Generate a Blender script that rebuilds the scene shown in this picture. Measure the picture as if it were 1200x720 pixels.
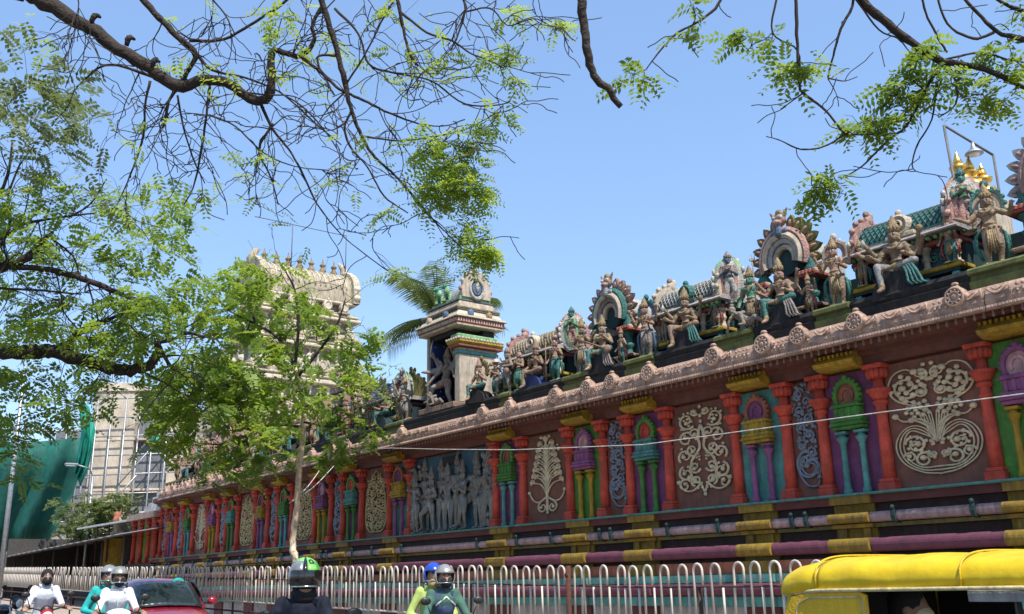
import bpy, math, random
import numpy as np
from mathutils import Vector, Matrix, Euler
from math import sin, cos, pi, radians
random.seed(7)
rng = np.random.default_rng(11)
S = bpy.context.scene
for o in list(bpy.data.objects): bpy.data.objects.remove(o)

# ------------------------------------------------------------------ camera, sky, sun
F, PIT, ROLL, AZ, EYE = 1145.2, .2737, -.0209, .6566, 1.52       # solved from the wall's own lines
_a = pi - AZ
_fh = np.array([cos(_a), sin(_a), 0.]); _r = np.array([sin(_a), -cos(_a), 0.]); _z = np.array([0, 0, 1.])
FW = _fh*cos(PIT) + _z*sin(PIT); _up = -_fh*sin(PIT) + _z*cos(PIT)
RT = _r*cos(ROLL) + _up*sin(ROLL); UP = _up*cos(ROLL) - _r*sin(ROLL)
CAM = np.array([0, 0, EYE])
cd = bpy.data.cameras.new('camera'); cam = bpy.data.objects.new('camera', cd); S.collection.objects.link(cam)
cd.sensor_width = 36; cd.lens = F/1200*36; cd.clip_start = .05; cd.clip_end = 3000
m = Matrix.Identity(4)
for i in range(3):
    m[i][0] = RT[i]; m[i][1] = UP[i]; m[i][2] = -FW[i]; m[i][3] = CAM[i]
cam.matrix_world = m
S.camera = cam

SUN = Vector((.52, -.10, .84)).normalized()                        # towards the sun
w = bpy.data.worlds.new('World'); S.world = w; w.use_nodes = True
nt = w.node_tree; nt.nodes.clear()
sky = nt.nodes.new('ShaderNodeTexSky'); sky.sky_type = 'NISHITA'; sky.sun_disc = False
sky.sun_elevation = math.asin(SUN.z); sky.sun_rotation = math.atan2(SUN.x, SUN.y)
sky.air_density = 1.0; sky.dust_density = 1.1; sky.ozone_density = 1.6; sky.altitude = 900
bg = nt.nodes.new('ShaderNodeBackground'); bg.inputs[1].default_value = .15
wo = nt.nodes.new('ShaderNodeOutputWorld')
hz = nt.nodes.new('ShaderNodeMix'); hz.data_type = 'RGBA'; hz.inputs['Factor'].default_value = .48; hz.inputs['B'].default_value = (.95, 1.62, 2.85, 1)   # even milky haze over the whole sky
nt.links.new(sky.outputs[0], hz.inputs['A']); nt.links.new(hz.outputs['Result'], bg.inputs[0]); nt.links.new(bg.outputs[0], wo.inputs[0])
sl = bpy.data.lights.new('sun', 'SUN'); sl.energy = 3.3; sl.angle = radians(.53); sl.color = (1, .95, .87)
so = bpy.data.objects.new('sun', sl); S.collection.objects.link(so)
so.rotation_euler = SUN.to_track_quat('Z', 'Y').to_euler(); so.location = (0, 0, 30)
S.view_settings.view_transform = 'Standard'; S.view_settings.look = 'None'
S.view_settings.exposure = 1.08; S.view_settings.gamma = 1
S.render.engine = 'CYCLES'; S.render.resolution_x = 1024; S.render.resolution_y = 614
S.cycles.max_bounces = 8; S.cycles.transparent_max_bounces = 12

# ------------------------------------------------------------------ pixel helpers (photo pixels give directions)
def ray(px, py): return FW + RT*(px-600)/F + UP*(360-py)/F
def atY(px, py, Y): d = ray(px, py); return CAM + d*(Y/d[1])
def atD(px, py, D): return CAM + ray(px, py)*D
def gz(x):                                                        # the street climbs gently away from the camera
    u = -x
    return .0222*max(0., min(u, 120)-8)

# ------------------------------------------------------------------ materials
M = {}
def new_mat(name):
    mt = bpy.data.materials.new(name); mt.use_nodes = True; M[name] = mt
    n = mt.node_tree.nodes; return mt, n, mt.node_tree.links, n['Principled BSDF']
def paint(name, rgb, rough=.75, var=.35, dirt=.48, bump=.3, scale=7., metal=0., dirtcol=(.05, .043, .037), spec=.35, fine=60., rnd=.12):
    """painted or plain stucco: mottled colour, rain streaks and grime, fine relief"""
    mt, n, L, b = new_mat(name)
    geo = n.new('ShaderNodeNewGeometry')
    n1 = n.new('ShaderNodeTexNoise'); n1.inputs['Scale'].default_value = scale; n1.inputs['Detail'].default_value = 6; n1.inputs['Roughness'].default_value = .65
    L.new(geo.outputs['Position'], n1.inputs['Vector'])
    mp = n.new('ShaderNodeMapping'); mp.inputs['Scale'].default_value = (5, 5, .7); L.new(geo.outputs['Position'], mp.inputs['Vector'])
    n2 = n.new('ShaderNodeTexNoise'); n2.inputs['Scale'].default_value = 3.; n2.inputs['Detail'].default_value = 5; n2.inputs['Roughness'].default_value = .7
    L.new(mp.outputs[0], n2.inputs['Vector'])
    oi = n.new('ShaderNodeObjectInfo')
    r1 = n.new('ShaderNodeMapRange'); r1.inputs[1].default_value = .3; r1.inputs[2].default_value = .7; r1.inputs[3].default_value = 1-var; r1.inputs[4].default_value = 1+var*.5
    L.new(n1.outputs[0], r1.inputs[0])
    rr = n.new('ShaderNodeMapRange'); rr.inputs[3].default_value = 1-rnd; rr.inputs[4].default_value = 1+rnd; L.new(oi.outputs['Random'], rr.inputs[0])
    mu = n.new('ShaderNodeMath'); mu.operation = 'MULTIPLY'; L.new(r1.outputs[0], mu.inputs[0]); L.new(rr.outputs[0], mu.inputs[1])
    vm = n.new('ShaderNodeVectorMath'); vm.operation = 'SCALE'; vm.inputs[0].default_value = rgb; L.new(mu.outputs[0], vm.inputs['Scale'])
    r2 = n.new('ShaderNodeMapRange'); r2.inputs[1].default_value = .43; r2.inputs[2].default_value = .68; r2.inputs[3].default_value = 0; r2.inputs[4].default_value = dirt
    L.new(n2.outputs[0], r2.inputs[0])
    mx = n.new('ShaderNodeMix'); mx.data_type = 'RGBA'; mx.inputs['B'].default_value = (*dirtcol, 1)
    L.new(r2.outputs[0], mx.inputs['Factor']); L.new(vm.outputs[0], mx.inputs['A']); L.new(mx.outputs['Result'], b.inputs['Base Color'])
    b.inputs['Roughness'].default_value = rough; b.inputs['Metallic'].default_value = metal; b.inputs['Specular IOR Level'].default_value = spec
    if bump:
        n3 = n.new('ShaderNodeTexNoise'); n3.inputs['Scale'].default_value = fine; n3.inputs['Detail'].default_value = 4
        L.new(geo.outputs['Position'], n3.inputs['Vector'])
        bp = n.new('ShaderNodeBump'); bp.inputs['Strength'].default_value = bump; bp.inputs['Distance'].default_value = .02
        L.new(n3.outputs[0], bp.inputs['Height']); L.new(bp.outputs[0], b.inputs['Normal'])
    return mt
def leafmat(name, c1, c2, trans, tw=.45):
    mt, n, L, b = new_mat(name)
    geo = n.new('ShaderNodeNewGeometry')
    nz = n.new('ShaderNodeTexNoise'); nz.inputs['Scale'].default_value = 1.1; nz.inputs['Detail'].default_value = 3; L.new(geo.outputs['Position'], nz.inputs['Vector'])
    nf = n.new('ShaderNodeTexNoise'); nf.inputs['Scale'].default_value = 9; L.new(geo.outputs['Position'], nf.inputs['Vector'])
    ad = n.new('ShaderNodeMath'); ad.operation = 'ADD'; L.new(nz.outputs[0], ad.inputs[0]); L.new(nf.outputs[0], ad.inputs[1])
    mr = n.new('ShaderNodeMapRange'); mr.inputs[1].default_value = .7; mr.inputs[2].default_value = 1.3; L.new(ad.outputs[0], mr.inputs[0])
    mx = n.new('ShaderNodeMix'); mx.data_type = 'RGBA'; mx.inputs['A'].default_value = (*c1, 1); mx.inputs['B'].default_value = (*c2, 1)
    L.new(mr.outputs[0], mx.inputs['Factor']); L.new(mx.outputs['Result'], b.inputs['Base Color'])
    b.inputs['Roughness'].default_value = .5; b.inputs['Specular IOR Level'].default_value = .4
    t = n.new('ShaderNodeBsdfTranslucent'); t.inputs[0].default_value = (*trans, 1)
    ms = n.new('ShaderNodeMixShader'); ms.inputs[0].default_value = tw
    L.new(b.outputs[0], ms.inputs[1]); L.new(t.outputs[0], ms.inputs[2]); L.new(ms.outputs[0], n['Material Output'].inputs[0])
    return mt
def gloss(name, rgb, rough=.2, metal=0., coat=.0, spec=.5):
    mt, n, L, b = new_mat(name)
    geo = n.new('ShaderNodeNewGeometry'); nz = n.new('ShaderNodeTexNoise'); nz.inputs['Scale'].default_value = 14; nz.inputs['Detail'].default_value = 5
    L.new(geo.outputs['Position'], nz.inputs['Vector'])
    mr = n.new('ShaderNodeMapRange'); mr.inputs[1].default_value = .3; mr.inputs[2].default_value = .7; mr.inputs[3].default_value = max(.02, rough-.08); mr.inputs[4].default_value = rough+.15
    L.new(nz.outputs[0], mr.inputs[0]); L.new(mr.outputs[0], b.inputs['Roughness'])
    m2 = n.new('ShaderNodeMapRange'); m2.inputs[1].default_value = .3; m2.inputs[2].default_value = .7; m2.inputs[3].default_value = .82; m2.inputs[4].default_value = 1.08
    L.new(nz.outputs[0], m2.inputs[0])
    vm = n.new('ShaderNodeVectorMath'); vm.operation = 'SCALE'; vm.inputs[0].default_value = rgb; L.new(m2.outputs[0], vm.inputs['Scale']); L.new(vm.outputs[0], b.inputs['Base Color'])
    b.inputs['Metallic'].default_value = metal; b.inputs['Coat Weight'].default_value = coat; b.inputs['Specular IOR Level'].default_value = spec
    return mt
P = paint
P('red', (0.54, 0.07, 0.04)); P('brown_panel', (0.21, 0.082, 0.055), var=.2); P('teal', (0.085, 0.26, 0.235)); P('purple', (0.21, 0.055, 0.15)); P('violet', (0.24, 0.075, 0.185))
P('green', (0.075, 0.23, 0.035)); P('bright_green', (0.05, 0.18, 0.03)); P('aqua', (0.09, 0.27, 0.24)); P('yellow', (0.4, 0.24, 0.015)); P('gold_ochre', (0.38, 0.24, 0.02), dirt=.65)
P('orange', (0.3, 0.1, 0.055)); P('pink', (.55, .30, .30)); P('mauve', (0.33, 0.225, 0.23), dirt=.55); P('magenta', (0.14, 0.038, 0.068), dirt=.5); P('maroon', (0.11, 0.028, 0.028))
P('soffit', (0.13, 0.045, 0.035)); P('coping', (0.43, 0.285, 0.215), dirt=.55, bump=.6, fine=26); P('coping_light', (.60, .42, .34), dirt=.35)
P('cream', (0.48, 0.4, 0.3), dirt=.5); P('ornament_cream', (0.56, 0.46, 0.3), dirt=.3); P('ornament_gold', (.55, .44, .22), dirt=.4); P('ornament_silver', (0.2, 0.23, 0.28), rough=.5, dirt=.5)
P('black', (0.012, 0.012, 0.014)); P('ochre_dark', (.25, .155, .016), dirt=.7); P('tile_teal', (.07, .25, .20), rough=.4); P('pendant', (.20, .13, .105)); P('recess_dark', (.035, .016, .015)); P('olive', (0.14, 0.12, 0.03), dirt=.6); P('lime_ledge', (0.13, 0.15, 0.045), dirt=.6); P('blue', (0.01, 0.028, 0.12)); P('sky_blue', (0.035, 0.1, 0.15), dirt=.5); P('deep_teal', (0.007, 0.034, 0.038)); P('grey_blue', (0.09, 0.15, 0.24))  # deep teal is taken near black for the shade between the statues
P('stone', (.42, .36, .30)); P('grey', (.33, .32, .31)); P('dark_grey', (.12, .12, .125)); P('white', (.62, .60, .56), dirt=.45); P('tile_green', (0.035, 0.2, 0.15), rough=.35); P('tile_dark', (.03, .07, .07), rough=.4)
P('skin_beige', (0.27, 0.185, 0.125), dirt=.6, rough=.6, bump=.9, scale=11, fine=34); P('skin_grey', (0.23, 0.195, 0.175), dirt=.6, rough=.6, bump=.9, scale=11, fine=34); P('skin_pink', (0.33, 0.2, 0.155), dirt=.6, rough=.6, bump=.9, scale=11, fine=34)
P('skin_silver', (0.25, 0.25, 0.245), dirt=.6, rough=.6, bump=.9, scale=11, fine=34); P('skin_blue', (.10, .16, .24), dirt=.6, rough=.6, bump=.9, scale=11, fine=34); P('skin_green', (.06, .24, .17), dirt=.6, rough=.6, bump=.9, scale=11, fine=34); P('skin_brown', (.27, .17, .12), dirt=.6, rough=.6, bump=.9, scale=11, fine=34)
P('st_gold', (0.27, 0.19, 0.09), dirt=.6, rough=.6, bump=.9, scale=11, fine=34); P('st_teal', (0.035, 0.16, 0.14), dirt=.6, rough=.6, bump=.9, scale=11, fine=34); P('st_white', (0.5, 0.47, 0.42), dirt=.6, rough=.6, bump=.9, scale=11, fine=34); P('st_red', (0.32, 0.07, 0.055), dirt=.6, rough=.6, bump=.9, scale=11, fine=34); P('st_green', (.22, .42, .20), dirt=.6, rough=.6, bump=.9, scale=11, fine=34); P('st_pink', (0.43, 0.245, 0.205), dirt=.6, rough=.6, bump=.9, scale=11, fine=34)
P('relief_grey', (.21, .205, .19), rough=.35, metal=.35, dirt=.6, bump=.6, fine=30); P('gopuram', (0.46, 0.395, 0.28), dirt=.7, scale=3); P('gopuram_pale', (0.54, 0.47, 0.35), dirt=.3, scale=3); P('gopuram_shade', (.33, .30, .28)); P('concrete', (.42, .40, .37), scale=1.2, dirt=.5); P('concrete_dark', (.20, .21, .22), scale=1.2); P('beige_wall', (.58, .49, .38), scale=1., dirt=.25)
P('asphalt', (0.14, 0.13, 0.12), rough=.9, var=.25, dirt=.4, scale=1.4, bump=.5, fine=90, rnd=0); P('paving', (0.38, 0.31, 0.25), rough=.9, dirt=.5); P('earth', (.24, .20, .16), rough=.95, scale=.5, rnd=0); P('kerb_black', (.03, .03, .03)); P('kerb_yellow', (.55, .36, .06)); P('kerb_orange', (.50, .24, .12))
P('fence_paint', (0.57, 0.51, 0.44), rough=.45, var=.12, dirt=.35, bump=.1, scale=20, spec=.5, dirtcol=(.2, .12, .08)); P('rust', (.09, .03, .02), rough=.85, scale=20); P('rust_dark', (.08, .045, .035), rough=.85, scale=20); P('steel', (.40, .41, .42), rough=.45, metal=.7, dirt=.3, scale=15)
P('bark', (0.045, 0.033, 0.027), rough=.9, var=.5, dirt=.3, scale=14, bump=1.0, fine=40); P('bark_pale', (0.66, 0.54, 0.4), rough=.9, var=.5, scale=14, bump=.8, fine=30); P('twig', (0.05, 0.037, 0.028), rough=.9, bump=0)
P('net', (0.008, 0.115, 0.092), rough=.7, dirt=.3, scale=2, bump=.6, fine=30); P('net_bright', (.02, .36, .27), rough=.7, dirt=.2, scale=2); P('shed_roof', (.30, .29, .28), rough=.6, dirt=.6); P('shed_shade', (.055, .05, .045)); P('shed_yellow', (.55, .43, .20), dirt=.5)
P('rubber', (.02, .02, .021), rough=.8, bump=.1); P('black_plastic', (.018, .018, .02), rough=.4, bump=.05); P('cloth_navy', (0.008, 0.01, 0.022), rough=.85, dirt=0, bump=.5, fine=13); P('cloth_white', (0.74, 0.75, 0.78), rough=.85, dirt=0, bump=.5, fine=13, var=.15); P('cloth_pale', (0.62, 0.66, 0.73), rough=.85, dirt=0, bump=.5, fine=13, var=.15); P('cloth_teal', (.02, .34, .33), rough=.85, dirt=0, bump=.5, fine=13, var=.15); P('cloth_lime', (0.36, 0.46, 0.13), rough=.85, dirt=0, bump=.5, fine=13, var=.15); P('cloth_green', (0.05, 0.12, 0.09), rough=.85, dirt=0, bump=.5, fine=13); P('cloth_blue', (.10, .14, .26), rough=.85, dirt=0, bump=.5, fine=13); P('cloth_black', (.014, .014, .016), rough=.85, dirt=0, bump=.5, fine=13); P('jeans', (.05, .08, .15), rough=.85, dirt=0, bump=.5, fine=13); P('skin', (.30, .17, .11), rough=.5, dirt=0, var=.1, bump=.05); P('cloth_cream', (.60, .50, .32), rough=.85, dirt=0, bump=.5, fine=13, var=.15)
P('canvas_yellow', (0.64, 0.45, 0.012), rough=.42, var=.10, dirt=.22, bump=.35, scale=5, dirtcol=(.30, .17, .02), fine=9); P('rick_yellow', (.62, .40, .015), rough=.45, var=.1, dirt=.3, scale=5, dirtcol=(.2, .12, .02)); P('rick_green', (.02, .12, .05), rough=.35); P('cream_trim', (.66, .56, .30), rough=.6)
gloss('car_red', (.26, .010, .025), .16, 0, .8); gloss('car_glass', (.02, .03, .035), .04, 0, 0, .9); gloss('chrome', (.7, .7, .7), .15, 1); gloss('helmet_green', (.20, .62, .10), .18, 0, .6); gloss('helmet_grey', (.28, .29, .30), .25, .3, .3); gloss('helmet_silver', (.38, .37, .34), .25, .5, .4); gloss('helmet_blue', (.015, .06, .42), .18, 0, .6); gloss('helmet_black', (.012, .012, .014), .2, 0, .4); gloss('visor', (.012, .010, .010), .06, 0, 0, .8); gloss('bike_white', (.72, .72, .70), .2, 0, .5); gloss('bike_black', (.015, .015, .017), .2, 0, .5); gloss('bike_red', (.35, .02, .02), .2, 0, .5); gloss('lamp_glass', (.75, .78, .8), .08, 0, .3); gloss('plate_white', (.75, .75, .72), .4); gloss('gold_metal', (.80, .50, .12), .28, .9)
leafmat('leaf', (.065, .125, .018), (.125, .20, .028), (.28, .39, .045), .47); leafmat('leaf_lime', (.11, .19, .022), (.19, .275, .035), (.38, .50, .055), .45); leafmat('leaf_near', (.15, .25, .03), (.25, .34, .045), (.48, .60, .07), .48); leafmat('leaf_dull', (.08, .11, .035), (.13, .155, .05), (.22, .27, .08), .4); leafmat('leaf_palm', (.09, .14, .035), (.16, .19, .06), (.28, .34, .08), .3)

# ------------------------------------------------------------------ mesh builder
class MB:
    def __init__(s): s.v = []; s.f = []; s.m = []; s.sm = []; s.n = 0; s.mats = []
    def mi(s, mat):
        if mat not in s.mats: s.mats.append(mat)
        return s.mats.index(mat)
    def add(s, V, Fc, mat, smooth=False):
        k = s.n; V = [tuple(p) for p in V]; s.v += V; s.n += len(V); i = s.mi(mat)
        for f in Fc: s.f.append(tuple(q+k for q in f)); s.m.append(i); s.sm.append(smooth)
    def box(s, x0, x1, y0, y1, z0, z1, mat, bev=0., top=(1, 1)):
        """box; top = scale of the upper face in x and y"""
        cx, cy = (x0+x1)/2, (y0+y1)/2; hx, hy = (x1-x0)/2, (y1-y0)/2
        if bev <= 0:
            V = [(cx+sx*hx*t[0], cy+sy*hy*t[1], z) for z, t in ((z0, (1, 1)), (z1, top)) for sx, sy in ((-1, -1), (1, -1), (1, 1), (-1, 1))]
            s.add(V, [(3, 2, 1, 0), (4, 5, 6, 7), (0, 1, 5, 4), (1, 2, 6, 5), (2, 3, 7, 6), (3, 0, 4, 7)], mat)
        else:
            b = min(bev, hx*.9, hy*.9, (z1-z0)*.45); V = []; Fc = []
            for z, ins, t in ((z0, b, (1, 1)), (z0+b, 0, (1, 1)), (z1-b, 0, top), (z1, b, top)):
                X, Y = (hx*t[0]-ins), (hy*t[1]-ins); c = b if ins == 0 else b*.3
                for sx, sy, o in ((-1, -1, 0), (-1, -1, 1), (1, -1, 1), (1, -1, 0), (1, 1, 0), (1, 1, 1), (-1, 1, 1), (-1, 1, 0)):
                    V.append((cx+sx*(X-(c if o else 0)), cy+sy*(Y-(0 if o else c)), z))
            for k in range(3):
                for i in range(8): j = (i+1) % 8; Fc.append((k*8+i, k*8+j, k*8+8+j, k*8+8+i))
            Fc += [tuple(range(7, -1, -1)), tuple(range(24, 32))]; s.add(V, Fc, mat)
    def obox(s, c, ax, ay, az, mat):
        """oriented box: centre and three half-axis vectors"""
        c, ax, ay, az = map(np.array, (c, ax, ay, az))
        V = [c+i*ax+j*ay+k*az for k in (-1, 1) for i, j in ((-1, -1), (1, -1), (1, 1), (-1, 1))]
        s.add(V, [(3, 2, 1, 0), (4, 5, 6, 7), (0, 1, 5, 4), (1, 2, 6, 5), (2, 3, 7, 6), (3, 0, 4, 7)], mat)
    def lathe(s, prof, c=(0, 0, 0), n=14, mat='stone', axis='z', smooth=True, a0=0., a1=2*pi, sx=1., sy=1.):
        V = []; Fc = []; full = abs(a1-a0-2*pi) < 1e-6; k = n if full else n+1
        for r, z in prof:
            for i in range(k):
                a = a0+(a1-a0)*i/n; p = (r*cos(a)*sx, r*sin(a)*sy, z)
                if axis == 'y': p = (p[0], z, p[1])
                elif axis == 'x': p = (z, p[0], p[1])
                V.append((p[0]+c[0], p[1]+c[1], p[2]+c[2]))
        for j in range(len(prof)-1):
            for i in range(n if full else n):
                i2 = (i+1) % k
                if not full and i2 == 0: continue
                Fc.append((j*k+i, j*k+i2, j*k+k+i2, j*k+k+i))
        if full:
            if prof[0][0] > 1e-4: Fc.append(tuple(range(k-1, -1, -1)))
            if prof[-1][0] > 1e-4: Fc.append(tuple((len(prof)-1)*k+i for i in range(k)))
        if axis == 'y': Fc = [f[::-1] for f in Fc]
        s.add(V, Fc, mat, smooth)
    def tube(s, pts, rad, n=6, mat='stone', caps=True, smooth=True):
        pts = [np.array(p, float) for p in pts]; K = len(pts)
        if np.isscalar(rad): rad = [rad]*K
        V = []; Fc = []; ref = None
        for i, p in enumerate(pts):
            t = pts[min(i+1, K-1)]-pts[max(i-1, 0)]; t = t/(np.linalg.norm(t)+1e-9)
            if ref is None:
                ref = np.array([0, 0, 1.]) if abs(t[2]) < .9 else np.array([1., 0, 0])
            a = np.cross(t, ref); a /= np.linalg.norm(a)+1e-9; b = np.cross(t, a); ref = -np.cross(t, a) if False else np.cross(a, t)
            for k in range(n):
                q = 2*pi*k/n; V.append(p+rad[i]*(a*cos(q)+b*sin(q)))
        for i in range(K-1):
            for k in range(n):
                k2 = (k+1) % n; Fc.append((i*n+k, i*n+n+k, i*n+n+k2, i*n+k2))
        if caps: Fc += [tuple(range(n)), tuple((K-1)*n+k for k in range(n-1, -1, -1))]
        s.add(V, Fc, mat, smooth)
    def ell(s, c, r, mat, n=10, k=6):
        if np.isscalar(r): r = (r, r, r)
        V = [(c[0], c[1], c[2]-r[2])]; Fc = []
        for j in range(1, k):
            ph = -pi/2+pi*j/k
            for i in range(n): a = 2*pi*i/n; V.append((c[0]+r[0]*cos(ph)*cos(a), c[1]+r[1]*cos(ph)*sin(a), c[2]+r[2]*sin(ph)))
        V.append((c[0], c[1], c[2]+r[2])); T = len(V)-1
        for i in range(n):
            i2 = (i+1) % n; Fc.append((0, 1+i2, 1+i))
            for j in range(k-2): Fc.append((1+j*n+i, 1+j*n+i2, 1+j*n+n+i2, 1+j*n+n+i))
            Fc.append((1+(k-2)*n+i, 1+(k-2)*n+i2, T))
        s.add(V, Fc, mat, True)
    def sweepx(s, prof, x0, x1, mat, smooth=False):
        """closed (y,z) polygon, counter-clockwise seen from +x, extruded along x"""
        k = len(prof); V = [(x0, y, z) for y, z in prof]+[(x1, y, z) for y, z in prof]
        Fc = [(i, (i+1) % k, k+(i+1) % k, k+i) for i in range(k)]
        s.add(V, Fc, mat, smooth); s.add(V, [tuple(range(k-1, -1, -1)), tuple(range(k, 2*k))], mat)
    def plate(s, poly, y0, y1, mat, smooth=False):
        """(x,z) polygon extruded in y from y0 (front) to y1"""
        k = len(poly); V = [(x, y0, z) for x, z in poly]+[(x, y1, z) for x, z in poly]
        s.add(V, [tuple(range(k)), tuple(range(2*k-1, k-1, -1))]+[((i+1) % k, i, k+i, k+(i+1) % k) for i in range(k)], mat, smooth)
    def merge(s, o, loc=(0, 0, 0), sc=1.):
        for mat in o.mats:
            i = o.mats.index(mat)
            idx = [q for q in range(len(o.f)) if o.m[q] == i]
            used = sorted({v for q in idx for v in o.f[q]}); mp = {v: j for j, v in enumerate(used)}
            k = s.n; s.v += [tuple(o.v[v][a]*sc+loc[a] for a in range(3)) for v in used]; s.n += len(used); mi = s.mi(mat)
            for q in idx: s.f.append(tuple(mp[v]+k for v in o.f[q])); s.m.append(mi); s.sm.append(o.sm[q])
    def mesh(s, name='mesh'):
        me = bpy.data.meshes.new(name); me.from_pydata(s.v, [], s.f)
        for mt in s.mats: me.materials.append(M[mt])
        me.polygons.foreach_set('material_index', s.m); me.polygons.foreach_set('use_smooth', s.sm); me.update(); return me

COL = S.collection
def obj(name, me, parent=None, loc=(0, 0, 0), rot=(0, 0, 0), sc=None, label=None, cat=None, group=None, kind=None):
    if isinstance(me, MB): me = me.mesh(name)
    o = bpy.data.objects.new(name, me); COL.objects.link(o); o.location = loc
    o.rotation_euler = rot if not np.isscalar(rot) else (0, 0, rot)
    if sc is not None: o.scale = (sc,)*3 if np.isscalar(sc) else sc
    if parent is not None: o.parent = parent
    if label: o['label'] = label
    if cat: o['category'] = cat
    if group: o['group'] = group
    if kind: o['kind'] = kind
    return o
def thing(name, label, cat, loc=(0, 0, 0), rot=0., group=None, sc=None): return obj(name, None, None, loc, rot, sc, label, cat, group)
def copytree(o, parent=None, loc=None, rot=None, label=None, sc=None):
    c = o.copy(); COL.objects.link(c); c.parent = parent
    if loc is not None: c.location = loc
    if rot is not None: c.rotation_euler = (0, 0, rot)
    if sc is not None: c.scale = (sc,)*3 if np.isscalar(sc) else sc
    if label: c['label'] = label
    for ch in o.children: copytree(ch, c)
    return c
def remesh(mb_prims, voxel, smooth=2, name='body'):
    """capsules and ellipsoids fused into one continuous skin; prims = ('c',p0,p1,r0,r1,mat) or ('e',c,r,mat)"""
    mb = MB()
    for p in mb_prims:
        if p[0] == 'c':
            _, a, b, r0, r1, mt = p; a = np.array(a, float); b = np.array(b, float); d = b-a; L = np.linalg.norm(d)+1e-9; d = d/L
            pts = []; rd = []
            for q in (-1, -.8, -.4): pts.append(a+d*r0*q); rd.append(max(r0*math.sqrt(1-q*q), r0*.12))
            pts.append(a); rd.append(r0); pts.append(b); rd.append(r1)
            for q in (.4, .8, 1): pts.append(b+d*r1*q); rd.append(max(r1*math.sqrt(1-q*q), r1*.12))
            mb.tube(pts, rd, 10, 'stone')
        else:
            mb.ell(p[1], p[2], 'stone', 12, 8)
    me = mb.mesh('tmp'); o = bpy.data.objects.new('tmp', me); COL.objects.link(o)
    md = o.modifiers.new('r', 'REMESH'); md.mode = 'VOXEL'; md.voxel_size = voxel
    if smooth: ms = o.modifiers.new('s', 'SMOOTH'); ms.factor = .5; ms.iterations = smooth
    dg = bpy.context.evaluated_depsgraph_get(); out = bpy.data.meshes.new_from_object(o.evaluated_get(dg))
    bpy.data.objects.remove(o); bpy.data.meshes.remove(me); out.name = name
    out.materials.clear(); mats = []
    for p in mb_prims:
        if p[-1] not in mats: mats.append(p[-1])
    for mt in mats: out.materials.append(M[mt])
    n = len(out.polygons); c = np.empty(n*3); out.polygons.foreach_get('center', c); c = c.reshape(-1, 3)
    best = np.full(n, 1e9); mi = np.zeros(n, int)
    for p in mb_prims:
        if p[0] == 'c':
            a = np.array(p[1], float); b = np.array(p[2], float); d = b-a; t = np.clip(((c-a)@d)/(d@d+1e-12), 0, 1)
            ds = np.linalg.norm(c-a-t[:, None]*d, axis=1)-(p[3]+(p[4]-p[3])*t)
        else:
            r = np.array(p[2] if not np.isscalar(p[2]) else (p[2],)*3, float); q = (c-np.array(p[1]))/r; k = np.linalg.norm(q, axis=1); ds = (k-1)*r.min()
        w_ = ds < best; best[w_] = ds[w_]; mi[w_] = mats.index(p[-1])
    out.polygons.foreach_set('material_index', mi); out.polygons.foreach_set('use_smooth', [True]*n); out.update()
    return out
# ------------------------------------------------------------------ ground
def sheet(name, x0, x1, y0, y1, dz, mat, nx, ny, parent=None):
    V = []; Fc = []
    for i in range(nx+1):
        x = x0+(x1-x0)*i/nx
        for j in range(ny+1): V.append((x, y0+(y1-y0)*j/ny, gz(x)+dz))
    for i in range(nx):
        for j in range(ny): a = i*(ny+1)+j; Fc.append((a, a+ny+1, a+ny+2, a+1))
    mb = MB(); mb.add(V, Fc, mat, True); return obj(name, mb, parent, kind='structure')
sheet('ground', -900, 600, -600, 700, -.02, 'earth', 300, 4)
sheet('road', -300, 60, -3.5, 7.2, 0, 'asphalt', 180, 1)
def footpath(name, ya, yb):
    mb = MB(); xs = np.linspace(60, -120, 91)
    V = []; Fc = []
    for x in xs:
        for y, d in ((ya, -.05), (ya, .15), (yb, .15), (yb, -.05)): V.append((x, y, gz(x)+d))
    for i in range(len(xs)-1):
        for k in range(3): a = i*4+k; Fc.append((a, a+4, a+5, a+1) if False else (a+1, a+5, a+4, a))
    mb.add(V, Fc, 'paving'); return obj(name, mb, kind='structure')
FP = footpath('pavement', 7.42, 30)
footpath('near_pavement', -9, -3.7)
kb = MB(); kb.box(-.49, .49, 0, .2, -.1, .17, 'kerb_yellow', .02); kmy = kb.mesh('kerbstone')
kb = MB(); kb.box(-.49, .49, 0, .2, -.1, .17, 'kerb_black', .02); kmk = kb.mesh('kerbstone')
kerb = obj('kerb', None, loc=(0, 7.21, 0), kind='structure')
for i in range(70):
    x = 2-i; obj('kerbstone', kmy if i % 2 else kmk, kerb, (x, 0, gz(x)), (0, -math.atan(.0222) if x < -8 else 0, 0))

# ------------------------------------------------------------------ temple wall
K = 12/13
PU = [(-.66, 'niche'), (.36, 'strip'), (1.08, 'niche'), (2.10, 'panel'), (3.68, 'niche'), (4.72, 'strip'), (5.44, 'niche'), (6.46, 'panel'), (8.04, 'niche'), (9.07, 'strip'), (9.76, 'niche'), (10.8, 'panel'), (12.37, 'niche'), (13.38, 'strip'), (14.11, 'niche'), (15.11, 'panel'), (16.66, 'niche'), (17.64, 'relief'), (21.23, 'niche'), (22.25, 'panel'), (23.73, 'niche'), (24.76, 'strip'), (25.5, 'niche'), (26.49, 'panel'), (28.05, 'niche'), (29.04, 'strip'), (29.8, 'niche'), (30.75, 'panel'), (32.25, 'niche'), (33.26, 'strip'), (33.97, 'niche'), (34.97, 'panel'), (36.45, 'niche'), (37.45, 'strip'), (38.26, 'niche'), (39.24, 'strip'), (39.99, None)]
PU = [(u*K, k) for u, k in PU]
HB, HT, HC = 2.57, 4.30, 4.54
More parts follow.
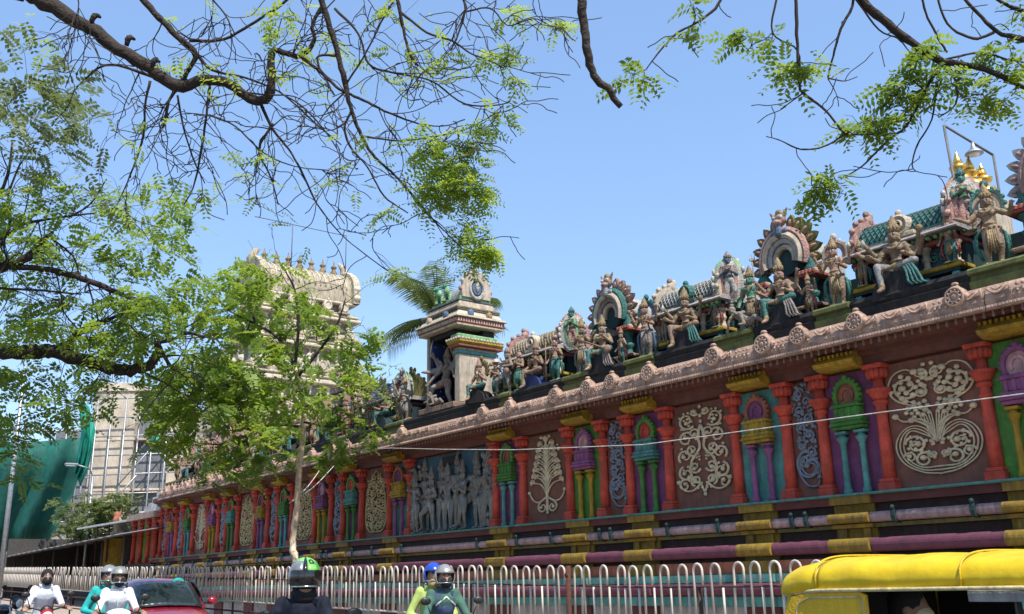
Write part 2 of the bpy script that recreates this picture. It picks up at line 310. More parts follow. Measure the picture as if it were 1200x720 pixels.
WALL = thing('temple_wall', 'long temple wall with red pilasters, coloured niches and pink carved coping', 'wall', (0, 12, 0)); WALL['kind'] = 'thing'
UA, UB = PU[0][0]-.3, PU[-1][0]+.2
c = MB(); c.box(-UB, -UA, .14, .6, 0, 4.96, 'brown_panel'); obj('wall_core', c, WALL)
c = MB(); c.box(-UB+.05, -UA, .605, 9, 0, 4.9, 'concrete'); obj('roof_deck', c, WALL)

# pilaster: base, shaft, capital share their meshes
b_ = MB(); b_.box(-.125, .125, -.08, .16, 0, .12, 'red', .012); b_.box(-.108, .108, -.065, .16, .12, .17, 'red', .01)
s_ = MB(); s_.lathe([(.090, .17), (.084, .6), (.074, 1.02), (.076, 1.04), (.092, 1.05), (.092, 1.075), (.072, 1.09), (.070, 1.16), (.084, 1.175), (.105, 1.19), (.105, 1.215), (.08, 1.235)], (0, .04, 0), 10, 'red', smooth=True)
c_ = MB(); c_.lathe([(.08, 1.23), (.105, 1.26), (.135, 1.31), (.145, 1.335), (.175, 1.35), (.175, 1.38), (.10, 1.40), (.072, 1.42), (.072, 1.53)], (0, .04, 0), 12, 'red')
for k in range(7):                                                # lotus-petal bracket block
    a = pi+pi*k/6
    c_.ell((.115*cos(a), .04+.115*sin(a), 1.60), (.045, .05, .075), 'red', 7, 5)
c_.box(-.13, .13, -.05, .2, 1.53, 1.66, 'red', .02); c_.box(-.155, .155, -.10, .2, 1.665, 1.73, 'red', .012)
pm = [b_.mesh('base'), s_.mesh('shaft'), c_.mesh('capital')]
def pilaster(u, par=WALL, z=HB, sc=None):
    p = obj('pilaster', None, par, (-u, 0, z), sc=sc)
    for nm, me in zip(('base', 'shaft', 'capital'), pm): obj(nm, me, p)

# scroll ornaments -----------------------------------------------------------
def spiral(cx, cz, r, a0, turns, s, n=16, r1=.25):
    return [(cx+r*(1-(1-r1)*t)*cos(a0+s*turns*2*pi*t), cz+r*(1-(1-r1)*t)*sin(a0+s*turns*2*pi*t)) for t in np.linspace(0, 1, n)]
def cat(P_, per=4):
    P_ = [np.array(p, float) for p in P_]; Q = [2*P_[0]-P_[1]]+P_+[2*P_[-1]-P_[-2]]; out = []
    for i in range(1, len(Q)-2):
        a, b, c, d = Q[i-1:i+3]
        for k in range(per): t = k/per; out.append(tuple(.5*((2*b)+(-a+c)*t+(2*a-5*b+4*c-d)*t*t+(-a+3*b-3*c+d)*t**3)))
    return out+[tuple(P_[-1])]
FAT = [1.35]
def curl(mb, pts, r, mat, bead=None, y=-.012, n=5):
    pts = cat(pts) if len(pts) < 10 else pts; r = r*FAT[0]; bead = bead and bead*(.55+.5*FAT[0]); y -= .006; K_ = len(pts); mb.tube([(p[0], y, p[1]) for p in pts], [r*(1.15-.5*i/K_) for i in range(K_)], n, mat)
    if bead: mb.ell((pts[-1][0], y-.008, pts[-1][1]), bead, mat, 7, 5)
def arc_to(p, q, bend, n=10):
    p = np.array(p); q = np.array(q); d = q-p; nn = np.array([-d[1], d[0]])
    return [tuple(p+d*t+nn*bend*4*t*(1-t)) for t in np.linspace(0, 1, n)]
def ornament_pot(mat, seed):                                     # wide swelling lower scrolls, bead clusters above
    FAT[0] = 1.6; r = random.Random(seed); mb = MB()
    def beads(cx, cz, rx, rz, n, r0, r1):
        for k in range(n):
            a = 2.4*k; q = math.sqrt((k+.5)/n); rr = r.uniform(r0, r1)
            for sx in (-1, 1): mb.ell((sx*(cx+rx*q*cos(a)), -.022, cz+rz*q*sin(a)), (rr, rr*.8, rr), mat, 8, 5)
    for sx in (-1, 1):
        f = lambda L: [(sx*x, z) for x, z in L]
        for k in range(3):
            d = .034*k; curl(mb, f([(.0, -.76+d*1.5), (.2, -.72+d), (.40-d, -.58+d*.5), (.48-d*1.3, -.36), (.42-d, -.16-d*.5), (.27, -.06-d), (.12+d*.5, -.12-d), (.06, -.26), (.03, -.36)]), .0068, mat)
        curl(mb, f(spiral(.25, -.33, .13, .4, 1.4, 1, 20)), .011, mat, .03); curl(mb, f(spiral(.17, -.55, .12, pi, 1.3, -1, 20)), .012, mat, .028)
        curl(mb, f(spiral(.33, -.50, .08, 0, 1.2, 1)), .010, mat, .024); curl(mb, f(spiral(.07, -.48, .06, 1, 1.2, -1)), .010, mat, .02)
        curl(mb, f([(.05, -.12), (.2, -.0), (.36, .02), (.44, .10)]), .010, mat, .032); curl(mb, f([(.04, -.08), (.16, .02), (.26, .02)]), .010, mat, .03)
        curl(mb, f(spiral(.28, .50, .17, -2.4, 1.35, 1, 24)), .012, mat, .034)
        curl(mb, f([(.06, .14), (.22, .22), (.42, .34), (.49, .52), (.42, .70), (.28, .76), (.16, .70)]), .009, mat, .034); curl(mb, f([(.05, .12), (.2, .26), (.30, .30)]), .009, mat, .03)
        curl(mb, f(spiral(.10, .66, .09, -2, 1.2, -1)), .010, mat, .03); curl(mb, f(spiral(.12, .40, .08, 2, 1.2, 1)), .010, mat, .03)
        for k in range(5): curl(mb, f([(.01, -.32), (.015+.02*k, -.1), (.03+.035*k, .10)]), .007, mat)
    beads(.27, .50, .19, .19, 14, .028, .042); beads(.17, .16, .15, .13, 15, .028, .040); beads(.25, -.33, .15, .12, 12, .020, .030); beads(.06, .60, .05, .2, 7, .026, .036); beads(.05, -.30, .04, .05, 3, .024, .03)
    return mb
def ornament_lyre(mat, seed):                                    # S-scrolls around a central stem
    FAT[0] = 1.65; mb = MB(); r = random.Random(seed)
    for k in range(34):
        x, z = r.uniform(.03, .38), r.uniform(-.62, .74)
        for sx in (-1, 1): mb.ell((sx*x, -.018, z), (.024, .02, .024), mat, 7, 5)
    for sx in (-1, 1):
        for cx, cz, rr, a0, tn, sg in ((.24, .60, .16, -2.4, 1.15, 1), (.13, .36, .11, -1.8, 1.1, -1), (.27, .28, .13, 2.2, 1.15, -1), (.17, .08, .12, -2.6, 1.1, 1), (.30, -.02, .13, -.8, 1.1, 1), (.30, -.32, .14, 1.2, 1.15, -1), (.15, -.22, .11, -2.8, 1.2, 1), (.34, -.52, .12, 2.6, 1.1, -1), (.13, -.46, .10, -1.2, 1.1, 1), (.10, .74, .07, -2.6, .9, 1)):
            curl(mb, [(sx*x, z) for x, z in spiral(cx, cz, rr, a0, tn, sg)], .0125, mat, .027)
        curl(mb, [(sx*x, z) for x, z in [(0, .50), (.06, .30), (.04, .1), (.20, -.12), (.20, -.40), (.06, -.52), (.01, -.66)]], .014, mat)
        curl(mb, [(sx*x, z) for x, z in [(.04, -.5), (.2, -.62), (.36, -.6), (.44, -.46)]], .012, mat, .03)
        for k in range(8): mb.ell((sx*(.06+.045*(k % 4)), -.014, -.1+.09*(k//4)+.05*sin(k)), .022, mat, 6, 4)
    for z in (-.7, -.64, .56, .66, .82): mb.ell((0, -.014, z), (.03, .02, .035), mat, 7, 5)
    return mb
def ornament_tree(mat, seed):                                    # tree of life above a pot
    FAT[0] = 1.6
    r = random.Random(seed); mb = MB()
    for sx in (-1, 1):
        for k in range(7):
            z1 = -.12+k*.13; x1 = .40-.035*k
            curl(mb, arc_to((sx*.015, -.36+k*.085), (sx*x1, z1), .22*sx), .0115, mat)
            curl(mb, [(sx*x, z) for x, z in spiral(x1-.05, z1+.03, .065, -1, 1.1, 1, 12)], .0105, mat, .024)
            curl(mb, arc_to((sx*.012, -.2+k*.09), (sx*x1*.55, z1+.16), .2*sx), .010, mat, .026)
        curl(mb, [(sx*x, z) for x, z in spiral(.12, -.62, .12, 1.2, 1.2, -1)], .013, mat, .026)
        curl(mb, arc_to((sx*.03, -.42), (sx*.44, -.30), -.35*sx), .012, mat, .028)
        for k in range(16): mb.ell((sx*r.uniform(.02, .33), -.016, r.uniform(-.08, .62)), r.uniform(.02, .03), mat, 7, 5)
    curl(mb, [(0, -.76), (0, -.3), (0, .2), (0, .8)], .016, mat, .035)
    return mb
def ornament_dense(mat, seed):
    FAT[0] = 1.5
    r = random.Random(seed); mb = MB()
    for sx in (-1, 1):
        for row in range(7):
            for q in range(2):
                cx = .10+.19*q; cz = -.64+.21*row+.06*q
                if abs(cx) > .42-.25*max(0, row-4)/3: continue
                curl(mb, [(sx*x, z) for x, z in spiral(cx, cz, .115, r.uniform(0, 6.3), 1.3, r.choice((-1, 1)), 14)], .013, mat, .026)
                mb.ell((sx*(cx+.08), -.014, cz+.1), .024, mat, 6, 4)
        curl(mb, [(sx*x, z) for x, z in [(.02, -.76), (.26, -.74), (.42, -.5), (.40, 0), (.30, .4), (.14, .68), (0, .84)]], .013, mat)
    return mb
def ornament_strip(mat, seed):                                   # tapering vine, beads above and a big tail scroll
    FAT[0] = 1.5
    r = random.Random(seed); mb = MB()
    for k in range(90):
        t = k/89; wd = .08+.14*sin(min(1, t*1.3)*pi*.8); z = .80-t*1.0
        mb.ell((r.uniform(-wd, wd), -.016, z+r.uniform(-.02, .02)), r.uniform(.02, .034), mat, 7, 5)
    for k in range(9):
        z = .66-.125*k; sx = 1 if k % 2 else -1
        curl(mb, [(sx*x, zz) for x, zz in spiral(.06, z, .09, -1.5, 1.15, 1, 12)], .014, mat, .025)
    curl(mb, spiral(.02, -.42, .24, 1.8, 1.2, 1, 22, .2), .016, mat, .035); curl(mb, spiral(.03, -.44, .18, 1.4, 1., 1, 18, .3), .013, mat)
    curl(mb, [(-.1, -.3), (-.16, -.5), (-.05, -.70), (.12, -.72), (.17, -.6)], .015, mat, .03)
    for k in range(6): curl(mb, arc_to((.02, -.40+.02*k), (.15, -.26-.07*k), .3), .010, mat, .02)
    return mb
orn = {'pot': ornament_pot('ornament_cream', 1).mesh('scroll_ornament'), 'lyre': ornament_lyre('ornament_cream', 2).mesh('scroll_ornament'), 'tree': ornament_tree('ornament_cream', 3).mesh('scroll_ornament'), 'dense': ornament_dense('ornament_gold', 4).mesh('scroll_ornament'), 'strip': ornament_strip('ornament_silver', 5).mesh('scroll_ornament'), 'strip2': ornament_strip('ornament_gold', 9).mesh('scroll_ornament')}
# niche parts -----------------------------------------------------------------
def colonette(mat):
    mb = MB(); mb.lathe([(.062, 0), (.062, .07), (.045, .09), (.042, .3), (.050, .32), (.042, .34), (.038, .62), (.046, .64), (.040, .67), (.055, .70), (.082, .745), (.082, .76), (.05, .775), (.05, .81)], n=10, mat=mat); mb.box(-.085, .085, -.07, .06, .81, .85, mat, .01); return mb.mesh('colonette')
def shrine(mat):
    mb = MB(); mb.box(-.235, .235, -.10, .06, .85, .90, mat, .012); mb.box(-.27, .27, -.14, .06, .90, .95, mat, .015, (.92, .9)); mb.box(-.24, .24, -.11, .06, .95, 1.00, mat, .01); mb.box(-.19, .19, -.08, .06, 1.0, 1.15, mat, .012, (1.05, 1.1))
    for x in (-.15, -.05, .05, .15): mb.box(x-.022, x+.022, -.098, -.06, 1.0, 1.15, mat, .006)
    mb.box(-.235, .235, -.12, .06, 1.15, 1.20, mat, .014, (.9, .9)); return mb.mesh('shrine')
def arch(m1, m2):
    mb = MB(); n = 20
    def ring(r0, r1, y0, y1, mat, cz=1.35):
        V = []; Fc = []
        for i in range(n+1):
            a = -.6+(pi+1.2)*i/n
            for r, y in ((r0, y0), (r1, y0), (r1, y1), (r0, y1)): V.append((r*cos(a), y, cz+r*sin(a)*1.12))
        for i in range(n):
            for k in range(4): Fc.append((i*4+k, i*4+(k+1) % 4, i*4+4+(k+1) % 4, i*4+4+k))
        Fc = [f[::-1] for f in Fc]; mb.add(V, Fc, mat, False); mb.add(V, [(0, 1, 2, 3), (n*4+3, n*4+2, n*4+1, n*4)], mat)
    ring(.15, .20, -.075, .05, m1); ring(.07, .105, -.06, .05, m2)
    mb.lathe([(0, -.04), (.155, -.04), (.155, .05)], (0, 0, 1.35), 18, m2, 'y', False, sx=1, sy=1.1)
    for i in range(13):
        a = -.4+(pi+.8)*i/12; mb.ell((.205*cos(a), -.05, 1.35+.23*sin(a)), (.03, .03, .032), m1, 6, 4)
    mb.ell((0, -.06, 1.60), (.045, .04, .05), m1, 8, 5); return mb.mesh('arch')
NC = [('green', 'violet', 'violet', 'yellow', 'pink'), ('purple', 'bright_green', 'green', 'aqua', 'orange'), ('teal', 'gold_ochre', 'orange', 'violet', 'purple'), ('purple', 'teal', 'green', 'bright_green', 'red')]
NM = [(colonette(c_), shrine(s_), arch(a_, i_)) for b_, s_, a_, c_, i_ in NC]
bkt = MB(); bkt.sweepx([(.14, 4.30), (-.16, 4.30), (-.27, 4.34), (-.30, 4.385), (-.22, 4.44), (-.17, 4.52), (.14, 4.56)], -.40, .40, 'gold_ochre')
for k in range(9): bkt.box(-.38+.09*k, -.33+.09*k, -.262, -.16, 4.445, 4.50, 'gold_ochre', .01)
bktm = bkt.mesh('eave_bracket')
def slab(u0, u1, y0, y1, z0, z1, mat, name, par=WALL, bev=0.):
    mb = MB(); mb.box(-u1, -u0, y0, y1, z0, z1, mat, bev); return obj(name, mb, par)
def roll(u0, u1, zc, r, ry, yc, mat, name):
    mb = MB(); k = 10; pr = [(yc+.16, zc-r)]+[(yc-ry*sin(pi*i/k)**.55, zc-r*cos(pi*i/k)) for i in range(k+1)]+[(yc+.16, zc+r)]
    mb.sweepx(pr[::-1], -u1, -u0, mat); return obj(name, mb, WALL)
clipm = MB(); clipm.sweepx([(y, z) for y, z in [(-.30, 2.335), (-.335, 2.29), (-.34, 2.235), (-.31, 2.165), (-.2, 2.15), (-.2, 2.345)]], -.028, .028, 'deep_teal'); clipm.ell((0, -.31, 2.345), (.03, .05, .035), 'deep_teal', 8, 5); clipm = clipm.mesh('clip')
ni = pi_ = 0
pk = ['dense', 'lyre', 'pot', 'lyre', 'tree', 'dense', 'tree', 'dense', 'lyre']
for i, (u, kind) in enumerate(PU):
    pilaster(u)
    if kind is None: break
    v = PU[i+1][0]; um = (u+v)/2; a, b = u+.07, v-.07
    nic = kind == 'niche'
    pr = .045 if nic else 0.                                       # niche bays stand proud
    # plinth courses, top to bottom
    e0, e1 = (um-.31, um+.31) if nic else (u-(0 if i == 0 else (u-PU[i-1][0])/2-.314), v+((PU[i+2][0]-v)/2-.314 if PU[i+1][1] else 0))
    ym = 'ochre_dark'
    slab(e0, e1, -.20-pr, .3, 2.43, 2.535, ym if nic else 'maroon', 'plinth_course')
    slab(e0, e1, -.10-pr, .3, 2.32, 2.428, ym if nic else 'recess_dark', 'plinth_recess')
    roll(e0, e1, 2.245, .068, .10, -.20-pr, ym if nic else 'mauve', 'upper_roll')
    slab(e0, e1, -.19-pr, .3, 2.115, 2.165, ym if nic else 'olive', 'plinth_fillet')
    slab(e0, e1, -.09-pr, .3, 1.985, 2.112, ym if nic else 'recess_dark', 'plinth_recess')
    if nic:
        for q in (-.18, .18): slab(um+q-.05, um+q+.05, -.135-pr, .1, 1.987, 2.11, 'ochre_dark', 'plinth_stud')
    roll(e0, e1, 1.89, .092, .13, -.22-pr, ym if nic else 'magenta', 'lower_roll')
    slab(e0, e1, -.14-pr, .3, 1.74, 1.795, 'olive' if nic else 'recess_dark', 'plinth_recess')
    slab(e0, e1, -.26-pr, .3, 1.56, 1.735, ym if nic else 'orange', 'plinth_band')
    slab(e0, e1, -.31-pr, .3, 1.44, 1.555, 'teal', 'plinth_band')
    roll(e0, e1, 1.34, .09, .10, -.30-pr, 'magenta', 'lower_roll')
    slab(e0, e1, -.31-pr, .3, 1.10, 1.24, 'teal', 'plinth_band')
    slab(e0, e1, -.22-pr, .3, 0, 1.095, 'grey' if not nic else 'maroon', 'plinth_base')
    if not nic:
        for q in (u+.2, v-.2): obj('clip', clipm, WALL, (-q, 0, 0))
    # bay infill
    if kind == 'panel':
        p = slab(a, b, .085, .18, HB, 4.27, 'brown_panel', 'panel')
        k = {7: 'pot', 11: 'lyre', 15: 'tree', 19: 'dense'}.get(i) or pk[i % 9]
        o = obj('scroll_ornament', orn[k], p, (-um, .075, HB+.88)); o.scale = ((b-a)*.86/.92, 1, .93)
    elif kind == 'strip':
        p = slab(a, b, .085, .18, HB, 4.27, 'brown_panel', 'panel')
        o = obj('scroll_ornament', orn['strip'], p, (-um, .075, HB+.88)); o.scale = ((b-a)*.9/.44, 1, .97)
    elif kind == 'relief':
        RELIEF = (a, b); slab(a, b, .085, .18, HB, 4.27, 'sky_blue', 'panel'); slab(um-.35, um+.3, .03, .1, 4.02, 4.2, 'black', 'vent')
    else:
        ci = {6: 0, 8: 1, 10: 2, 12: 3, 14: 0, 16: 1, 18: 2, 20: 3, 22: 0, 24: 1, 26: 2, 28: 3, 30: 0, 32: 1, 34: 2, 4: 3, 2: 2, 0: 1}[i]
        bgc = NC[ci][0]
        p = slab(a, b, .07, .18, HB, 4.27, bgc, 'niche'); cm, sm_, am = NM[ci]
        sc = min(1.05, (b-a)/.78)
        for q in (-.145, .145): obj('colonette', cm, p, (-um+q*sc, 0, HB), sc=(sc, 1, 1.03))
        obj('shrine', sm_, p, (-um, 0, HB+.025), sc=(sc, 1, 1.02)); obj('arch', am, p, (-um, .03, HB+.02), sc=(sc, 1, 1))
        obj('eave_bracket', bktm, WALL, (-um, 0, 0), sc=(.8, 1, 1))
mb = MB()
mb.sweepx([(.3, HB-.033), (-.26, HB-.033), (-.28, HB-.02), (-.27, HB), (.3, HB)], -UB-.02, -UA, 'teal'); obj('teal_ledge', mb, WALL)
# entablature and overhanging coping
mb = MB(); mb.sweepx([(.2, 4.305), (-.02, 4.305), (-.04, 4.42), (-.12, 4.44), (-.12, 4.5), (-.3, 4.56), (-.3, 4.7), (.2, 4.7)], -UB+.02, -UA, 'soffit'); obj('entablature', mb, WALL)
seg = [UA, 5.52, 9.42, 12.9, 16.45, 20.4, 24.6, 28.7, 32.6, 35.75]
for s0, s1 in zip(seg[:-1], seg[1:]):
    mb = MB(); mb.sweepx([(.1, 4.62), (-.36, 4.60), (-.44, 4.555), (-.55, 4.54), (-.565, 4.555), (-.565, 4.60), (-.545, 4.605), (-.56, 4.66), (-.545, 4.73), (-.51, 4.80), (-.45, 4.86), (-.30, 4.89), (.1, 4.89)], -s1+.008, -s0-.008, 'coping'); cp = obj('coping_stone', mb, WALL)
    d = MB(); n = int((s1-s0)/.045)
    for k in range(n):
        x = -s0-.02-(s1-s0-.04)*(k+.5)/n; d.box(x-.014, x+.014, -.578, -.55, 4.565, 4.592, 'coping_light')
    obj('bead_row', d, cp, kind='stuff')
    d = MB(); n = int((s1-s0)/.115)
    for k in range(n):
        x = -s0-(s1-s0)*(k+.5)/n; d.lathe([(.0, 4.455), (.017, 4.47), (.020, 4.49), (.010, 4.51), (.016, 4.525), (.016, 4.57)], (x, -.50, 0), 7, 'pendant')
    obj('pendant_row', d, cp, kind='stuff')
    d = MB(); n = int((s1-s0)/.33)                                # shallow scrollwork on the coping face
    for k in range(n):
        x = -s0-(s1-s0)*(k+.5)/n; r = random.Random(k*7+int(s0*10))
        def onf(pts): return [(x+px, -.548+.10*max(0, pz-.06)**1.15-.012, 4.66+pz) for px, pz in pts]
        if r.random() < .75:
            d.tube(onf(arc_to((-.12, .14), (.12, .14), -.32, 7)), .014, 5, 'coping'); d.tube(onf(arc_to((-.07, .15), (.07, .15), -.3, 6)), .010, 5, 'coping')
            d.tube(onf([(.145, .02), (.15, .1), (.145, .16)]), .014, 5, 'coping')
        else:
            for px in (-.1, -.03, .05, .12):
                for pz in (.04, .12): d.ell(onf([(px, pz)])[0], (.022, .014, .022), 'coping', 6, 4)
    obj('relief_scrolls', d, cp, kind='stuff')
md = MB()
md.lathe([(0, -.075), (.03, -.085), (.045, -.06), (.06, -.06), (.07, -.08), (.085, -.08), (.092, -.055), (.115, -.055), (.122, -.08), (.15, -.075), (.165, -.045), (.165, .08), (0, .08)], (0, 0, 0), 20, 'coping', 'y')
for k in range(10): a = 2*pi*k/10; md.ell((.10*cos(a), -.07, .10*sin(a)), (.016, .016, .016), 'coping_light', 6, 4)
md.box(-.10, .10, -.04, .08, .12, .19, 'coping', .02, (.55, .8)); md.ell((0, .01, .205), (.06, .05, .035), 'coping', 8, 5)
for s in (-1, 1): md.ell((s*.165, -.02, -.02), (.045, .05, .06), 'coping', 8, 5)
mdm = md.mesh('medallion')
MEDU = [2.2, 3.9, 5.87, 7.28, 8.21, 8.83, 9.8, 11.21, 12.11, 12.73, 13.63, 15.02, 15.93, 19.08, 20.6, 21.7, 22.5, 23.6, 24.9, 26, 26.9, 27.7, 28.8, 30.1, 31, 31.8, 32.9, 34.2, 35]
for u in MEDU: obj('medallion', mdm, WALL, (-u, -.53, 4.79), (random.uniform(-.04, .02), 0, random.uniform(-.05, .05)), sc=random.uniform(.84, .94))
for u in np.arange(28, 35.7, .34): obj('merlon', mdm, WALL, (-u, -.40, 4.9), sc=(.7, .6, .8))
# ledge blocks above the coping: black under the seats, lime under the standing figures
LEDGE = [(-1, 1.2, 'b'), (1.2, 2.6, 'g'), (2.6, 4.8, 'b'), (4.8, 5.76, 'g'), (5.76, 7.47, 'b'), (7.47, 8.05, 'g'), (8.05, 9.15, 'b'), (9.15, 9.9, 'g'), (9.9, 11.25, 'b'), (11.25, 11.95, 'g'), (11.95, 12.85, 'b'), (12.85, 13.6, 'g'), (13.6, 15.2, 'b'), (15.2, 15.6, 'g'), (15.6, 19.3, 'b'), (19.3, 20.1, 'g'), (20.1, 22, 'b'), (22, 22.8, 'g'), (22.8, 24, 'b'), (24, 24.8, 'g'), (24.8, 26.6, 'b'), (26.6, 27.4, 'g'), (27.4, 28.6, 'b'), (28.6, 29.4, 'g'), (29.4, 31.2, 'b'), (31.2, 32, 'g'), (32, 33.2, 'b'), (33.2, 35.6, 'g')]
for u0, u1, t in LEDGE:
    mb = MB()
    if t == 'b': pr = [(.5, 4.88), (-.34, 4.88), (-.36, 5.0), (-.33, 5.02), (-.36, 5.10), (-.33, 5.16), (.5, 5.16)]
    else: pr = [(.5, 4.88), (-.36, 4.88), (-.38, 4.98), (-.33, 5.01), (-.33, 5.06), (-.40, 5.08), (-.40, 5.13), (-.36, 5.16), (.5, 5.16)]
    mb.sweepx(pr, -u1+.003, -u0-.003, 'black' if t == 'b' else 'lime_ledge'); obj('ledge_block', mb, WALL)
# lower end of the wall beyond the corner, with white stepped parapet
mb = MB(); mb.box(-40.3, -UB-.01, .12, .6, 0, 4.1, 'brown_panel'); obj('end_wall', mb, WALL)
for k, u in enumerate((37.55, 38.35, 39.2, 40.1)):
    pilaster(u, WALL, 2.45, (1, 1, .93))
for k, u in enumerate((37.95, 38.78, 39.65)):
    slab(u-.28, u+.28, .07, .2, 2.45, 4.05, ['orange', 'green', 'orange'][k], 'niche')
slab(UB+.012, 40.4, -.2, .6, 2.2, 2.44, 'black', 'plinth_course'); slab(UB+.012, 40.4, -.22, .62, 4.085, 4.3, 'coping', 'coping_stone'); slab(UB+.012, 40.4, -.1, .7, 1., 2.195, 'maroon', 'plinth_base')
for k in range(4): slab(36.9+.45*k+.003, 36.9+.45*(k+1)-.003, -.1, .3, 4.303, 5.0-.18*k, 'white', 'stepped_parapet')
# ------------------------------------------------------------------ painted statues
def human(J, skin, cloth, gold='st_gold', fem=False, bare=False, hands=True, fat=1.):
    """one fused body; J gives joints in metres for a figure about 1 m tall, front = -y"""
    pel, ch, nk, hd = (np.array(J[k], float) for k in ('pel', 'chest', 'neck', 'head'))
    mid = (pel+ch)/2+np.array(J.get('mid', (0, 0, 0)))
    Pm = [('e', pel, (.098*fat, .082*fat, .075), cloth), ('c', pel, mid, .078*fat, .064*fat, skin), ('c', mid, ch, .064*fat, .082*fat, skin), ('e', ch+(0, -.005, .01), (.108*fat, .072, .068), skin), ('c', ch+(0, 0, .03), nk, .05, .034, skin), ('c', nk, hd, .034, .034, skin),
          ('e', hd, (.055, .062, .070), skin), ('e', hd+(0, -.025, -.035), (.038, .036, .034), skin), ('c', hd+(0, -.062, .005), hd+(0, -.074, -.018), .008, .011, skin), ('e', hd+(0, -.055, -.042), (.018, .014, .007), skin)]
    for s in (-1, 1):
        Pm += [('e', hd+(s*.060, .006, -.012), (.012, .016, .034), skin), ('e', hd+(s*.062, 0, -.055), .016, gold), ('e', hd+(s*.022, -.055, .010), (.012, .010, .008), skin), ('e', ch+(s*.105, 0, .035), .044, skin)]
        if fem: Pm.append(('e', ch+(s*.045, -.058, -.005), (.042, .036, .040), skin))
    Pm += [('e', mid+(0, -.012, -.03), (.086*fat, .078*fat, .018), gold), ('e', ch+(0, -.035, .05), (.075, .05, .016), gold), ('e', ch+(0, -.066, .0), (.02, .02, .05), gold)]
    for s, el, ha in J['arms']:
        sh = ch+np.array((s*.112, J.get('shy', 0), .03)); el = np.array(el, float); ha = np.array(ha, float)
        Pm += [('c', sh, el, .037, .030, skin), ('c', el, ha, .030, .021, skin), ('c', sh+(el-sh)*.42, sh+(el-sh)*.56, .041, .040, gold), ('c', el+(ha-el)*.82, el+(ha-el)*.92, .028, .028, gold)]
        if hands:
            d = (ha-el)/(np.linalg.norm(ha-el)+1e-9); sd = np.array((s*.016, -.006, .0))
            Pm += [('e', ha+d*.02, (.026, .022, .028), skin), ('c', ha+d*.03, ha+d*.062, .012, .010, skin), ('c', ha+d*.025-sd, ha+d*.058-sd*1.4, .012, .010, skin), ('c', ha+d*.012+sd*1.3, ha+d*.03+sd*2.4, .011, .010, skin)]
    for i, (kn, an, toe) in enumerate(J['legs']):
        s = -1 if i == 0 else 1
        hp = pel+np.array((s*.055, 0, -.02)); kn, an, toe = (np.array(q, float) for q in (kn, an, toe)); lc = skin if bare else cloth
        Pm += [('c', hp, kn, .066*fat, .048, cloth if not bare else skin), ('c', kn, an, .047, .028, lc), ('c', an, toe, .028, .019, skin), ('c', an+(kn-an)*.08, an+(kn-an)*.14, .036, .037, gold)]
        if bare: Pm.append(('c', hp, hp+(kn-hp)*.45, .074, .066, cloth))
    return Pm
STAND = dict(pel=(.02, 0, .46), chest=(-.01, 0, .665), neck=(-.01, 0, .745), head=(.005, -.012, .825), legs=[((-.05, -.02, .25), (-.055, .01, .035), (-.075, -.09, .022)), ((.10, -.04, .25), (.075, .0, .035), (.10, -.10, .022))])
def J(base, **k): d = dict(base); d.update(k); return d
SEAT = dict(pel=(0, 0, .36), chest=(0, -.01, .57), neck=(0, -.01, .65), head=(0, -.025, .73), legs=[((-.15, -.20, .36), (-.11, -.235, .10), (-.12, -.32, .06)), ((.23, -.13, .37), (.02, -.20, .33), (-.07, -.23, .32))])
arms_dance = [(-1, (-.21, -.03, .59), (-.31, -.13, .62)), (1, (.24, .0, .62), (.28, -.12, .70))]
arms_down = [(-1, (-.17, .03, .55), (-.17, -.08, .43)), (1, (.17, .02, .55), (.20, -.12, .60))]
arms_pray = [(-1, (-.15, -.05, .55), (-.02, -.13, .62)), (1, (.15, -.05, .55), (.02, -.13, .62))]
arms_hip = [(-1, (-.22, .02, .58), (-.11, -.06, .50)), (1, (.21, -.03, .58), (.32, -.05, .72))]
four_up = [(-1, (-.22, .03, .62), (-.27, -.05, .80)), (1, (.22, .03, .62), (.27, -.05, .80)), (-1, (-.18, -.03, .56), (-.15, -.16, .62)), (1, (.18, -.03, .56), (.15, -.16, .58))]
seat4 = [(-1, (-.22, .0, .52), (-.30, -.09, .66)), (1, (.22, .0, .50), (.29, -.07, .68)), (-1, (-.19, -.06, .46), (-.23, -.17, .50)), (1, (.19, -.06, .45), (.16, -.19, .46))]
seat6 = seat4+[(-1, (-.24, -.01, .49), (-.36, -.10, .56)), (1, (.25, -.01, .47), (.34, -.13, .58))]
seat2 = [(-1, (-.20, -.04, .47), (-.20, -.15, .40)), (1, (.20, -.04, .48), (.13, -.17, .58))]
def kali_arms():
    out = []
    for s in (-1, 1):
        for k in range(5):
            a = 1.15-.48*k+(.12 if s > 0 else -.1); b2 = a+(.9 if k % 2 else -.3)*(1 if k < 3 else .6); el = (.05+s*(.11+.15*cos(a)), .02-.03*k, .69+.15*sin(a)); out.append((s, el, (el[0]+s*.17*cos(b2), el[1]-.09, el[2]+.17*sin(b2))))
    return out
KALI = dict(pel=(.0, 0, .46), chest=(.05, -.02, .66), neck=(.06, -.02, .74), head=(.07, -.035, .82), arms=kali_arms(), legs=[((-.20, -.12, .36), (-.30, -.10, .14), (-.40, -.14, .12)), ((.10, -.05, .24), (.14, .0, .035), (.17, -.10, .022))])
STRIDE = dict(pel=(0, 0, .44), chest=(.06, -.03, .63), neck=(.08, -.03, .71), head=(.10, -.045, .79), arms=[(-1, (-.16, -.04, .58), (-.26, -.13, .56)), (1, (.25, -.04, .56), (.12, -.15, .55))], legs=[((-.16, -.13, .30), (-.24, -.05, .08), (-.31, -.12, .06)), ((.08, .0, .23), (.10, .02, .035), (.13, -.07, .022))])
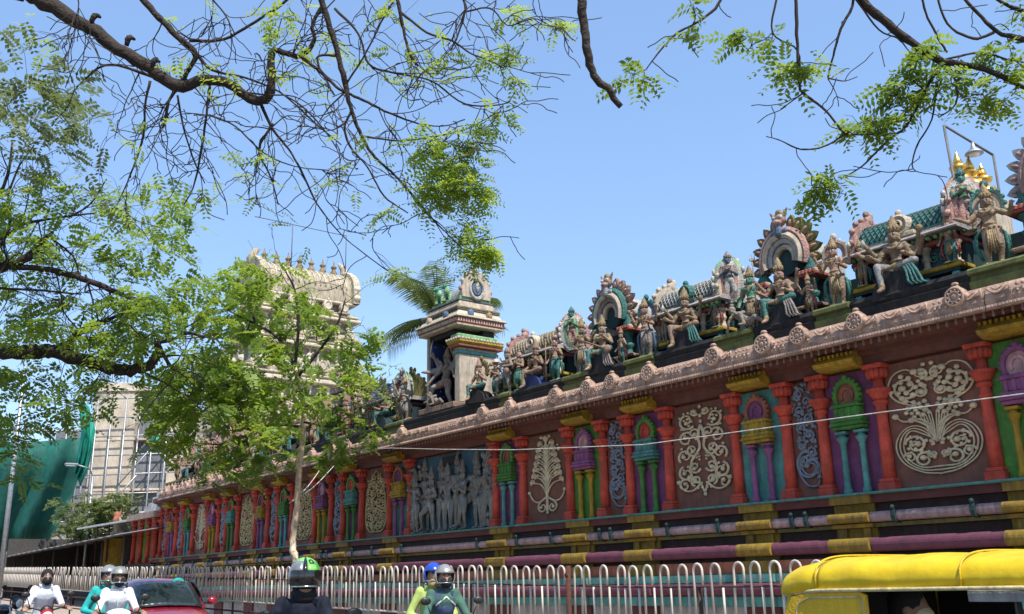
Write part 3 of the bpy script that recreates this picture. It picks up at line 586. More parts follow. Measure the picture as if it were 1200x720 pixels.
RECL = dict(pel=(.22, 0, .12), chest=(.03, -.03, .26), neck=(-.05, -.03, .32), head=(-.10, -.05, .39), shy=-.02, arms=[(-1, (-.15, -.10, .16), (-.17, -.12, .02)), (1, (.10, -.14, .25), (-.03, -.18, .34))], legs=[((.20, -.20, .22), (.26, -.18, .04), (.20, -.26, .03)), ((.40, -.06, .16), (.58, -.08, .05), (.64, -.12, .04))])
VX = .0115
BODY = {}
def body(key, Jd, skin, cloth, **k):
    if key not in BODY: BODY[key] = remesh(human(Jd, skin, cloth, **k), VX, 1)
    return BODY[key]
def crown_mesh(kind, mat='st_gold'):
    mb = MB()
    if kind == 'tall': mb.lathe([(.058, -.01), (.066, .005), (.066, .03), (.056, .04), (.060, .07), (.046, .082), (.050, .105), (.034, .12), (.036, .14), (.018, .155), (.016, .175), (0, .195)], n=14, mat=mat)
    elif kind == 'hair':
        mb.ell((0, .012, -.005), (.064, .062, .066), mat, 12, 7); mb.ell((0, .01, .075), (.034, .034, .034), mat, 10, 6)
    elif kind == 'hat': mb.lathe([(.12, -.01), (.125, 0), (.066, .012), (.064, .07), (.05, .085), (0, .09)], n=16, mat=mat)
    else: mb.lathe([(.060, -.015), (.068, .01), (.064, .035), (.052, .045), (.048, .08), (.025, .10), (.02, .125), (0, .135)], n=14, mat=mat)
    if kind in ('tall', 'low'):
        for k in range(7): a = pi+pi*k/6; mb.ell((.062*cos(a), .062*sin(a), .03), (.014, .012, .026), mat, 6, 4)
    return mb.mesh('crown')
CR = {(k, m_): crown_mesh(k, m_) for k in ('tall', 'low', 'hair', 'hat') for m_ in ('st_gold', 'skin_beige', 'black', 'st_teal', 'skin_grey', 'st_white', 'skin_pink')}
def skirt_mesh(m1, m2):
    mb = MB()                                                     # pleated front fall and side sashes
    for k in range(5): x = -.04+.02*k+.02; mb.tube([(x, -.085, .44), (x*1.2, -.10, .30), (x*1.6, -.085, .14+.03*abs(k-2))], [.012, .014, .016], 5, m1)
    for s in (-1, 1):
        mb.tube([(s*.09, -.02, .47), (s*.16, .0, .40), (s*.17, .02, .25), (s*.14+.02, .03, .10)], [.014, .022, .026, .018], 6, m2); mb.tube([(s*.09, .02, .46), (s*.19, .03, .36), (s*.20, .04, .2)], [.012, .02, .012], 6, m2)
    for k in range(11): a = 2*pi*k/11; mb.ell((.02+.105*cos(a), .09*sin(a), .475), .016, m1, 6, 4)
    return mb.mesh('garment')
def seatfall_mesh(m1):
    mb = MB()
    for k in range(4): mb.tube([(.12+.03*k, -.17, .33), (.16+.035*k, -.20, .24), (.17+.05*k, -.21, .13-.01*k), (.22+.05*k, -.22, .08)], [.016, .018, .018, .010], 6, m1)
    for k in range(9): a = 2*pi*k/9; mb.ell((.10*cos(a), .085*sin(a), .385), .016, m1, 6, 4)
    return mb.mesh('garment')
GM = {}
def gm(f, *a):
    if (f, a) not in GM: GM[(f, a)] = f(*a)
    return GM[(f, a)]
def necklace():
    mb = MB()
    for k in range(12): a = pi+pi*k/11; mb.ell((.07*cos(a), -.02+.055*sin(a), .03+.055*sin(a)), .011, 'st_gold', 6, 4)
    return mb.mesh('necklace')
NK = necklace()
def face_mesh():
    mb = MB()
    for s in (-1, 1):
        mb.ell((s*.023, -.061, .010), (.013, .007, .007), 'st_white', 8, 5); mb.ell((s*.023, -.066, .010), (.0055, .004, .006), 'black', 6, 4); mb.ell((s*.023, -.060, .025), (.017, .005, .0035), 'black', 8, 4)
    mb.ell((0, -.064, .036), (.004, .004, .012), 'st_red', 6, 4); mb.ell((0, -.069, -.042), (.014, .006, .005), 'st_red', 8, 4); return mb.mesh('face_paint')
FCM = face_mesh()
def halo_mesh(c1, c2):                                           # small flame arch behind a figure
    mb = MB(); n = 22
    for r0, r1, y, mt in ((.10, .17, 0, c1), (.165, .195, -.015, c2)):
        V = []; Fc = []
        for i in range(n+1):
            a = -.7+(pi+1.4)*i/n
            for r, yy in ((r0, y), (r1, y), (r1, y+.05), (r0, y+.05)): V.append((r*cos(a), yy, r*sin(a)*1.1))
        for i in range(n):
            for k in range(4): Fc.append((i*4+k, i*4+4+k, i*4+4+(k+1) % 4, i*4+(k+1) % 4))
        mb.add(V, Fc, mt)
    for i in range(11): a = -.4+(pi+.8)*i/10; mb.ell((.20*cos(a), .02, .22*sin(a)), (.028, .025, .034), c2, 6, 4)
    mb.ell((0, 0, .27), (.05, .04, .06), c2, 8, 5); return mb.mesh('halo')
def aureole_mesh(c1, c2, c3):                                    # big oval mandorla of lobed plates
    mb = MB(); n = 28
    for a_, b_, t, y, mt in ((.31, .46, .06, .0, c1), (.255, .40, .09, -.05, c2), (.165, .31, .06, -.08, c3)):
        V = []; Fc = []
        for i in range(n):
            q = 2*pi*i/n
            for d, yy in ((0, y), (-t, y-.02), (-t, y+.05), (0, y+.05)): V.append(((a_+d)*cos(q), yy, (b_+d)*sin(q)))
        for i in range(n):
            j = (i+1) % n
            for k in range(4): Fc.append((i*4+k, j*4+k, j*4+(k+1) % 4, i*4+(k+1) % 4))
        mb.add(V, Fc, mt)
    for s in (-1, 1):
        for k in range(5): z = -.28+.12*k; x = s*(.28*math.sqrt(max(.05, 1-(z/.48)**2))); mb.ell((x, -.03, z), (.04, .03, .06), c2, 7, 5)
    return mb.mesh('aureole')
def emblem_mesh(kind):
    mb = MB()
    if kind == 'disc': mb.lathe([(.0, -.012), (.035, -.012), (.042, 0), (.035, .012), (0, .012)], n=12, mat='st_gold', axis='y'); mb.tube([(0, 0, -.05), (0, 0, -.02)], .008, 5, 'st_gold')
    elif kind == 'conch': mb.lathe([(.004, -.05), (.02, -.03), (.03, 0), (.018, .03), (.006, .05)], n=10, mat='st_white')
    elif kind == 'trident':
        mb.tube([(0, 0, -.55), (0, 0, .3)], .010, 6, 'skin_grey')
        for s in (-1, 0, 1): mb.tube([(0, 0, .27), (s*.035, 0, .30), (s*.04, 0, .38)], [.010, .010, .003], 5, 'st_gold')
    elif kind == 'spear': mb.tube([(0, 0, -.62), (.01, 0, .42)], .010, 6, 'skin_brown'); mb.lathe([(.018, .40), (.022, .44), (0, .52)], (.01, 0, 0), 6, 'skin_grey')
    elif kind == 'sword': mb.tube([(0, 0, -.03), (.01, 0, .10), (.05, 0, .26)], [.009, .016, .003], 5, 'st_white'); mb.tube([(-.03, 0, .0), (.03, 0, 0)], .007, 5, 'st_gold')
    elif kind == 'lute': mb.tube([(-.30, 0, .12), (.2, 0, -.10)], .012, 6, 'skin_brown'); mb.ell((.24, 0, -.12), (.07, .05, .07), 'skin_brown', 10, 6); mb.ell((-.28, 0, .11), (.045, .04, .045), 'skin_brown', 10, 6)
    elif kind == 'lotus':
        for k in range(7): a = 2*pi*k/7; mb.ell((.02*cos(a), .02*sin(a), .01), (.014, .014, .028), 'st_pink', 6, 4)
    return mb.mesh(kind)
EM = {k: emblem_mesh(k) for k in ('disc', 'conch', 'trident', 'spear', 'sword', 'lute', 'lotus')}
def seat_mesh(mat, w=.27, h=.29, d=.17):
    mb = MB(); n = 14; V = []
    V = [(-w, 0), (w, 0), (w*.98, h*.25)]+[(w*.92*cos(pi*t/12), h*.3+h*.7*sin(pi*t/12)**1.2) for t in range(1, 12)]+[(-w*.98, h*.25)]
    mb.plate(V, -d, d*.9, mat); return mb.mesh('seat')
SM = {c_: seat_mesh(c_) for c_ in ('black', 'maroon', 'blue', 'deep_teal')}
plinth_ = MB(); plinth_.lathe([(.17, 0), (.17, .015), (.15, .025), (.15, .035)], n=16, mat='lime_ledge', sy=.8); plinth_ = plinth_.mesh('pedestal')
STN = 0
def statue(key, Jd, skin, cloth, u, y=-.17, z=5.162, sc=1.02, rot=0., crown=('tall', 'st_gold'), garment=None, halo=None, aureole=None, seat=None, emblems=(), label='', group=None, x=None, cat='statue', ped=True, **k):
    loc = (-u if x is None else x, 12+y, z)
    t = thing('statue', label, cat, loc, rot, group, sc)
    obj('body', body(key, Jd, skin, cloth, **k), t)
    h = Vector(Jd['head'])
    if crown: obj('crown', CR[crown], t, h+Vector((0, .004, .05 if crown[0] != 'hair' else .012)))
    obj('necklace', NK, t, Vector(Jd['chest'])+Vector((0, -.03, .02)))
    obj('face_paint', FCM, t, h, kind='stuff')
    if garment: obj('garment', gm(*garment), t, kind='stuff')
    if halo: obj('halo', gm(halo_mesh, *halo), t, h+Vector((0, .08, -.02)))
    if aureole: obj('aureole', gm(aureole_mesh, *aureole), t, (0, .03, .44))
    if seat: obj('seat', SM[seat], t)
    elif ped: obj('pedestal', plinth_, t, (0, 0, -.006))
    for kind, p in emblems: obj(kind if kind != 'disc' else 'discus', EM[kind], t, p)
    return t
hand = lambda Jd, i: tuple(np.array(Jd['arms'][i][2])+(np.array(Jd['arms'][i][2])-np.array(Jd['arms'][i][1]))*.25)

JD = J(STAND, arms=arms_dance); JW = J(STAND, arms=arms_down); JP = J(STAND, arms=arms_pray); JH = J(STAND, arms=arms_hip); JF = J(STAND, arms=four_up)
S4 = J(SEAT, arms=seat4); S6 = J(SEAT, arms=seat6); S2 = J(SEAT, arms=seat2)
SK = lambda a, b: (skirt_mesh, a, b)
# right to left along the parapet
statue('dancer', JD, 'skin_beige', 'skin_beige', 5.5, rot=.35, garment=SK('st_gold', 'st_teal'), halo=('cream', 'st_teal'), fem=True, label='beige dancing goddess statue with teal sash beside the gilded pots', sc=1.04)
statue('aureole', JP, 'skin_green', 'st_pink', 5.93, y=.16, z=5.80, sc=.92, rot=.6, crown=('low', 'st_teal'), aureole=('st_pink', 'st_white', 'st_pink'), label='dark green faced figure in pink oval aureole by the gilded pots', ped=False)
statue('seat6', S6, 'skin_beige', 'skin_silver', 6.80, y=-.13, sc=1.24, z=5.05, rot=.12, garment=(seatfall_mesh, 'st_teal'), seat='black', emblems=[('disc', hand(S6, 1)), ('lotus', hand(S6, 4)), ('conch', hand(S6, 0))], label='large beige many armed seated goddess in front of green lattice roof', fem=True)
statue('stand4', JF, 'skin_pink', 'skin_beige', 7.76, rot=.15, garment=SK('st_gold', 'st_teal'), halo=('st_pink', 'cream'), emblems=[('disc', hand(JF, 0)), ('conch', hand(JF, 1))], label='pinkish four armed standing figure with arched halo next to big arch with blue gable face', sc=1.0)
statue('seat4', S4, 'skin_pink', 'st_teal', 8.72, y=-.15, sc=1.16, z=5.06, rot=.1, garment=(seatfall_mesh, 'skin_grey'), seat='black', emblems=[('trident', hand(S4, 0))], label='seated deity with teal legs under the blue faced flame arch')
statue('greenface', JW, 'skin_green', 'skin_brown', 9.36, y=-.06, z=5.16, rot=.25, garment=SK('st_gold', 'st_teal'), crown=('tall', 'st_gold'), label='teal faced standing figure with gold crown behind grey reclining man')
statue('recline', RECL, 'skin_grey', 'skin_grey', 9.42, y=-.33, sc=.86, z=5.165, crown=('hair', 'skin_grey'), label='grey reclining man propped on one arm on the ledge', ped=False, bare=True)
statue('aureole2', JP, 'skin_blue', 'st_white', 9.93, y=.14, z=5.76, sc=.92, rot=.6, crown=('low', 'skin_grey'), aureole=('st_green', 'st_white', 'st_pink'), label='dark faced figure in green rimmed oval aureole at the roof end', ped=False)
statue('seat4b', S4, 'skin_beige', 'skin_brown', 10.66, y=-.13, sc=1.16, z=5.08, rot=.15, garment=(seatfall_mesh, 'st_teal'), seat='black', emblems=[('disc', hand(S4, 1)), ('conch', hand(S4, 0))], label='beige seated goddess with tall crown before navy lattice roof', fem=True)
statue('stand4b', JF, 'skin_pink', 'skin_grey', 11.58, rot=.15, garment=SK('skin_grey', 'grey_blue'), halo=('grey_blue', 'st_teal'), emblems=[('disc', hand(JF, 0)), ('lotus', hand(JF, 1))], label='pale pink four armed standing figure with blue arched halo')
statue('seat2', S2, 'skin_beige', 'st_teal', 12.66, y=-.16, sc=1.16, z=5.06, rot=.1, garment=(seatfall_mesh, 'skin_grey'), seat='black', emblems=[('lute', (.0, -.20, .46))], label='beige seated goddess playing a lute under the teal ringed arch', fem=True)
statue('mate', JH, 'skin_beige', 'skin_silver', 13.24, rot=.2, garment=SK('st_gold', 'skin_grey'), label='beige attendant with raised hand standing beside the lute player')
statue('aureole', JP, 'skin_green', 'st_pink', 13.86, y=.14, z=5.76, sc=.90, rot=.6, crown=('low', 'st_teal'), aureole=('st_pink', 'st_white', 'st_green'), label='teal faced figure in white oval aureole above the straw coloured roof end', ped=False)
statue('tealskirt', JW, 'skin_pink', 'st_teal', 14.02, rot=.1, sc=.92, crown=('hair', 'black'), garment=SK('st_teal', 'st_teal'), emblems=[('spear', (-.19, -.1, .55))], label='bare chested standing man in teal loincloth holding a long spear')
statue('seatdark', S2, 'skin_brown', 'skin_brown', 14.62, y=-.14, sc=1.08, z=5.08, seat='blue', crown=('tall', 'skin_beige'), label='brown seated god on a dark blue throne near the straw coloured roof')
statue('attend1', JP, 'skin_pink', 'st_green', 15.15, rot=.15, sc=.90, crown=('hair', 'skin_grey'), garment=SK('st_teal', 'st_green'), label='attendant with joined hands in green cloth beside dark blue throne')
statue('strider', STRIDE, 'skin_grey', 'skin_silver', 15.55, y=-.2, rot=.0, sc=1.0, crown=('low', 'skin_grey'), garment=None, emblems=[('lute', (-.05, -.14, .56))], label='grey striding musician with bent leg beside the hatted drummer', bare=True)
statue('hatman', JP, 'skin_brown', 'st_teal', 16.0, y=-.12, sc=.86, crown=('hat', 'st_white'), garment=SK('st_teal', 'deep_teal'), label='small figure in white brimmed hat and teal coat on the ledge')
statue('seat2b', S2, 'skin_pink', 'st_teal', 16.42, y=-.24, sc=1.0, z=5.10, rot=.2, seat='black', crown=('tall', 'skin_pink'), halo=('skin_brown', 'olive'), emblems=[('conch', hand(S2, 1))], label='pink crowned god with feathered fan and teal legs seated beside the pavilion pier')
statue('kali', KALI, 'skin_grey', 'skin_brown', 18.04, y=-.02, z=5.285, sc=1.28, rot=.2, crown=('tall', 'st_gold'), bare=True, emblems=[('sword', hand(KALI, 0)), ('trident', hand(KALI, 5))], gold='skin_brown', label='large grey ten armed dancing goddess inside the blue pavilion')
statue('recline', RECL, 'skin_grey', 'skin_grey', 18.15, y=-.27, sc=.8, z=5.285, crown=('hair', 'black'), label='fallen grey figure lying at the dancing goddess feet', ped=False, bare=True)
statue('aureole2', JP, 'skin_blue', 'st_white', 20.05, y=.05, z=5.66, sc=.92, rot=.6, crown=('low', 'st_white'), aureole=('st_green', 'st_white', 'st_red'), label='figure in green and red oval aureole left of the blue pavilion', ped=False)
statue('stand4c', JF, 'skin_silver', 'skin_grey', 19.55, rot=.2, garment=SK('skin_grey', 'skin_grey'), label='grey four armed standing figure close to the blue pavilion wall')
statue('seat4', S4, 'skin_pink', 'st_teal', 20.35, y=-.2, sc=1.05, z=5.1, seat='deep_teal', label='seated teal legged deity on a dark teal hump beside leaves')
statue('mate', JH, 'skin_beige', 'skin_silver', 21.9, y=-.1, sc=1.1, rot=.2, garment=SK('st_gold', 'st_red'), label='pale beige standing figure in front of striped roof by the leaves')
hid = 'statues on the parapet behind the pale trunked tree'
KL = ['pink four armed standing statue', 'beige dancing statue', 'teal loincloth standing statue', 'pink and grey four armed statue', 'green faced standing statue', 'beige statue with raised hand']
kinds = [('stand4', JF, 'skin_pink', 'skin_beige'), ('dancer', JD, 'skin_beige', 'skin_beige'), ('tealskirt', JW, 'skin_pink', 'st_teal'), ('stand4b', JF, 'skin_pink', 'skin_grey'), ('greenface', JW, 'skin_green', 'skin_brown'), ('mate', JH, 'skin_beige', 'skin_silver')]
for q, u in enumerate((22.5, 24.3, 24.9, 26.5, 27.0, 28.3, 28.9, 30.6, 31.1, 32.4, 33.0, 34.4, 35.0)):
    k_ = kinds[q % 6]; statue(*k_, u, rot=.2, sc=random.uniform(.95, 1.1), garment=SK('st_gold', 'st_teal' if q % 2 else 'st_red'), label=KL[q % 6]+(' with teal sash' if q % 2 else ' with red sash')+' half hidden behind the pale trunked tree', group=hid, fem=k_[0] == 'dancer')
for q, u in enumerate((23.4, 25.7, 27.6, 29.8, 31.8, 33.8)):
    k_ = [('seat4', S4, 'skin_pink', 'st_teal'), ('seat2', S2, 'skin_beige', 'st_teal'), ('seat6', S6, 'skin_beige', 'skin_silver')][q % 3]
    statue(*k_, u, y=-.15, z=5.08, sc=1.15, rot=.1, seat='black', garment=(seatfall_mesh, 'st_teal'), label=['pink seated statue with teal legs', 'beige seated statue with teal legs', 'beige seated statue with silver legs'][q % 3]+' half hidden behind the pale trunked tree', group='seated '+hid)

# relief group in the blue panel --------------------------------------------
rp = obj('relief', None, WALL, (0, 0, 0))
a, b = RELIEF
hall = [(JW, .10), (STRIDE, .27), (JH, .50), (JP, .66), (JD, .84), (JF, .02)]
rb = [body('rel%d' % i, Jd, 'relief_grey', 'relief_grey', gold='skin_grey', bare=True) for i, (Jd, q) in enumerate(hall)]
rh = [0, 1, 2, 3, 4, 0, 4, 2, 3, 1]
for i, q in enumerate((.93, .74, .52, .33, .16, .06, .84, .63, .42, .25)):
    u = a+(b-a)*q; f = obj('relief_figure', rb[rh[i]], rp, (-u, .0 if i < 6 else .07, HB+.005), (0, 0, random.uniform(-.3, .3)), (1.55, .9, (1.42 if i < 6 else 1.6)+random.uniform(-.06, .06)))
    obj('crown', CR[('tall', 'skin_grey')], f, Vector(hall[rh[i]][0]['head'])+Vector((0, 0, .05)))
rv = MB(); r = random.Random(3)
for side in (0, 1):
    for k in range(70):
        x = -(a+(b-a)*((.0+.13*r.random()**1.5) if side == 0 else (1-.13*r.random()**1.5))); z = HB+r.uniform(.05, 1.55)
        rv.ell((x, .03, z), (.06, .06, .07), 'relief_grey', 6, 4)
    for k in range(5):
        x0 = -(a+.1) if side == 0 else -(b-.1); rv.tube([(x0+.05*sin(k+t*3), .04, HB+1.6*t) for t in np.linspace(0, 1, 9)], .02, 5, 'relief_grey')
obj('relief_foliage', rv, rp)

# ------------------------------------------------------------------ little vaulted shrines behind the statues
def vault_part(mb, x0, x1, yc, z0, ry, rz, mat, n=14, t=.03):
    pr = [(yc-ry*cos(pi*i/n), z0+rz*sin(pi*i/n)**.85) for i in range(n+1)]; mb.sweepx(pr, x0, x1, mat, False)
def roof_shrine(u, tile='tile_green', light='cream', trim='grey', label='', group=None, w=1.56, dormer='cream', fin='st_pink'):
    t = thing('roof_shrine', label, 'shrine', (-u, 12.12, 5.163), 0, group)
    h = w/2; mb = MB(); mb.box(-h-.06, h+.06, -.20, .85, .17, .235, 'gold_ochre', .015); mb.box(-h-.02, h+.02, -.17, .85, .13, .167, 'deep_teal'); obj('platform', mb, t)
    mb = MB(); mb.box(-h, h, .10, .8, .237, .62, 'deep_teal'); bw = obj('back_wall', mb, t)
    mb = MB()
    for cx in (-.42, 0, .42):
        mb.lathe([(0, .04), (.2, .04), (.22, .07), (.2, .1)], (cx, .02, .43), 16, 'grey_blue', 'y', False, sy=.75)
        for s in (-1, 1): curl(mb, [(cx+s*x, z+.43) for x, z in spiral(.08, .0, .08, 1, 1.3, 1, 12)], .012, 'aqua', .02, .05)
    obj('swirl_relief', mb, bw)
    for x in (-h+.06, -h*.38, h*.38, h-.06):
        mb = MB(); mb.lathe([(.075, .237), (.075, .27), (.045, .29), (.04, .36), (.062, .39), (.062, .42), (.045, .44), (.055, .5), (.085, .54), (.085, .56)], (x, -.05, 0), 12, 'cream'); obj('column', mb, t)
        mb = MB(); mb.box(x-.05, x+.05, -.16, .0, 0.002, .128, 'aqua', .01); obj('foot', mb, t)
    mb = MB(); mb.box(-h-.02, h+.02, -.12, .82, .562, .625, 'st_red', .01)
    for k in range(15): x = -h+.05+(2*h-.1)*k/14; mb.box(x-.026, x+.026, -.20, -.1, .628, .675, 'st_green', .01)
    mb.box(-h, h, -.1, .8, .627, .68, 'deep_teal'); obj('entablature', mb, t)
    mb = MB(); mb.sweepx([(.9, .682), (-.27, .682), (-.28, .70), (-.16, .765), (.9, .765)], -h-.10, h+.10, trim); mb.sweepx([(.9, .767), (-.13, .767), (-.12, .80), (.9, .80)], -h, h, 'st_pink'); obj('eave', mb, t)
    mb = MB(); vault_part(mb, -h+.08, h-.12, .35, .802, .42, .43, tile); rf = obj('vault_roof', mb, t)
    mb = MB(); n = 17                                             # raised diagonal lattice on the vault
    def vp(x, q): a = pi*q; return (x, .35-.425*cos(a), .802+.435*sin(a)**.85)
    for d in (-1, 1):
        for k in range(-4, n+5):
            pts = []
            for q in np.linspace(.03, .6, 9):
                x = -h+.10+(2*h-.24)*k/n+d*(q-.3)*.8
                if -h+.08 < x < h-.12: pts.append(vp(x, q))
            if len(pts) > 1: mb.tube(pts, .009, 4, light)
    obj('roof_lattice', mb, rf)
    mb = MB(); mb.box(-h+.05, h-.1, .31, .39, 1.22, 1.262, 'cream', .01); obj('ridge', mb, t)
    for sx, nm in ((-1, 'left'), (1, 'right')):
        mb = MB(); x = sx*(h-.05); n = 18
        V = [(x+dx, .35-.50*cos(pi*i/n*1.0), .78+.56*sin(pi*i/n)**.8) for dx in (-.045, .045) for i in range(n+1)]
        mb.add(V, [tuple(range(n, -1, -1)), tuple(range(n+1, 2*n+2))]+[(i, i+1, n+2+i, n+1+i) for i in range(n)]+[(n, 0, n+1, 2*n+1)], fin)
        for i in range(9): a = pi*(i+.5)/9; mb.ell((x, .35-.52*cos(a), .78+.58*sin(a)**.8), (.05, .05, .05), fin, 7, 5)
        mb.ell((x, .35, 1.36), (.07, .09, .10), fin, 10, 6); mb.ell((x, .31, 1.46), (.05, .045, .06), 'skin_brown', 8, 5); mb.ell((x, .42, 1.44), (.045, .04, .07), fin, 8, 5); obj('gable', mb, t)
    mb = MB()
    mb.lathe([(.0, .0), (.10, 0), (.13, -.03), (.16, 0), (.16, .14), (0, .14)], (0, -.12, .98), 16, dormer, 'y', False); mb.lathe([(.03, -.02), (.06, -.05), (.075, -.02)], (0, -.12, .98), 14, 'cream', 'y', False); mb.box(-.22, .22, -.14, .1, .80, .86, dormer, .01); mb.ell((0, -.08, 1.16), (.05, .05, .06), dormer, 8, 5); obj('dormer', mb, t)
    return t
def arch_shrine(u, ringc=('cream', 'st_pink', 'grey'), face='skin_blue', label='', group=None, flame='olive', sc=1.):
    t = thing('arch_shrine', label, 'shrine', (-u, 12.14, 5.163), 0, group, sc)
    mb = MB(); mb.box(-.62, .62, -.1, .8, 0, .16, 'deep_teal', .02); mb.box(-.66, .66, -.14, .8, .162, .23, 'skin_brown', .02); obj('platform', mb, t)
    mb = MB(); mb.box(-.5, .5, .2, .8, .232, .74, 'deep_teal'); obj('back_wall', mb, t)
    for x in (-.45, .45):
        mb = MB(); mb.lathe([(.10, .232), (.10, .27), (.06, .29), (.055, .36), (.09, .40), (.09, .44), (.06, .46), (.06, .56), (.08, .60), (.11, .64), (.11, .66)], (x, .02, 0), 12, 'st_teal'); obj('column', mb, t)
        mb = MB(); mb.box(x-.19, x+.19, -.14, .4, .662, .70, 'st_red', .01); mb.box(x-.17, x+.17, -.12, .4, .702, .77, 'cream', .015)
        for k in range(5): mb.box(x-.15+.065*k, x-.11+.065*k, -.155, -.1, .70, .76, 'st_red', .008)
        mb.lathe([(.10, .77), (.12, .82), (.07, .9), (.09, .95), (.02, 1.04), (0, 1.05)], (x, .05, 0), 10, 'st_teal'); obj('capital', mb, t)
    mb = MB(); n = 26; cz = 1.08
    for r0, r1, y0, mt in ((.37, .46, -.04, ringc[1]), (.29, .38, -.07, ringc[0]), (.22, .30, -.03, ringc[2]), (.14, .21, .0, ringc[0])):
        V = []; Fc = []
        for i in range(n+1):
            a = -.35+(pi+.7)*i/n
            for r_, yy in ((r0, y0), ((r0+r1)/2, y0-.03), (r1, y0), (r1, y0+.16), (r0, y0+.16)): V.append((r_*cos(a), yy, cz+r_*sin(a)*1.12))
        for i in range(n):
            for k in range(5): Fc.append((i*5+k, i*5+5+k, i*5+5+(k+1) % 5, i*5+(k+1) % 5))
        mb.add(V, Fc, mt)
    mb.lathe([(0, .06), (.23, .06), (.23, .2)], (0, 0, cz), 20, 'deep_teal', 'y', False, sy=1.1); obj('arch', mb, t)
    lf = MB(); lf.plate([(-.05, 0), (.05, 0), (.075, .08), (.05, .15), (0, .21), (-.05, .15), (-.075, .08)], -.03, .05, flame); lf.ell((0, -.03, .08), (.03, .025, .06), 'st_pink', 7, 5); lfm = lf.mesh('flame_leaf')
    for i in range(13):
        a = -.15+(pi+.3)*i/12
        if i == 6: continue
        obj('flame_leaf', lfm, t, (.45*cos(a), .05, cz+.50*sin(a)), (0, pi/2-a, 0))
    fc = remesh([('e', (0, 0, 0), (.12, .09, .10), 'skin_brown'), ('e', (0, -.07, -.05), (.08, .07, .05), 'st_pink'), ('c', (0, -.06, -.1), (0, -.03, -.22), .05, .08, face), ('e', (.06, -.07, .04), (.035, .03, .035), 'st_white'), ('e', (-.06, -.07, .04), (.035, .03, .035), 'st_white'), ('c', (.09, 0, .07), (.16, .0, .17), .04, .015, 'skin_brown'), ('c', (-.09, 0, .07), (-.16, .0, .17), .04, .015, 'skin_brown'), ('e', (0, 0, .13), (.06, .05, .06), 'st_gold'), ('c', (-.12, -.02, -.2), (.12, -.02, -.2), .05, .05, face)], .014, 1) if face not in BODY else BODY[face]
    BODY[face] = fc; obj('gable_face', fc, t, (0, -.03, 1.70))
    mb = MB(); nn = 12; V = [(.40*cos(pi*i/nn), y, cz-.1+.5*sin(pi*i/nn)) for y in (.14, .95) for i in range(nn+1)]
    mb.add(V, [(i, i+1, nn+2+i, nn+1+i) for i in range(nn)], 'concrete', True); mb.add(V, [tuple(range(nn+1)), tuple(range(2*nn+1, nn, -1))], 'concrete'); mb.box(-.46, .46, .3, .9, .742, .98, 'concrete'); obj('barrel_roof', mb, t)
    return t
roof_shrine(6.80, tile='tile_teal', light='tile_dark', label='small shrine with green diamond lattice barrel roof beside the gilded pots')
roof_shrine(10.78, tile='tile_dark', light='st_white', dormer='st_teal', label='small shrine with navy and white lattice barrel roof and teal dormer', fin='cream')
roof_shrine(14.95, tile='olive', light='cream', label='small shrine with straw coloured barrel roof next to the pavilion', fin='st_pink', w=1.7)
roof_shrine(21.0, tile='white', light='grey_blue', label='small shrine with white and blue striped barrel roof left of the pavilion', fin='olive')
arch_shrine(4.72, label='flame arch shrine with leafy grey fan at the wall end beyond the dancer', flame='grey', face='st_teal')
arch_shrine(8.82, label='flame arch shrine with blue bodied gable face and pink ring')
arch_shrine(12.78, ('cream', 'st_teal', 'skin_grey'), 'skin_silver', label='flame arch shrine with teal ring and silver gable face', flame='skin_brown')
gs = 'shrines on the parapet behind the pale trunked tree'
for q, u in enumerate((25.3, 29.4, 33.4)): roof_shrine(u, tile='tile_green' if q % 2 else 'olive', label=('green' if q % 2 else 'straw coloured')+' barrel roofed parapet shrine half hidden behind the pale trunked tree', group='barrel '+gs)
for q, u in enumerate((23.3, 27.4, 31.4)): arch_shrine(u, label='arched parapet shrine half hidden behind the pale trunked tree', group='arched '+gs, face='skin_blue')
# gilded pots on a low plinth behind the first shrine
for k, (px, py) in enumerate(((1127, 222), (1141, 228), (1156, 236))):
    p = atY(px, py, 13.1+.15*k); t = thing('gilded_pot', ['tall gilded finial pot behind the pink aureole', 'middle gilded finial pot behind the pink aureole', 'low gilded finial pot behind the dancer crown'][k], 'finial', (p[0], p[1], p[2]), sc=1.1)
    mb = MB(); mb.lathe([(.10, 0), (.15, .03), (.17, .10), (.13, .17), (.06, .20), (.06, .24), (.11, .27), (.12, .31), (.05, .35)], n=16, mat='gold_metal'); obj('pot', mb, t)
    mb = MB(); mb.lathe([(.05, .35), (.06, .38), (.045, .42), (.02, .5), (0, .55)], n=12, mat='gold_metal'); obj('spire', mb, t)
    mb = MB(); mb.box(-.2, .2, -.2, .2, -2.0, -.003, 'cream', .02); obj('plinth', mb, t)

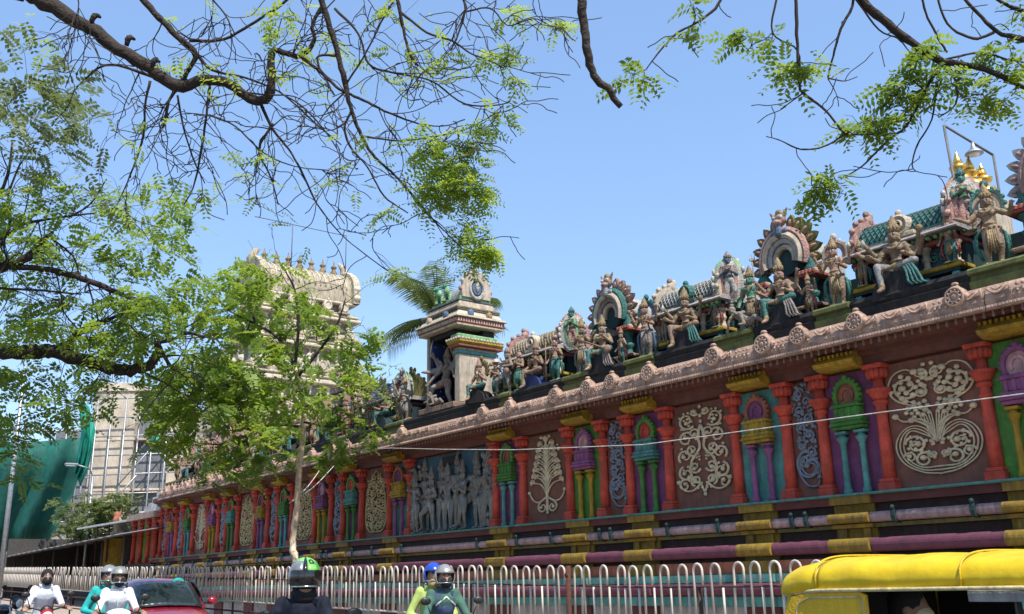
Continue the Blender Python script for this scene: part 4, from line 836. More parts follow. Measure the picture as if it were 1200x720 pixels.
ag = 'small attendants flanking the seated deities'
AT = ['right of the large many armed goddess', 'left of the large many armed goddess', 'right of the deity under the blue faced arch', 'left of the deity under the blue faced arch', 'right of the goddess before the navy roof', 'left of the goddess before the navy roof', 'right of the lute playing goddess', 'left of the lute playing goddess', 'behind the man with the long spear', 'beside the dark blue throne', 'behind the attendant with joined hands', 'behind the striding musician', 'behind the figure in the white brimmed hat', 'right of the deity on the dark teal hump', 'left of the deity on the dark teal hump', 'under the white and blue striped roof']
for q, (u, y, z) in enumerate(((6.12, -.02, 5.40), (7.42, -.02, 5.40), (8.25, -.14, 5.165), (9.10, -.12, 5.165), (10.12, -.02, 5.40), (11.28, -.02, 5.40), (12.22, -.14, 5.165), (13.0, -.05, 5.165), (14.3, .02, 5.40), (14.9, -.1, 5.165), (15.35, .0, 5.40), (15.75, .05, 5.40), (16.2, .05, 5.40), (19.85, -.16, 5.165), (20.7, -.02, 5.4), (21.4, -.02, 5.4))):
    ki = (q*5+2) % 6; k_ = kinds[ki]; statue(*k_, u, y=y, z=z, rot=random.uniform(-.2, .5), sc=random.uniform(.60, .72), garment=SK('st_gold', 'st_teal' if q % 2 else 'st_red'), label='small painted '+['pink four armed', 'beige dancing', 'teal loincloth', 'pink and grey', 'green faced', 'raised hand'][ki]+' attendant '+AT[q].replace('in teal ', ''), group=ag, fem=k_[0] == 'dancer')
# ------------------------------------------------------------------ corner pavilion with the dancing goddess
t = thing('roof_pavilion', 'tall cream pavilion with blue inner wall, red banded eaves and gabled top', 'pavilion', (-17.95, 12.0, 5.163), sc=(.9, .84, 1))
def part(par, name, *bx, bev=.012):
    mb = MB()
    for b in bx: mb.box(*b[:7], bev, b[7] if len(b) > 7 else (1, 1))
    return obj(name, mb, par)
W = .68
part(t, 'platform', (-W-.1, W+.1, -.42, 1.1, .0, .12, 'skin_brown'))
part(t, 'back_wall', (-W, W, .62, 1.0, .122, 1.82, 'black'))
lw = part(t, 'side_wall', (-W, -W+.12, -.12, .618, .122, 1.82, 'blue'))
mb = MB()
for k in range(14): mb.ell((-W+.125, -.05+.55*random.random(), .25+1.4*random.random()), (.006, .02, .02), 'st_white', 6, 4)
obj('star_dots', mb, lw, kind='stuff')
part(t, 'jamb', (-W-.05, -W+.04, -.2, -.122, .122, 1.82, 'cream'))
part(t, 'pier', (W-.12, W+.10, -.22, 1.0, .122, 1.20, 'cream'), (W-.15, W+.13, -.25, 1.03, 1.203, 1.28, 'aqua'), (W-.13, W+.11, -.23, 1.0, 1.283, 1.34, 'cream'))
mb = MB(); mb.box(W-.24, W+.24, -.34, 1.1, 1.343, 1.40, 'orange', .01); mb.box(W-.28, W+.28, -.38, 1.12, 1.402, 1.50, 'gold_ochre', .04)
for k in range(15): mb.ell((W+.26, -.34+.1*k, 1.51), (.04, .04, .035), 'cream', 6, 4)
for k in range(6): mb.ell((W-.25+.1*k, -.37, 1.51), (.04, .04, .035), 'cream', 6, 4)
mb.box(W-.2, W+.16, -.3, 1.0, 1.53, 1.64, 'st_green', .02); obj('pier_cornice', mb, t)
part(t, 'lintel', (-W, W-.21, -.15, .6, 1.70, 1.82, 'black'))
mb = MB(); mb.box(-W-.22, W+.20, -.36, 1.15, 1.822, 1.88, 'cream', .01); mb.box(-W-.24, W+.22, -.38, 1.17, 1.882, 2.0, 'st_red', .01)
for k in range(26): mb.box(-W-.22+.0695*k, -W-.18+.0695*k, -.40, -.37, 1.90, 1.98, 'cream', .005)
for k in range(18): mb.box(W+.20, W+.235, -.35+.082*k, -.31+.082*k, 1.90, 1.98, 'cream', .005)
obj('dentil_band', mb, t)
mb = MB(); mb.box(-W-.30, W+.28, -.44, 1.22, 2.002, 2.06, 'cream', .01, (.97, .96)); mb.box(-W-.20, W+.18, -.34, 1.14, 2.062, 2.19, 'gopuram_pale', .02, (.93, .9)); mb.box(-W-.15, W+.13, -.30, 1.1, 2.192, 2.23, 'dark_grey', .01); mb.box(-W-.16, W+.14, -.31, 1.1, 2.232, 2.28, 'st_gold', .01); mb.box(-W-.06, W+.06, -.20, 1.0, 2.282, 2.44, 'cream', .02, (.94, .92)); mb.box(-W-.02, W+.02, -.18, .98, 2.442, 2.48, 'dark_grey', .01); mb.box(-W+.04, W-.02, -.1, .9, 2.482, 2.56, 'st_green', .01); obj('stepped_roof', mb, t)
for x, y, c_ in ((.35, -.36, 'grey_blue'), (-.4, -.36, 'cream')):
    mb = MB(); mb.lathe([(0, -.05), (.05, -.05), (.09, -.02), (.09, .05)], (x, y, 2.13), 12, c_, 'y', False); obj('rosette', mb, t)
for y, c_ in ((.1, 'grey_blue'), (.7, 'st_gold')):
    mb = MB(); mb.lathe([(.09, -.05), (.09, .02), (.05, .05), (0, .05)], (W+.17, y, 2.13), 12, c_, 'x', False); obj('rosette', mb, t)
mb = MB(); vault_part(mb, -W+.2, W-.06, .4, 2.56, .4, .34, 'concrete'); obj('barrel_roof', mb, t)
mb = MB(); x = W-.02; n = 18                                      # lobed gable facing the street's near end
V = [(x+dx, .4-.46*cos(pi*i/n)*(1+.06*(i % 2)), 2.54+.58*sin(pi*i/n)**.7*(1+.06*(i % 2))) for dx in (-.05, .05) for i in range(n+1)]
mb.add(V, [tuple(range(n, -1, -1)), tuple(range(n+1, 2*n+2))]+[(i, i+1, n+2+i, n+1+i) for i in range(n)]+[(n, 0, n+1, 2*n+1)], 'cream'); g = obj('gable', mb, t)
mb = MB(); mb.lathe([(.27, 0), (.25, .05), (.2, .05), (.18, 0)], (x+.05, .4, 2.76), 18, 'st_white', 'x', False); mb.lathe([(.16, 0), (.14, .03), (0, .03)], (x+.05, .4, 2.76), 16, 'grey_blue', 'x', False); mb.ell((x+.09, .4, 2.80), (.05, .06, .12), 'st_white', 8, 6); mb.ell((x+.09, .4, 2.95), (.04, .045, .05), 'skin_pink', 8, 6)
for i in range(9): a = pi*(i+.5)/9; mb.ell((x, .4-.50*cos(a), 2.56+.60*sin(a)**.7), (.06, .06, .06), 'cream' if i % 2 else 'st_pink', 7, 5)
mb.ell((x, .4, 3.2), (.06, .1, .08), 'cream', 8, 5); obj('gable_ornament', mb, g)
lion = remesh([('e', (0, 0, .14), (.20, .09, .10), 'st_teal'), ('e', (.17, -.01, .24), (.08, .08, .10), 'st_green'), ('e', (.21, -.05, .34), (.065, .065, .07), 'skin_green'), ('c', (.14, -.05, .15), (.16, -.08, .0), .04, .03, 'st_green'), ('c', (.14, .05, .15), (.16, .06, .0), .04, .03, 'st_green'), ('c', (-.14, -.06, .1), (-.05, -.09, .0), .06, .03, 'st_green'), ('c', (-.14, .06, .1), (-.05, .08, .0), .06, .03, 'st_green'), ('c', (-.18, 0, .15), (-.26, 0, .32), .02, .03, 'st_green'), ('e', (.25, -.1, .32), (.035, .035, .03), 'skin_green')], .016, 1)
for k, (x, lab) in enumerate(((-.48, 'crouching green lion figure at the far end of the pavilion roof'), (-.12, 'crouching green lion figure near the middle of the pavilion roof'))):
    l = thing('lion_figure', lab, 'statue', (-17.95+x*.9, 12.1, 5.163+2.56), -.9, sc=1.05); obj('body', lion, l)
    mb = MB(); mb.box(-.22, .22, -.12, .12, -.005, .02, 'olive', .005); obj('base', mb, l)

# wall added behind the shrines, near black for the shadows between the statues
mb = MB(); mb.box(-35.6, -UA, .86, 1.02, 4.97, 5.86, 'deep_teal'); obj('parapet_shade_wall', mb, WALL)

# ------------------------------------------------------------------ gopuram
gp = atD(338, 470, 47)
GT = thing('gopuram', 'tall cream stepped temple gateway tower rising behind the leafy tree', 'tower', (gp[0], gp[1]+.3, 0), sc=(.86, .82, .955))
tiers = [(5.2, 2.9, 4.0, 7.4), (4.6, 2.5, 7.4, 9.8), (4.1, 2.15, 9.8, 11.9), (3.65, 1.85, 11.9, 13.7), (3.25, 1.6, 13.7, 15.2)]
mb = MB(); mb.box(-3.2, 3.2, -5.6, 5.6, 0, 4.0, 'gopuram', .05); obj('stone_base', mb, GT)
fgm = remesh([('e', (0, 0, .32), (.13, .1, .2), 'gopuram_pale'), ('e', (0, 0, .62), (.17, .11, .14), 'gopuram_pale'), ('e', (0, 0, .86), (.09, .09, .11), 'skin_pink'), ('c', (0, 0, .93), (0, 0, 1.1), .08, .03, 'gopuram_pale'), ('c', (-.14, 0, .68), (-.28, -.05, .5), .05, .04, 'gopuram'), ('c', (.14, 0, .68), (.3, -.05, .8), .05, .04, 'gopuram'), ('c', (-.07, 0, .3), (-.1, -.03, 0), .08, .05, 'gopuram'), ('c', (.07, 0, .3), (.12, -.05, 0), .08, .05, 'gopuram')], .035, 1)
def gcol():
    mb = MB(); mb.lathe([(.13, 0), (.13, .1), (.08, .14), (.075, .62), (.12, .70), (.09, .76), (.15, .9), (.15, 1.)], n=8, mat='gopuram_pale'); return mb.mesh('column')
gcm = gcol()
def gkoodu():
    mb = MB(); mb.lathe([(0, -.1), (.16, -.1), (.22, -.16), (.3, -.1), (.3, .15)], (0, 0, 0), 14, 'gopuram_pale', 'y', False); mb.ell((0, -.1, .32), (.1, .08, .13), 'gopuram', 7, 5); mb.box(-.4, .4, -.12, .15, -.36, -.26, 'gopuram', .02); return mb.mesh('arch_ornament')
gkm = gkoodu()
for L_, Wd, z0, z1 in tiers:
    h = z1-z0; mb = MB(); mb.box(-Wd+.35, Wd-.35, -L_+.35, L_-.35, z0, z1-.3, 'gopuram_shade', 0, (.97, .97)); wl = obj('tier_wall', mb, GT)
    mb = MB()
    for a0, a1, zz0, zz1, mt in ((-.06, .0, z0, z0+.16, 'gopuram'), (.12, .06, z0+.162, z0+.3, 'gopuram_pale'), (.12, .12, z0+h*.62, z0+h*.66, 'gopuram'), (-.12, -.02, z0+h*.66+.002, z0+h*.76, 'gopuram_pale'), (.08, .10, z0+h*.76+.002, z0+h*.82, 'gopuram'), (-.02, .1, z0+h*.82+.002, z0+h*.88, 'gopuram_pale'), (.2, .25, z0+h*.88+.002, z1-.002, 'gopuram')):
        mb.box(-Wd+a0, Wd-a0, -L_+a0, L_-a0, zz0, zz1, mt, .04)
    cn = obj('cornice', mb, GT); hc = h*.62-.3
    n = int(L_*2/.62)
    for k in range(n):                                           # near long face
        y = -L_+.35+(2*L_-.7)*(k+.5)/n
        if k % 2 == 0: obj('column', gcm, wl, (Wd-.25, y, z0+.3), (0, 0, pi/2), (1, 1, hc))
        else: obj('figurine', fgm, wl, (Wd-.12, y, z0+.3), (0, 0, pi/2), min(1.2, hc/1.05))
    for k in range(int(L_*2/1.25)):
        y = -L_+.5+(2*L_-1.0)*(k+.5)/int(L_*2/1.25); obj('arch_ornament', gkm, cn, (Wd+.02, y, z1+.22), (0, 0, pi/2), .95)
    n = int(Wd*2/.62)
    for k in range(n):
        x = -Wd+.35+(2*Wd-.7)*(k+.5)/n
        if k % 2 == 0: obj('column', gcm, wl, (x, -L_+.25, z0+.3), (0, 0, 0), (1, 1, hc))
        else: obj('figurine', fgm, wl, (x, -L_+.12, z0+.3), (0, 0, 0), min(1.2, hc/1.05))
        if k % 2: obj('arch_ornament', gkm, cn, (x, -L_-.02, z1+.22), (0, 0, 0), .95)
mb = MB(); mb.box(-1.15, 1.15, -2.7, 2.7, 15.2, 15.75, 'gopuram_shade'); obj('neck', mb, GT)
mb = MB(); n = 20; Ly = 3.0; prf = [(-1.45*cos(pi*i/n)*(1.0+.14*sin(pi*i/n)), 15.75+1.75*sin(pi*i/n)**.75) for i in range(n+1)]
V = [(x, y, z) for y in (-Ly, Ly) for x, z in prf]; mb.add(V, [(i, n+1+i, n+2+i, i+1) for i in range(n)], 'gopuram', True); mb.add(V, [tuple(range(n+1)), tuple(range(2*n+1, n, -1))], 'gopuram'); mb.box(-1.6, 1.6, -3.1, 3.1, 15.6, 15.74, 'gopuram_pale', .05); br = obj('barrel_roof', mb, GT)
for k in range(17):
    y = -2.8+5.6*k/16; mb = MB(); mb.tube([(x*1.015, y, z+.01) for x, z in prf[2:-2]], .055, 5, 'gopuram_pale'); obj('roof_rib', mb, br)
for s in (-1, 1):
    mb = MB(); V = [(x*1.22, s*Ly+dy, 15.55+(z-15.6)*1.14) for dy in (-.22, .22) for x, z in prf]
    mb.add(V, [tuple(range(n, -1, -1)), tuple(range(n+1, 2*n+2))]+[(i, i+1, n+2+i, n+1+i) for i in range(n)], 'gopuram')
    for i in range(13): a = pi*(i+.5)/13; mb.ell((-1.8*cos(a), s*Ly, 15.6+2.05*sin(a)**.75), (.16, .26, .16), 'gopuram_pale', 7, 5)
    mb.tube([(0, s*(Ly-.1), 17.2), (0, s*(Ly+.1), 17.7), (0, s*(Ly-.1), 18.1), (0, s*(Ly-.4), 18.3)], [.36, .30, .20, .05], 9, 'gopuram'); obj('horned_gable', mb, GT)
for k in range(7):
    mb = MB(); mb.lathe([(.12, 17.42), (.22, 17.55), (.24, 17.7), (.12, 17.85), (.12, 17.95), (.2, 18.02), (.08, 18.12), (.03, 18.3), (0, 18.45)], (0, -2.3+4.6*k/6, 0), 10, 'st_gold'); obj('finial', mb, GT)
lf = thing('lightning_frame', 'thin dark wire frame standing on the gateway tower ridge', 'frame', (gp[0], gp[1]+.3, 16.6))
for y in (-.6, 2.4):
    mb = MB(); mb.tube([(.3, y, 0), (.3, y, 2.35)], .025, 5, 'dark_grey'); obj('post', mb, lf)
mb = MB(); mb.tube([(.3, -2.6, 2.36), (.3, 2.42, 2.36)], .022, 5, 'dark_grey'); obj('top_bar', mb, lf)

# lamp frame over the first shrine
p0, p1 = atY(1125, 225, 12.9), atY(1106, 147, 12.9); p2, p3 = atY(1164, 182, 13.4), atY(1171, 225, 13.4)
lfm_ = thing('lamp_frame', 'bent pipe frame with hanging floodlight above the gilded pots', 'lamp', (p0[0], p0[1], 5.0))
o_ = np.array([p0[0], p0[1], 5.0]); mb = MB(); mb.tube([(p0[0]-o_[0], 0, -.05), p1-o_], .02, 6, 'dark_grey'); mb.tube([p1-o_, p2-o_], .018, 6, 'dark_grey'); mb.tube([p2-o_, (p3[0]-o_[0], p3[1]-o_[1], -.05)], .018, 6, 'dark_grey'); obj('pipe', mb, lfm_)
pl = p1+(p2-p1)*.58-o_; mb = MB(); mb.lathe([(.02, 0), (.03, -.06), (.05, -.1), (.12, -.16), (.13, -.18)], pl, 14, 'steel'); hd_ = obj('lamp_shade', mb, lfm_); mb = MB(); mb.ell((pl[0], pl[1], pl[2]-.17), (.08, .08, .06), 'lamp_glass', 10, 6); obj('bulb', mb, hd_)

# cable strung along the wall
cp = [(5.16-4.5, 3.46), (5.16, 3.47), (7.38, 3.53), (11.34, 3.62), (14.76, 3.93), (17.2, 4.22), (19.38, 4.50), (20.6, 4.62)]
mb = MB(); mb.tube([(-u, 11.38, z) for u, z in cp], .0075, 5, 'white'); obj('overhead_cable', mb, label='thin white cable strung across the wall front below the coping', cat='cable')

# ------------------------------------------------------------------ palm behind the pavilion
pc = atD(506, 372, 24.5)
pt = thing('palm_tree', 'coconut palm with drooping fronds behind the pavilion', 'tree', (pc[0], pc[1], 0))
mb = MB(); mb.tube([(.3*sin(z*.2), 0, z) for z in np.linspace(0, pc[2]-.1, 14)], [.17-.05*i/13 for i in range(14)], 9, 'bark'); obj('trunk', mb, pt)
for k in range(24):
    a = 2*pi*k/24+random.uniform(-.15, .15); el = random.uniform(-.15, 1.2); L_ = random.uniform(1.5, 2.0); mb = MB(); P_ = []
    d = np.array([cos(a)*cos(el), sin(a)*cos(el), sin(el)]); p = np.array([.3*sin(pc[2]*.2), 0, pc[2]-.15])
    for i in range(15): P_.append(p.copy()); p = p+d*L_/14; d = d+np.array([0, 0, -.085-.02*i/14]); d /= np.linalg.norm(d)
    mb.tube(P_, [.03*(1-i/16) for i in range(15)], 5, 'leaf_palm'); V = []; Fc = []
    for i in range(1, 14):
        tt = P_[i+1]-P_[i]; tt /= np.linalg.norm(tt); sd = np.cross(tt, (0, 0, 1)); sd /= np.linalg.norm(sd)+1e-6
        for q in (0, .5):
            b0 = P_[i]+(P_[i+1]-P_[i])*q
            for s in (-1, 1):
                ln = .80*sin(pi*min(1, (i+q)/15)*.85+.25)*random.uniform(.85, 1.1); tip = b0+(s*sd*.8+tt*.55+np.array([0, 0, -.55]))*ln*.8; md_ = (b0+tip)/2+np.array([0, 0, .06]); wv = tt*.016
                j = len(V); V += [b0-wv, b0+wv, md_+wv*.9, tip, md_-wv*.9]; Fc.append((j, j+1, j+2, j+3, j+4))
    mb.add(V, Fc, 'leaf_palm'); obj('frond', mb, pt)

# ------------------------------------------------------------------ far left: unfinished tower, scaffold, netting, shed
def fx(px, py, D): return atD(px, py, D)
A0 = fx(100, 600, 60); A1 = fx(188, 600, 60); At = fx(130, 440, 60)[2]
bt = thing('unfinished_building', 'beige unfinished concrete tower block, shaded side coloured grey, behind scaffolding', 'building', (A0[0], A0[1], 0))
nd = np.array([A1[0]-A0[0], A1[1]-A0[1]]); LL = np.linalg.norm(nd); ang = math.atan2(nd[1], nd[0]); bt.rotation_euler = (0, 0, ang)
part(bt, 'beige_face', (-.1, LL*.56, 0, 4, 0, At, 'beige_wall'), bev=.02)
part(bt, 'dark_bay', (-2.6, -.12, .6, 4, 0, At*.80, 'concrete_dark'), bev=.02); part(bt, 'shade_face', (LL*.56+.01, LL*1.02, .5, 5, 0, At-.6, 'concrete_dark'), bev=.02); part(bt, 'end_face', (LL*1.02+.01, LL*1.3, .2, 5, 0, At-1.5, 'beige_wall'), bev=.02)  # grey face: shade of the tower's right side put into its colour
for k in range(4): part(bt, 'floor_slab', (-.14, LL*1.05, -.1 if k == 3 else -.03, 4.05, At*.3+At*.22*k, At*.3+At*.22*k+.12, 'beige_wall'), bev=.01)
for k in range(9): part(bt, 'rebar', (.1+.25*k, .13+.25*k, .1, .13, At, At+.6+.1*(k % 3), 'rust'), bev=0)
sf = thing('scaffolding', 'steel pipe scaffolding in front of the unfinished tower', 'scaffold', (A0[0], A0[1], 0)); sf.rotation_euler = (0, 0, ang)
for k in range(8):
    mb = MB(); x = -1.2+LL*1.15*k/6.; mb.tube([(x, -1.1-.02*k, 0), (x+.06, -1.1, At-1.2)], .05, 6, 'steel'); obj('upright', mb, sf)
for k in range(11):
    mb = MB(); z = 1.2+(At-2.5)*k/10; mb.tube([(-1.5, -1.02, z), (LL*1.35, -1.02, z+.15)], .045, 6, 'steel'); obj('ledger', mb, sf)
for k in range(7):
    mb = MB(); z = 1.0+(At-3)*k/7; mb.tube([(LL*.16*k-.8, -1.2, z), (LL*.16*k+1.2, -1.2, z+2.4)], .04, 6, 'steel'); obj('brace', mb, sf)
def net(pxs, D, name, label, mat, folds=3.3, dep=.45):
    """hanging cloth: rows of pixel points at a distance, waved in depth"""
    mb = MB(); V = []; R = len(pxs); N = 40
    for r_, row in enumerate(pxs):
        q = np.array(row, float)
        for i in range(N+1):
            s = i/N*(len(q)-1); j = min(int(s), len(q)-2); p = q[j]+(q[j+1]-q[j])*(s-j)
            V.append(fx(p[0], p[1], D+dep*sin(i/N*folds*2*pi+r_*.7)+dep*.5*sin(i*.9+r_*1.7)+random.uniform(-.05, .05)))
    mb.add(V, [(r_*(N+1)+i, (r_+1)*(N+1)+i, (r_+1)*(N+1)+i+1, r_*(N+1)+i+1) for r_ in range(R-1) for i in range(N)], mat, True)
    o = obj(name, mb, label=label, cat='netting'); sd = o.modifiers.new('thickness', 'SOLIDIFY'); sd.thickness = .012; return o
net([[(-60, 500), (20, 520), (104, 512)], [(-60, 540), (15, 560), (97, 545)], [(-60, 580), (5, 590), (86, 578)], [(-60, 610), (0, 618), (74, 606)], [(-60, 640), (-2, 648), (55, 640)]], 54, 'safety_net', 'large dark green safety net draped over the building site', 'net')
net([[(92, 470), (104, 476), (112, 505)], [(95, 505), (103, 512), (108, 530)], [(92, 530), (97, 540), (103, 552)], [(86, 552), (90, 560), (94, 570)]], 52, 'torn_net', 'bright green torn net strip hanging beside the scaffolding', 'net_bright', 3, .2)
net([[(178, 506), (183, 512), (193, 512)], [(177, 515), (184, 520), (190, 520)], [(177, 526), (183, 530), (188, 527)]], 57, 'loose_net', 'small bright green net scrap caught on the grey tower face', 'net_bright', 2, .15)
sf2 = thing('net_frame', 'pipe frame carrying the large green safety net', 'scaffold', tuple(fx(20, 690, 56)[:2])+(gz(-56),))
o_ = np.array(sf2.location)
for px in (-40, 0, 45, 88): mb = MB(); p = fx(px, 640, 56); mb.tube([(p[0]-o_[0], p[1]-o_[1], 0), (p[0]-o_[0], p[1]-o_[1], fx(px, 490, 56)[2]-o_[2])], .06, 6, 'steel'); obj('upright', mb, sf2)
for py in (505, 560, 612): mb = MB(); mb.tube([fx(-60, py, 56.1)-o_, fx(104, py, 56.1)-o_], .05, 6, 'steel'); obj('ledger', mb, sf2)
part(thing('concrete_wall', 'grey concrete boundary wall under the green safety net', 'wall', tuple(fx(60, 690, 57)[:2])+(gz(-57),)), 'slab', (-1, 1, -9, 9, 0, 3.6, 'concrete'), bev=.03)
# shed
sh = thing('market_shed', 'dark open shed with low sloping tin roof beside the wall end', 'shed', (-43.5, 11.6, gz(-43.5)))
def shp(px, py, Y): p = atY(px, py, Y); return p-np.array(sh.location)
r0, r1 = shp(24, 653, 11.0), shp(158, 627, 11.0); r0[0] = min(r0[0], -14)
mb = MB(); n = 40; V = []
for i in range(n+1):
    q = r1+(r0-r1)*i/n; dz = .03*(i % 2)
    V += [(q[0], q[1]-.6, q[2]+dz), (q[0], q[1]+5, q[2]+1.0+dz), (q[0], q[1]-.6, q[2]+dz-.02), (q[0], q[1]+5, q[2]+.98+dz)]
mb.add(V, [f for i in range(n) for f in ((i*4, i*4+4, i*4+5, i*4+1), (i*4+2, i*4+3, i*4+7, i*4+6), (i*4, i*4+2, i*4+6, i*4+4))], 'shed_roof'); obj('tin_roof', mb, sh)
part(sh, 'back_wall', (-14, 3.0, 3.5, 3.7, -.3, 3.6, 'shed_shade'), bev=0); part(sh, 'side_wall', (2.8, 3.0, .2, 3.45, -.3, 2.8, 'shed_shade'), bev=0); part(sh, 'end_wall', (-14.2, -14.02, -.7, 3.7, -.3, 3.4, 'shed_shade'), bev=0); part(sh, 'counter', (-10, 2.6, 1.0, 1.8, -.3, .9, 'shed_shade'), bev=.02)  # shade under the roof put into dark walls; far end wall added for it
for x in (2.6, -1, -5, -9, -13): q = r1+(r0-r1)*((x-r1[0])/(r0[0]-r1[0])); mb = MB(); mb.tube([(x, -.5, -.3), (x, -.5, q[2])], .05, 6, 'rust_dark'); obj('post', mb, sh)
yw = thing('yellow_wall', 'cream yellow garden wall with pilasters behind the tin shed', 'wall', (-58, 17.2, gz(-58))); yw['kind'] = 'thing'
ztop = atY(80, 632, 17.2)[2]-gz(-58); xl, xr = atY(50, 640, 17.2)[0]+58, atY(125, 640, 17.2)[0]+58
part(yw, 'wall_face', (xl, xr+6, 0, .3, 0, ztop, 'shed_yellow'), bev=.02); part(yw, 'coping', (xl-.1, xr+6.1, -.1, .4, ztop+.003, ztop+.2, 'shed_yellow'), bev=.03)
for k in range(6): x = xl+(xr+5-xl)*k/5; part(yw, 'pilaster', (x-.2, x+.2, -.09, -.003, 0, ztop-.02, 'gold_ochre'), bev=.02)
for k in range(3): part(yw, 'rail_band', (xl, xr+6, -.05, -.002, ztop*.5+.3*k, ztop*.5+.3*k+.06, 'skin_brown'), bev=.01)
# small roof with bull statue
q0, q1 = atY(90, 619, 12.6), atY(160, 607, 12.6)
sr = thing('small_canopy', 'small pale canopy roof on thin posts above the shed', 'canopy', (q0[0], 12.6, 3.2)); oo = np.array(sr.location)
mb = MB(); a_, b_ = q0-oo, q1-oo; mb.add([a_, b_, b_+(0, 2.2, .3), a_+(0, 2.2, .3), a_-(0, 0, .08), b_-(0, 0, .08), b_+(0, 2.2, .22), a_+(0, 2.2, .22)], [(3, 2, 1, 0), (4, 5, 6, 7), (0, 1, 5, 4), (1, 2, 6, 5), (2, 3, 7, 6), (3, 0, 4, 7)], 'white'); obj('roof', mb, sr)
for f in (.35, .55, .9): p = a_+(b_-a_)*f; mb = MB(); mb.tube([(p[0], p[1]+.1, -.5), (p[0], p[1]+.1, p[2])], .04, 6, 'rust_dark'); obj('post', mb, sr)
bull = remesh([('e', (0, 0, .45), (.5, .26, .3), 'cream'), ('e', (.3, 0, .72), (.18, .18, .16), 'cream'), ('c', (.4, 0, .6), (.62, 0, .9), .2, .14, 'cream'), ('c', (.62, 0, .92), (.86, 0, .82), .13, .09, 'orange'), ('c', (.6, .08, 1.0), (.62, .18, 1.18), .035, .02, 'st_gold'), ('c', (.6, -.08, 1.0), (.62, -.18, 1.18), .035, .02, 'st_gold'), ('c', (.35, -.2, .3), (.6, -.24, .08), .1, .07, 'cream'), ('c', (-.35, -.22, .3), (-.05, -.28, .1), .14, .08, 'cream'), ('c', (.35, .2, .3), (.6, .24, .08), .1, .07, 'cream'), ('c', (-.35, .22, .3), (-.05, .28, .1), .14, .08, 'cream'), ('e', (.62, 0, 1.04), (.16, .16, .14), 'orange')], .045, 1)
bp = atY(143, 612, 13.4); bs = thing('bull_statue', 'cream and orange sitting bull statue behind the small canopy', 'statue', (bp[0], 13.4, 3.6), -.6, sc=1.1); obj('body', bull, bs); part(bs, 'plinth', (-.6, .8, -.4, .4, -3.4, .12, 'gold_ochre'), bev=.03)
# lamp posts
def lamp_post(x, y, h, label, arm=1.2, s=1.):
    l = thing('street_lamp', label, 'lamp post', (x, y, gz(x)+.15)); mb = MB(); mb.tube([(0, 0, 0), (0, 0, h*.5), (0, 0, h)], [.105*s, .085*s, .06*s], 10, 'steel'); obj('pole', mb, l)
    mb = MB(); mb.tube([(0, 0, h-.05), (.1, -.2, h+.35), (.2, -arm, h+.5)], .035*s, 7, 'steel'); obj('arm', mb, l); mb = MB(); mb.box(.08, .32, -arm-.55, -arm+.1, h+.44, h+.56, 'steel', .04); hd = obj('lamp_head', mb, l); mb = MB(); mb.box(.11, .29, -arm-.5, -arm-.05, h+.41, h+.438, 'lamp_glass', .01); obj('lens', mb, hd); mb = MB(); mb.lathe([(.2*s, 0), (.2*s, .05), (.12*s, .08), (.11*s, .5)], n=10, mat='steel'); obj('base', mb, l)
lp = atY(3, 655, 7.75); lamp_post(lp[0], 7.75, 9.2, 'tall grey steel street lamp standing by the picket fence far end')
lp2 = atY(101, 640, 13.6); lamp_post(lp2[0], 13.6, 6.0, 'far street lamp with bent arm above the small bush', .9, .9)
# ------------------------------------------------------------------ picket fence on the pavement edge
YF = 8.0
FN = thing('picket_fence', 'cream hooped steel picket fence on rusty rails along the pavement', 'fence', (0, YF, 0)); FN['kind'] = 'thing'
hp = .245
mb = MB(); pts = [(0, 0, .92), (0, 0, 1.48)]+[(.062-.062*cos(pi*i/8), 0, 1.50+.062*1.2*sin(pi*i/8)) for i in range(9)]+[(.124, 0, 1.36)]
mb.tube(pts, .0138, 7, 'fence_paint'); hoopm = mb.mesh('hooped_picket')
mb = MB(); mb.tube([(.128, .012, .92), (.128, .012, 1.335)], .013, 7, 'fence_paint'); strm = mb.mesh('straight_picket')
far = MB()
for i in range(300):
    u = 1.2+hp*i; x = -u
    if u > 46: break
    if u < 36:
        z = gz(x)+.08+random.uniform(-.008, .008); r_ = (random.uniform(-.02, .02), random.uniform(-.02, .02), random.uniform(-.15, .15))
        obj('hooped_picket', hoopm, FN, (x, 0, z), r_); obj('straight_picket', strm, FN, (x, 0, z), (r_[0]*.5, r_[1]*.5, 0))
    else:
        far.tube([(x+p[0], 0, gz(x)+.08+p[2]) for p in (pts[0], pts[2], pts[6], pts[10], pts[11])], .016, 4, 'fence_paint'); far.tube([(x+.125, 0, gz(x)+1.0), (x+.125, 0, gz(x)+1.42)], .015, 4, 'fence_paint')
for i in range(110):
    u = 46+hp*i; x = -u; far.tube([(x+p[0], 0, gz(x)+.08+p[2]) for p in (pts[0], pts[2], pts[6], pts[10], pts[11])], .016, 4, 'fence_paint')
obj('far_pickets', far, FN, kind='stuff')
for zz, r_, mt in ((1.425, .012, 'rust_dark'), (.99, .016, 'fence_paint'), (.80, .02, 'rust'), (.48, .02, 'rust')):
    mb = MB(); mb.tube([(-u, .02, gz(-u)+zz) for u in (0, 8, 20, 40, 60, 74)], r_, 6, mt); obj('rail', mb, FN)
for i in range(34):
    u = 1.0+2.1*i; mb = MB(); mb.tube([(0, .035, .12), (0, .035, 1.42)], .024, 6, 'rust_dark'); obj('post', mb, FN, (-u, 0, gz(-u)))
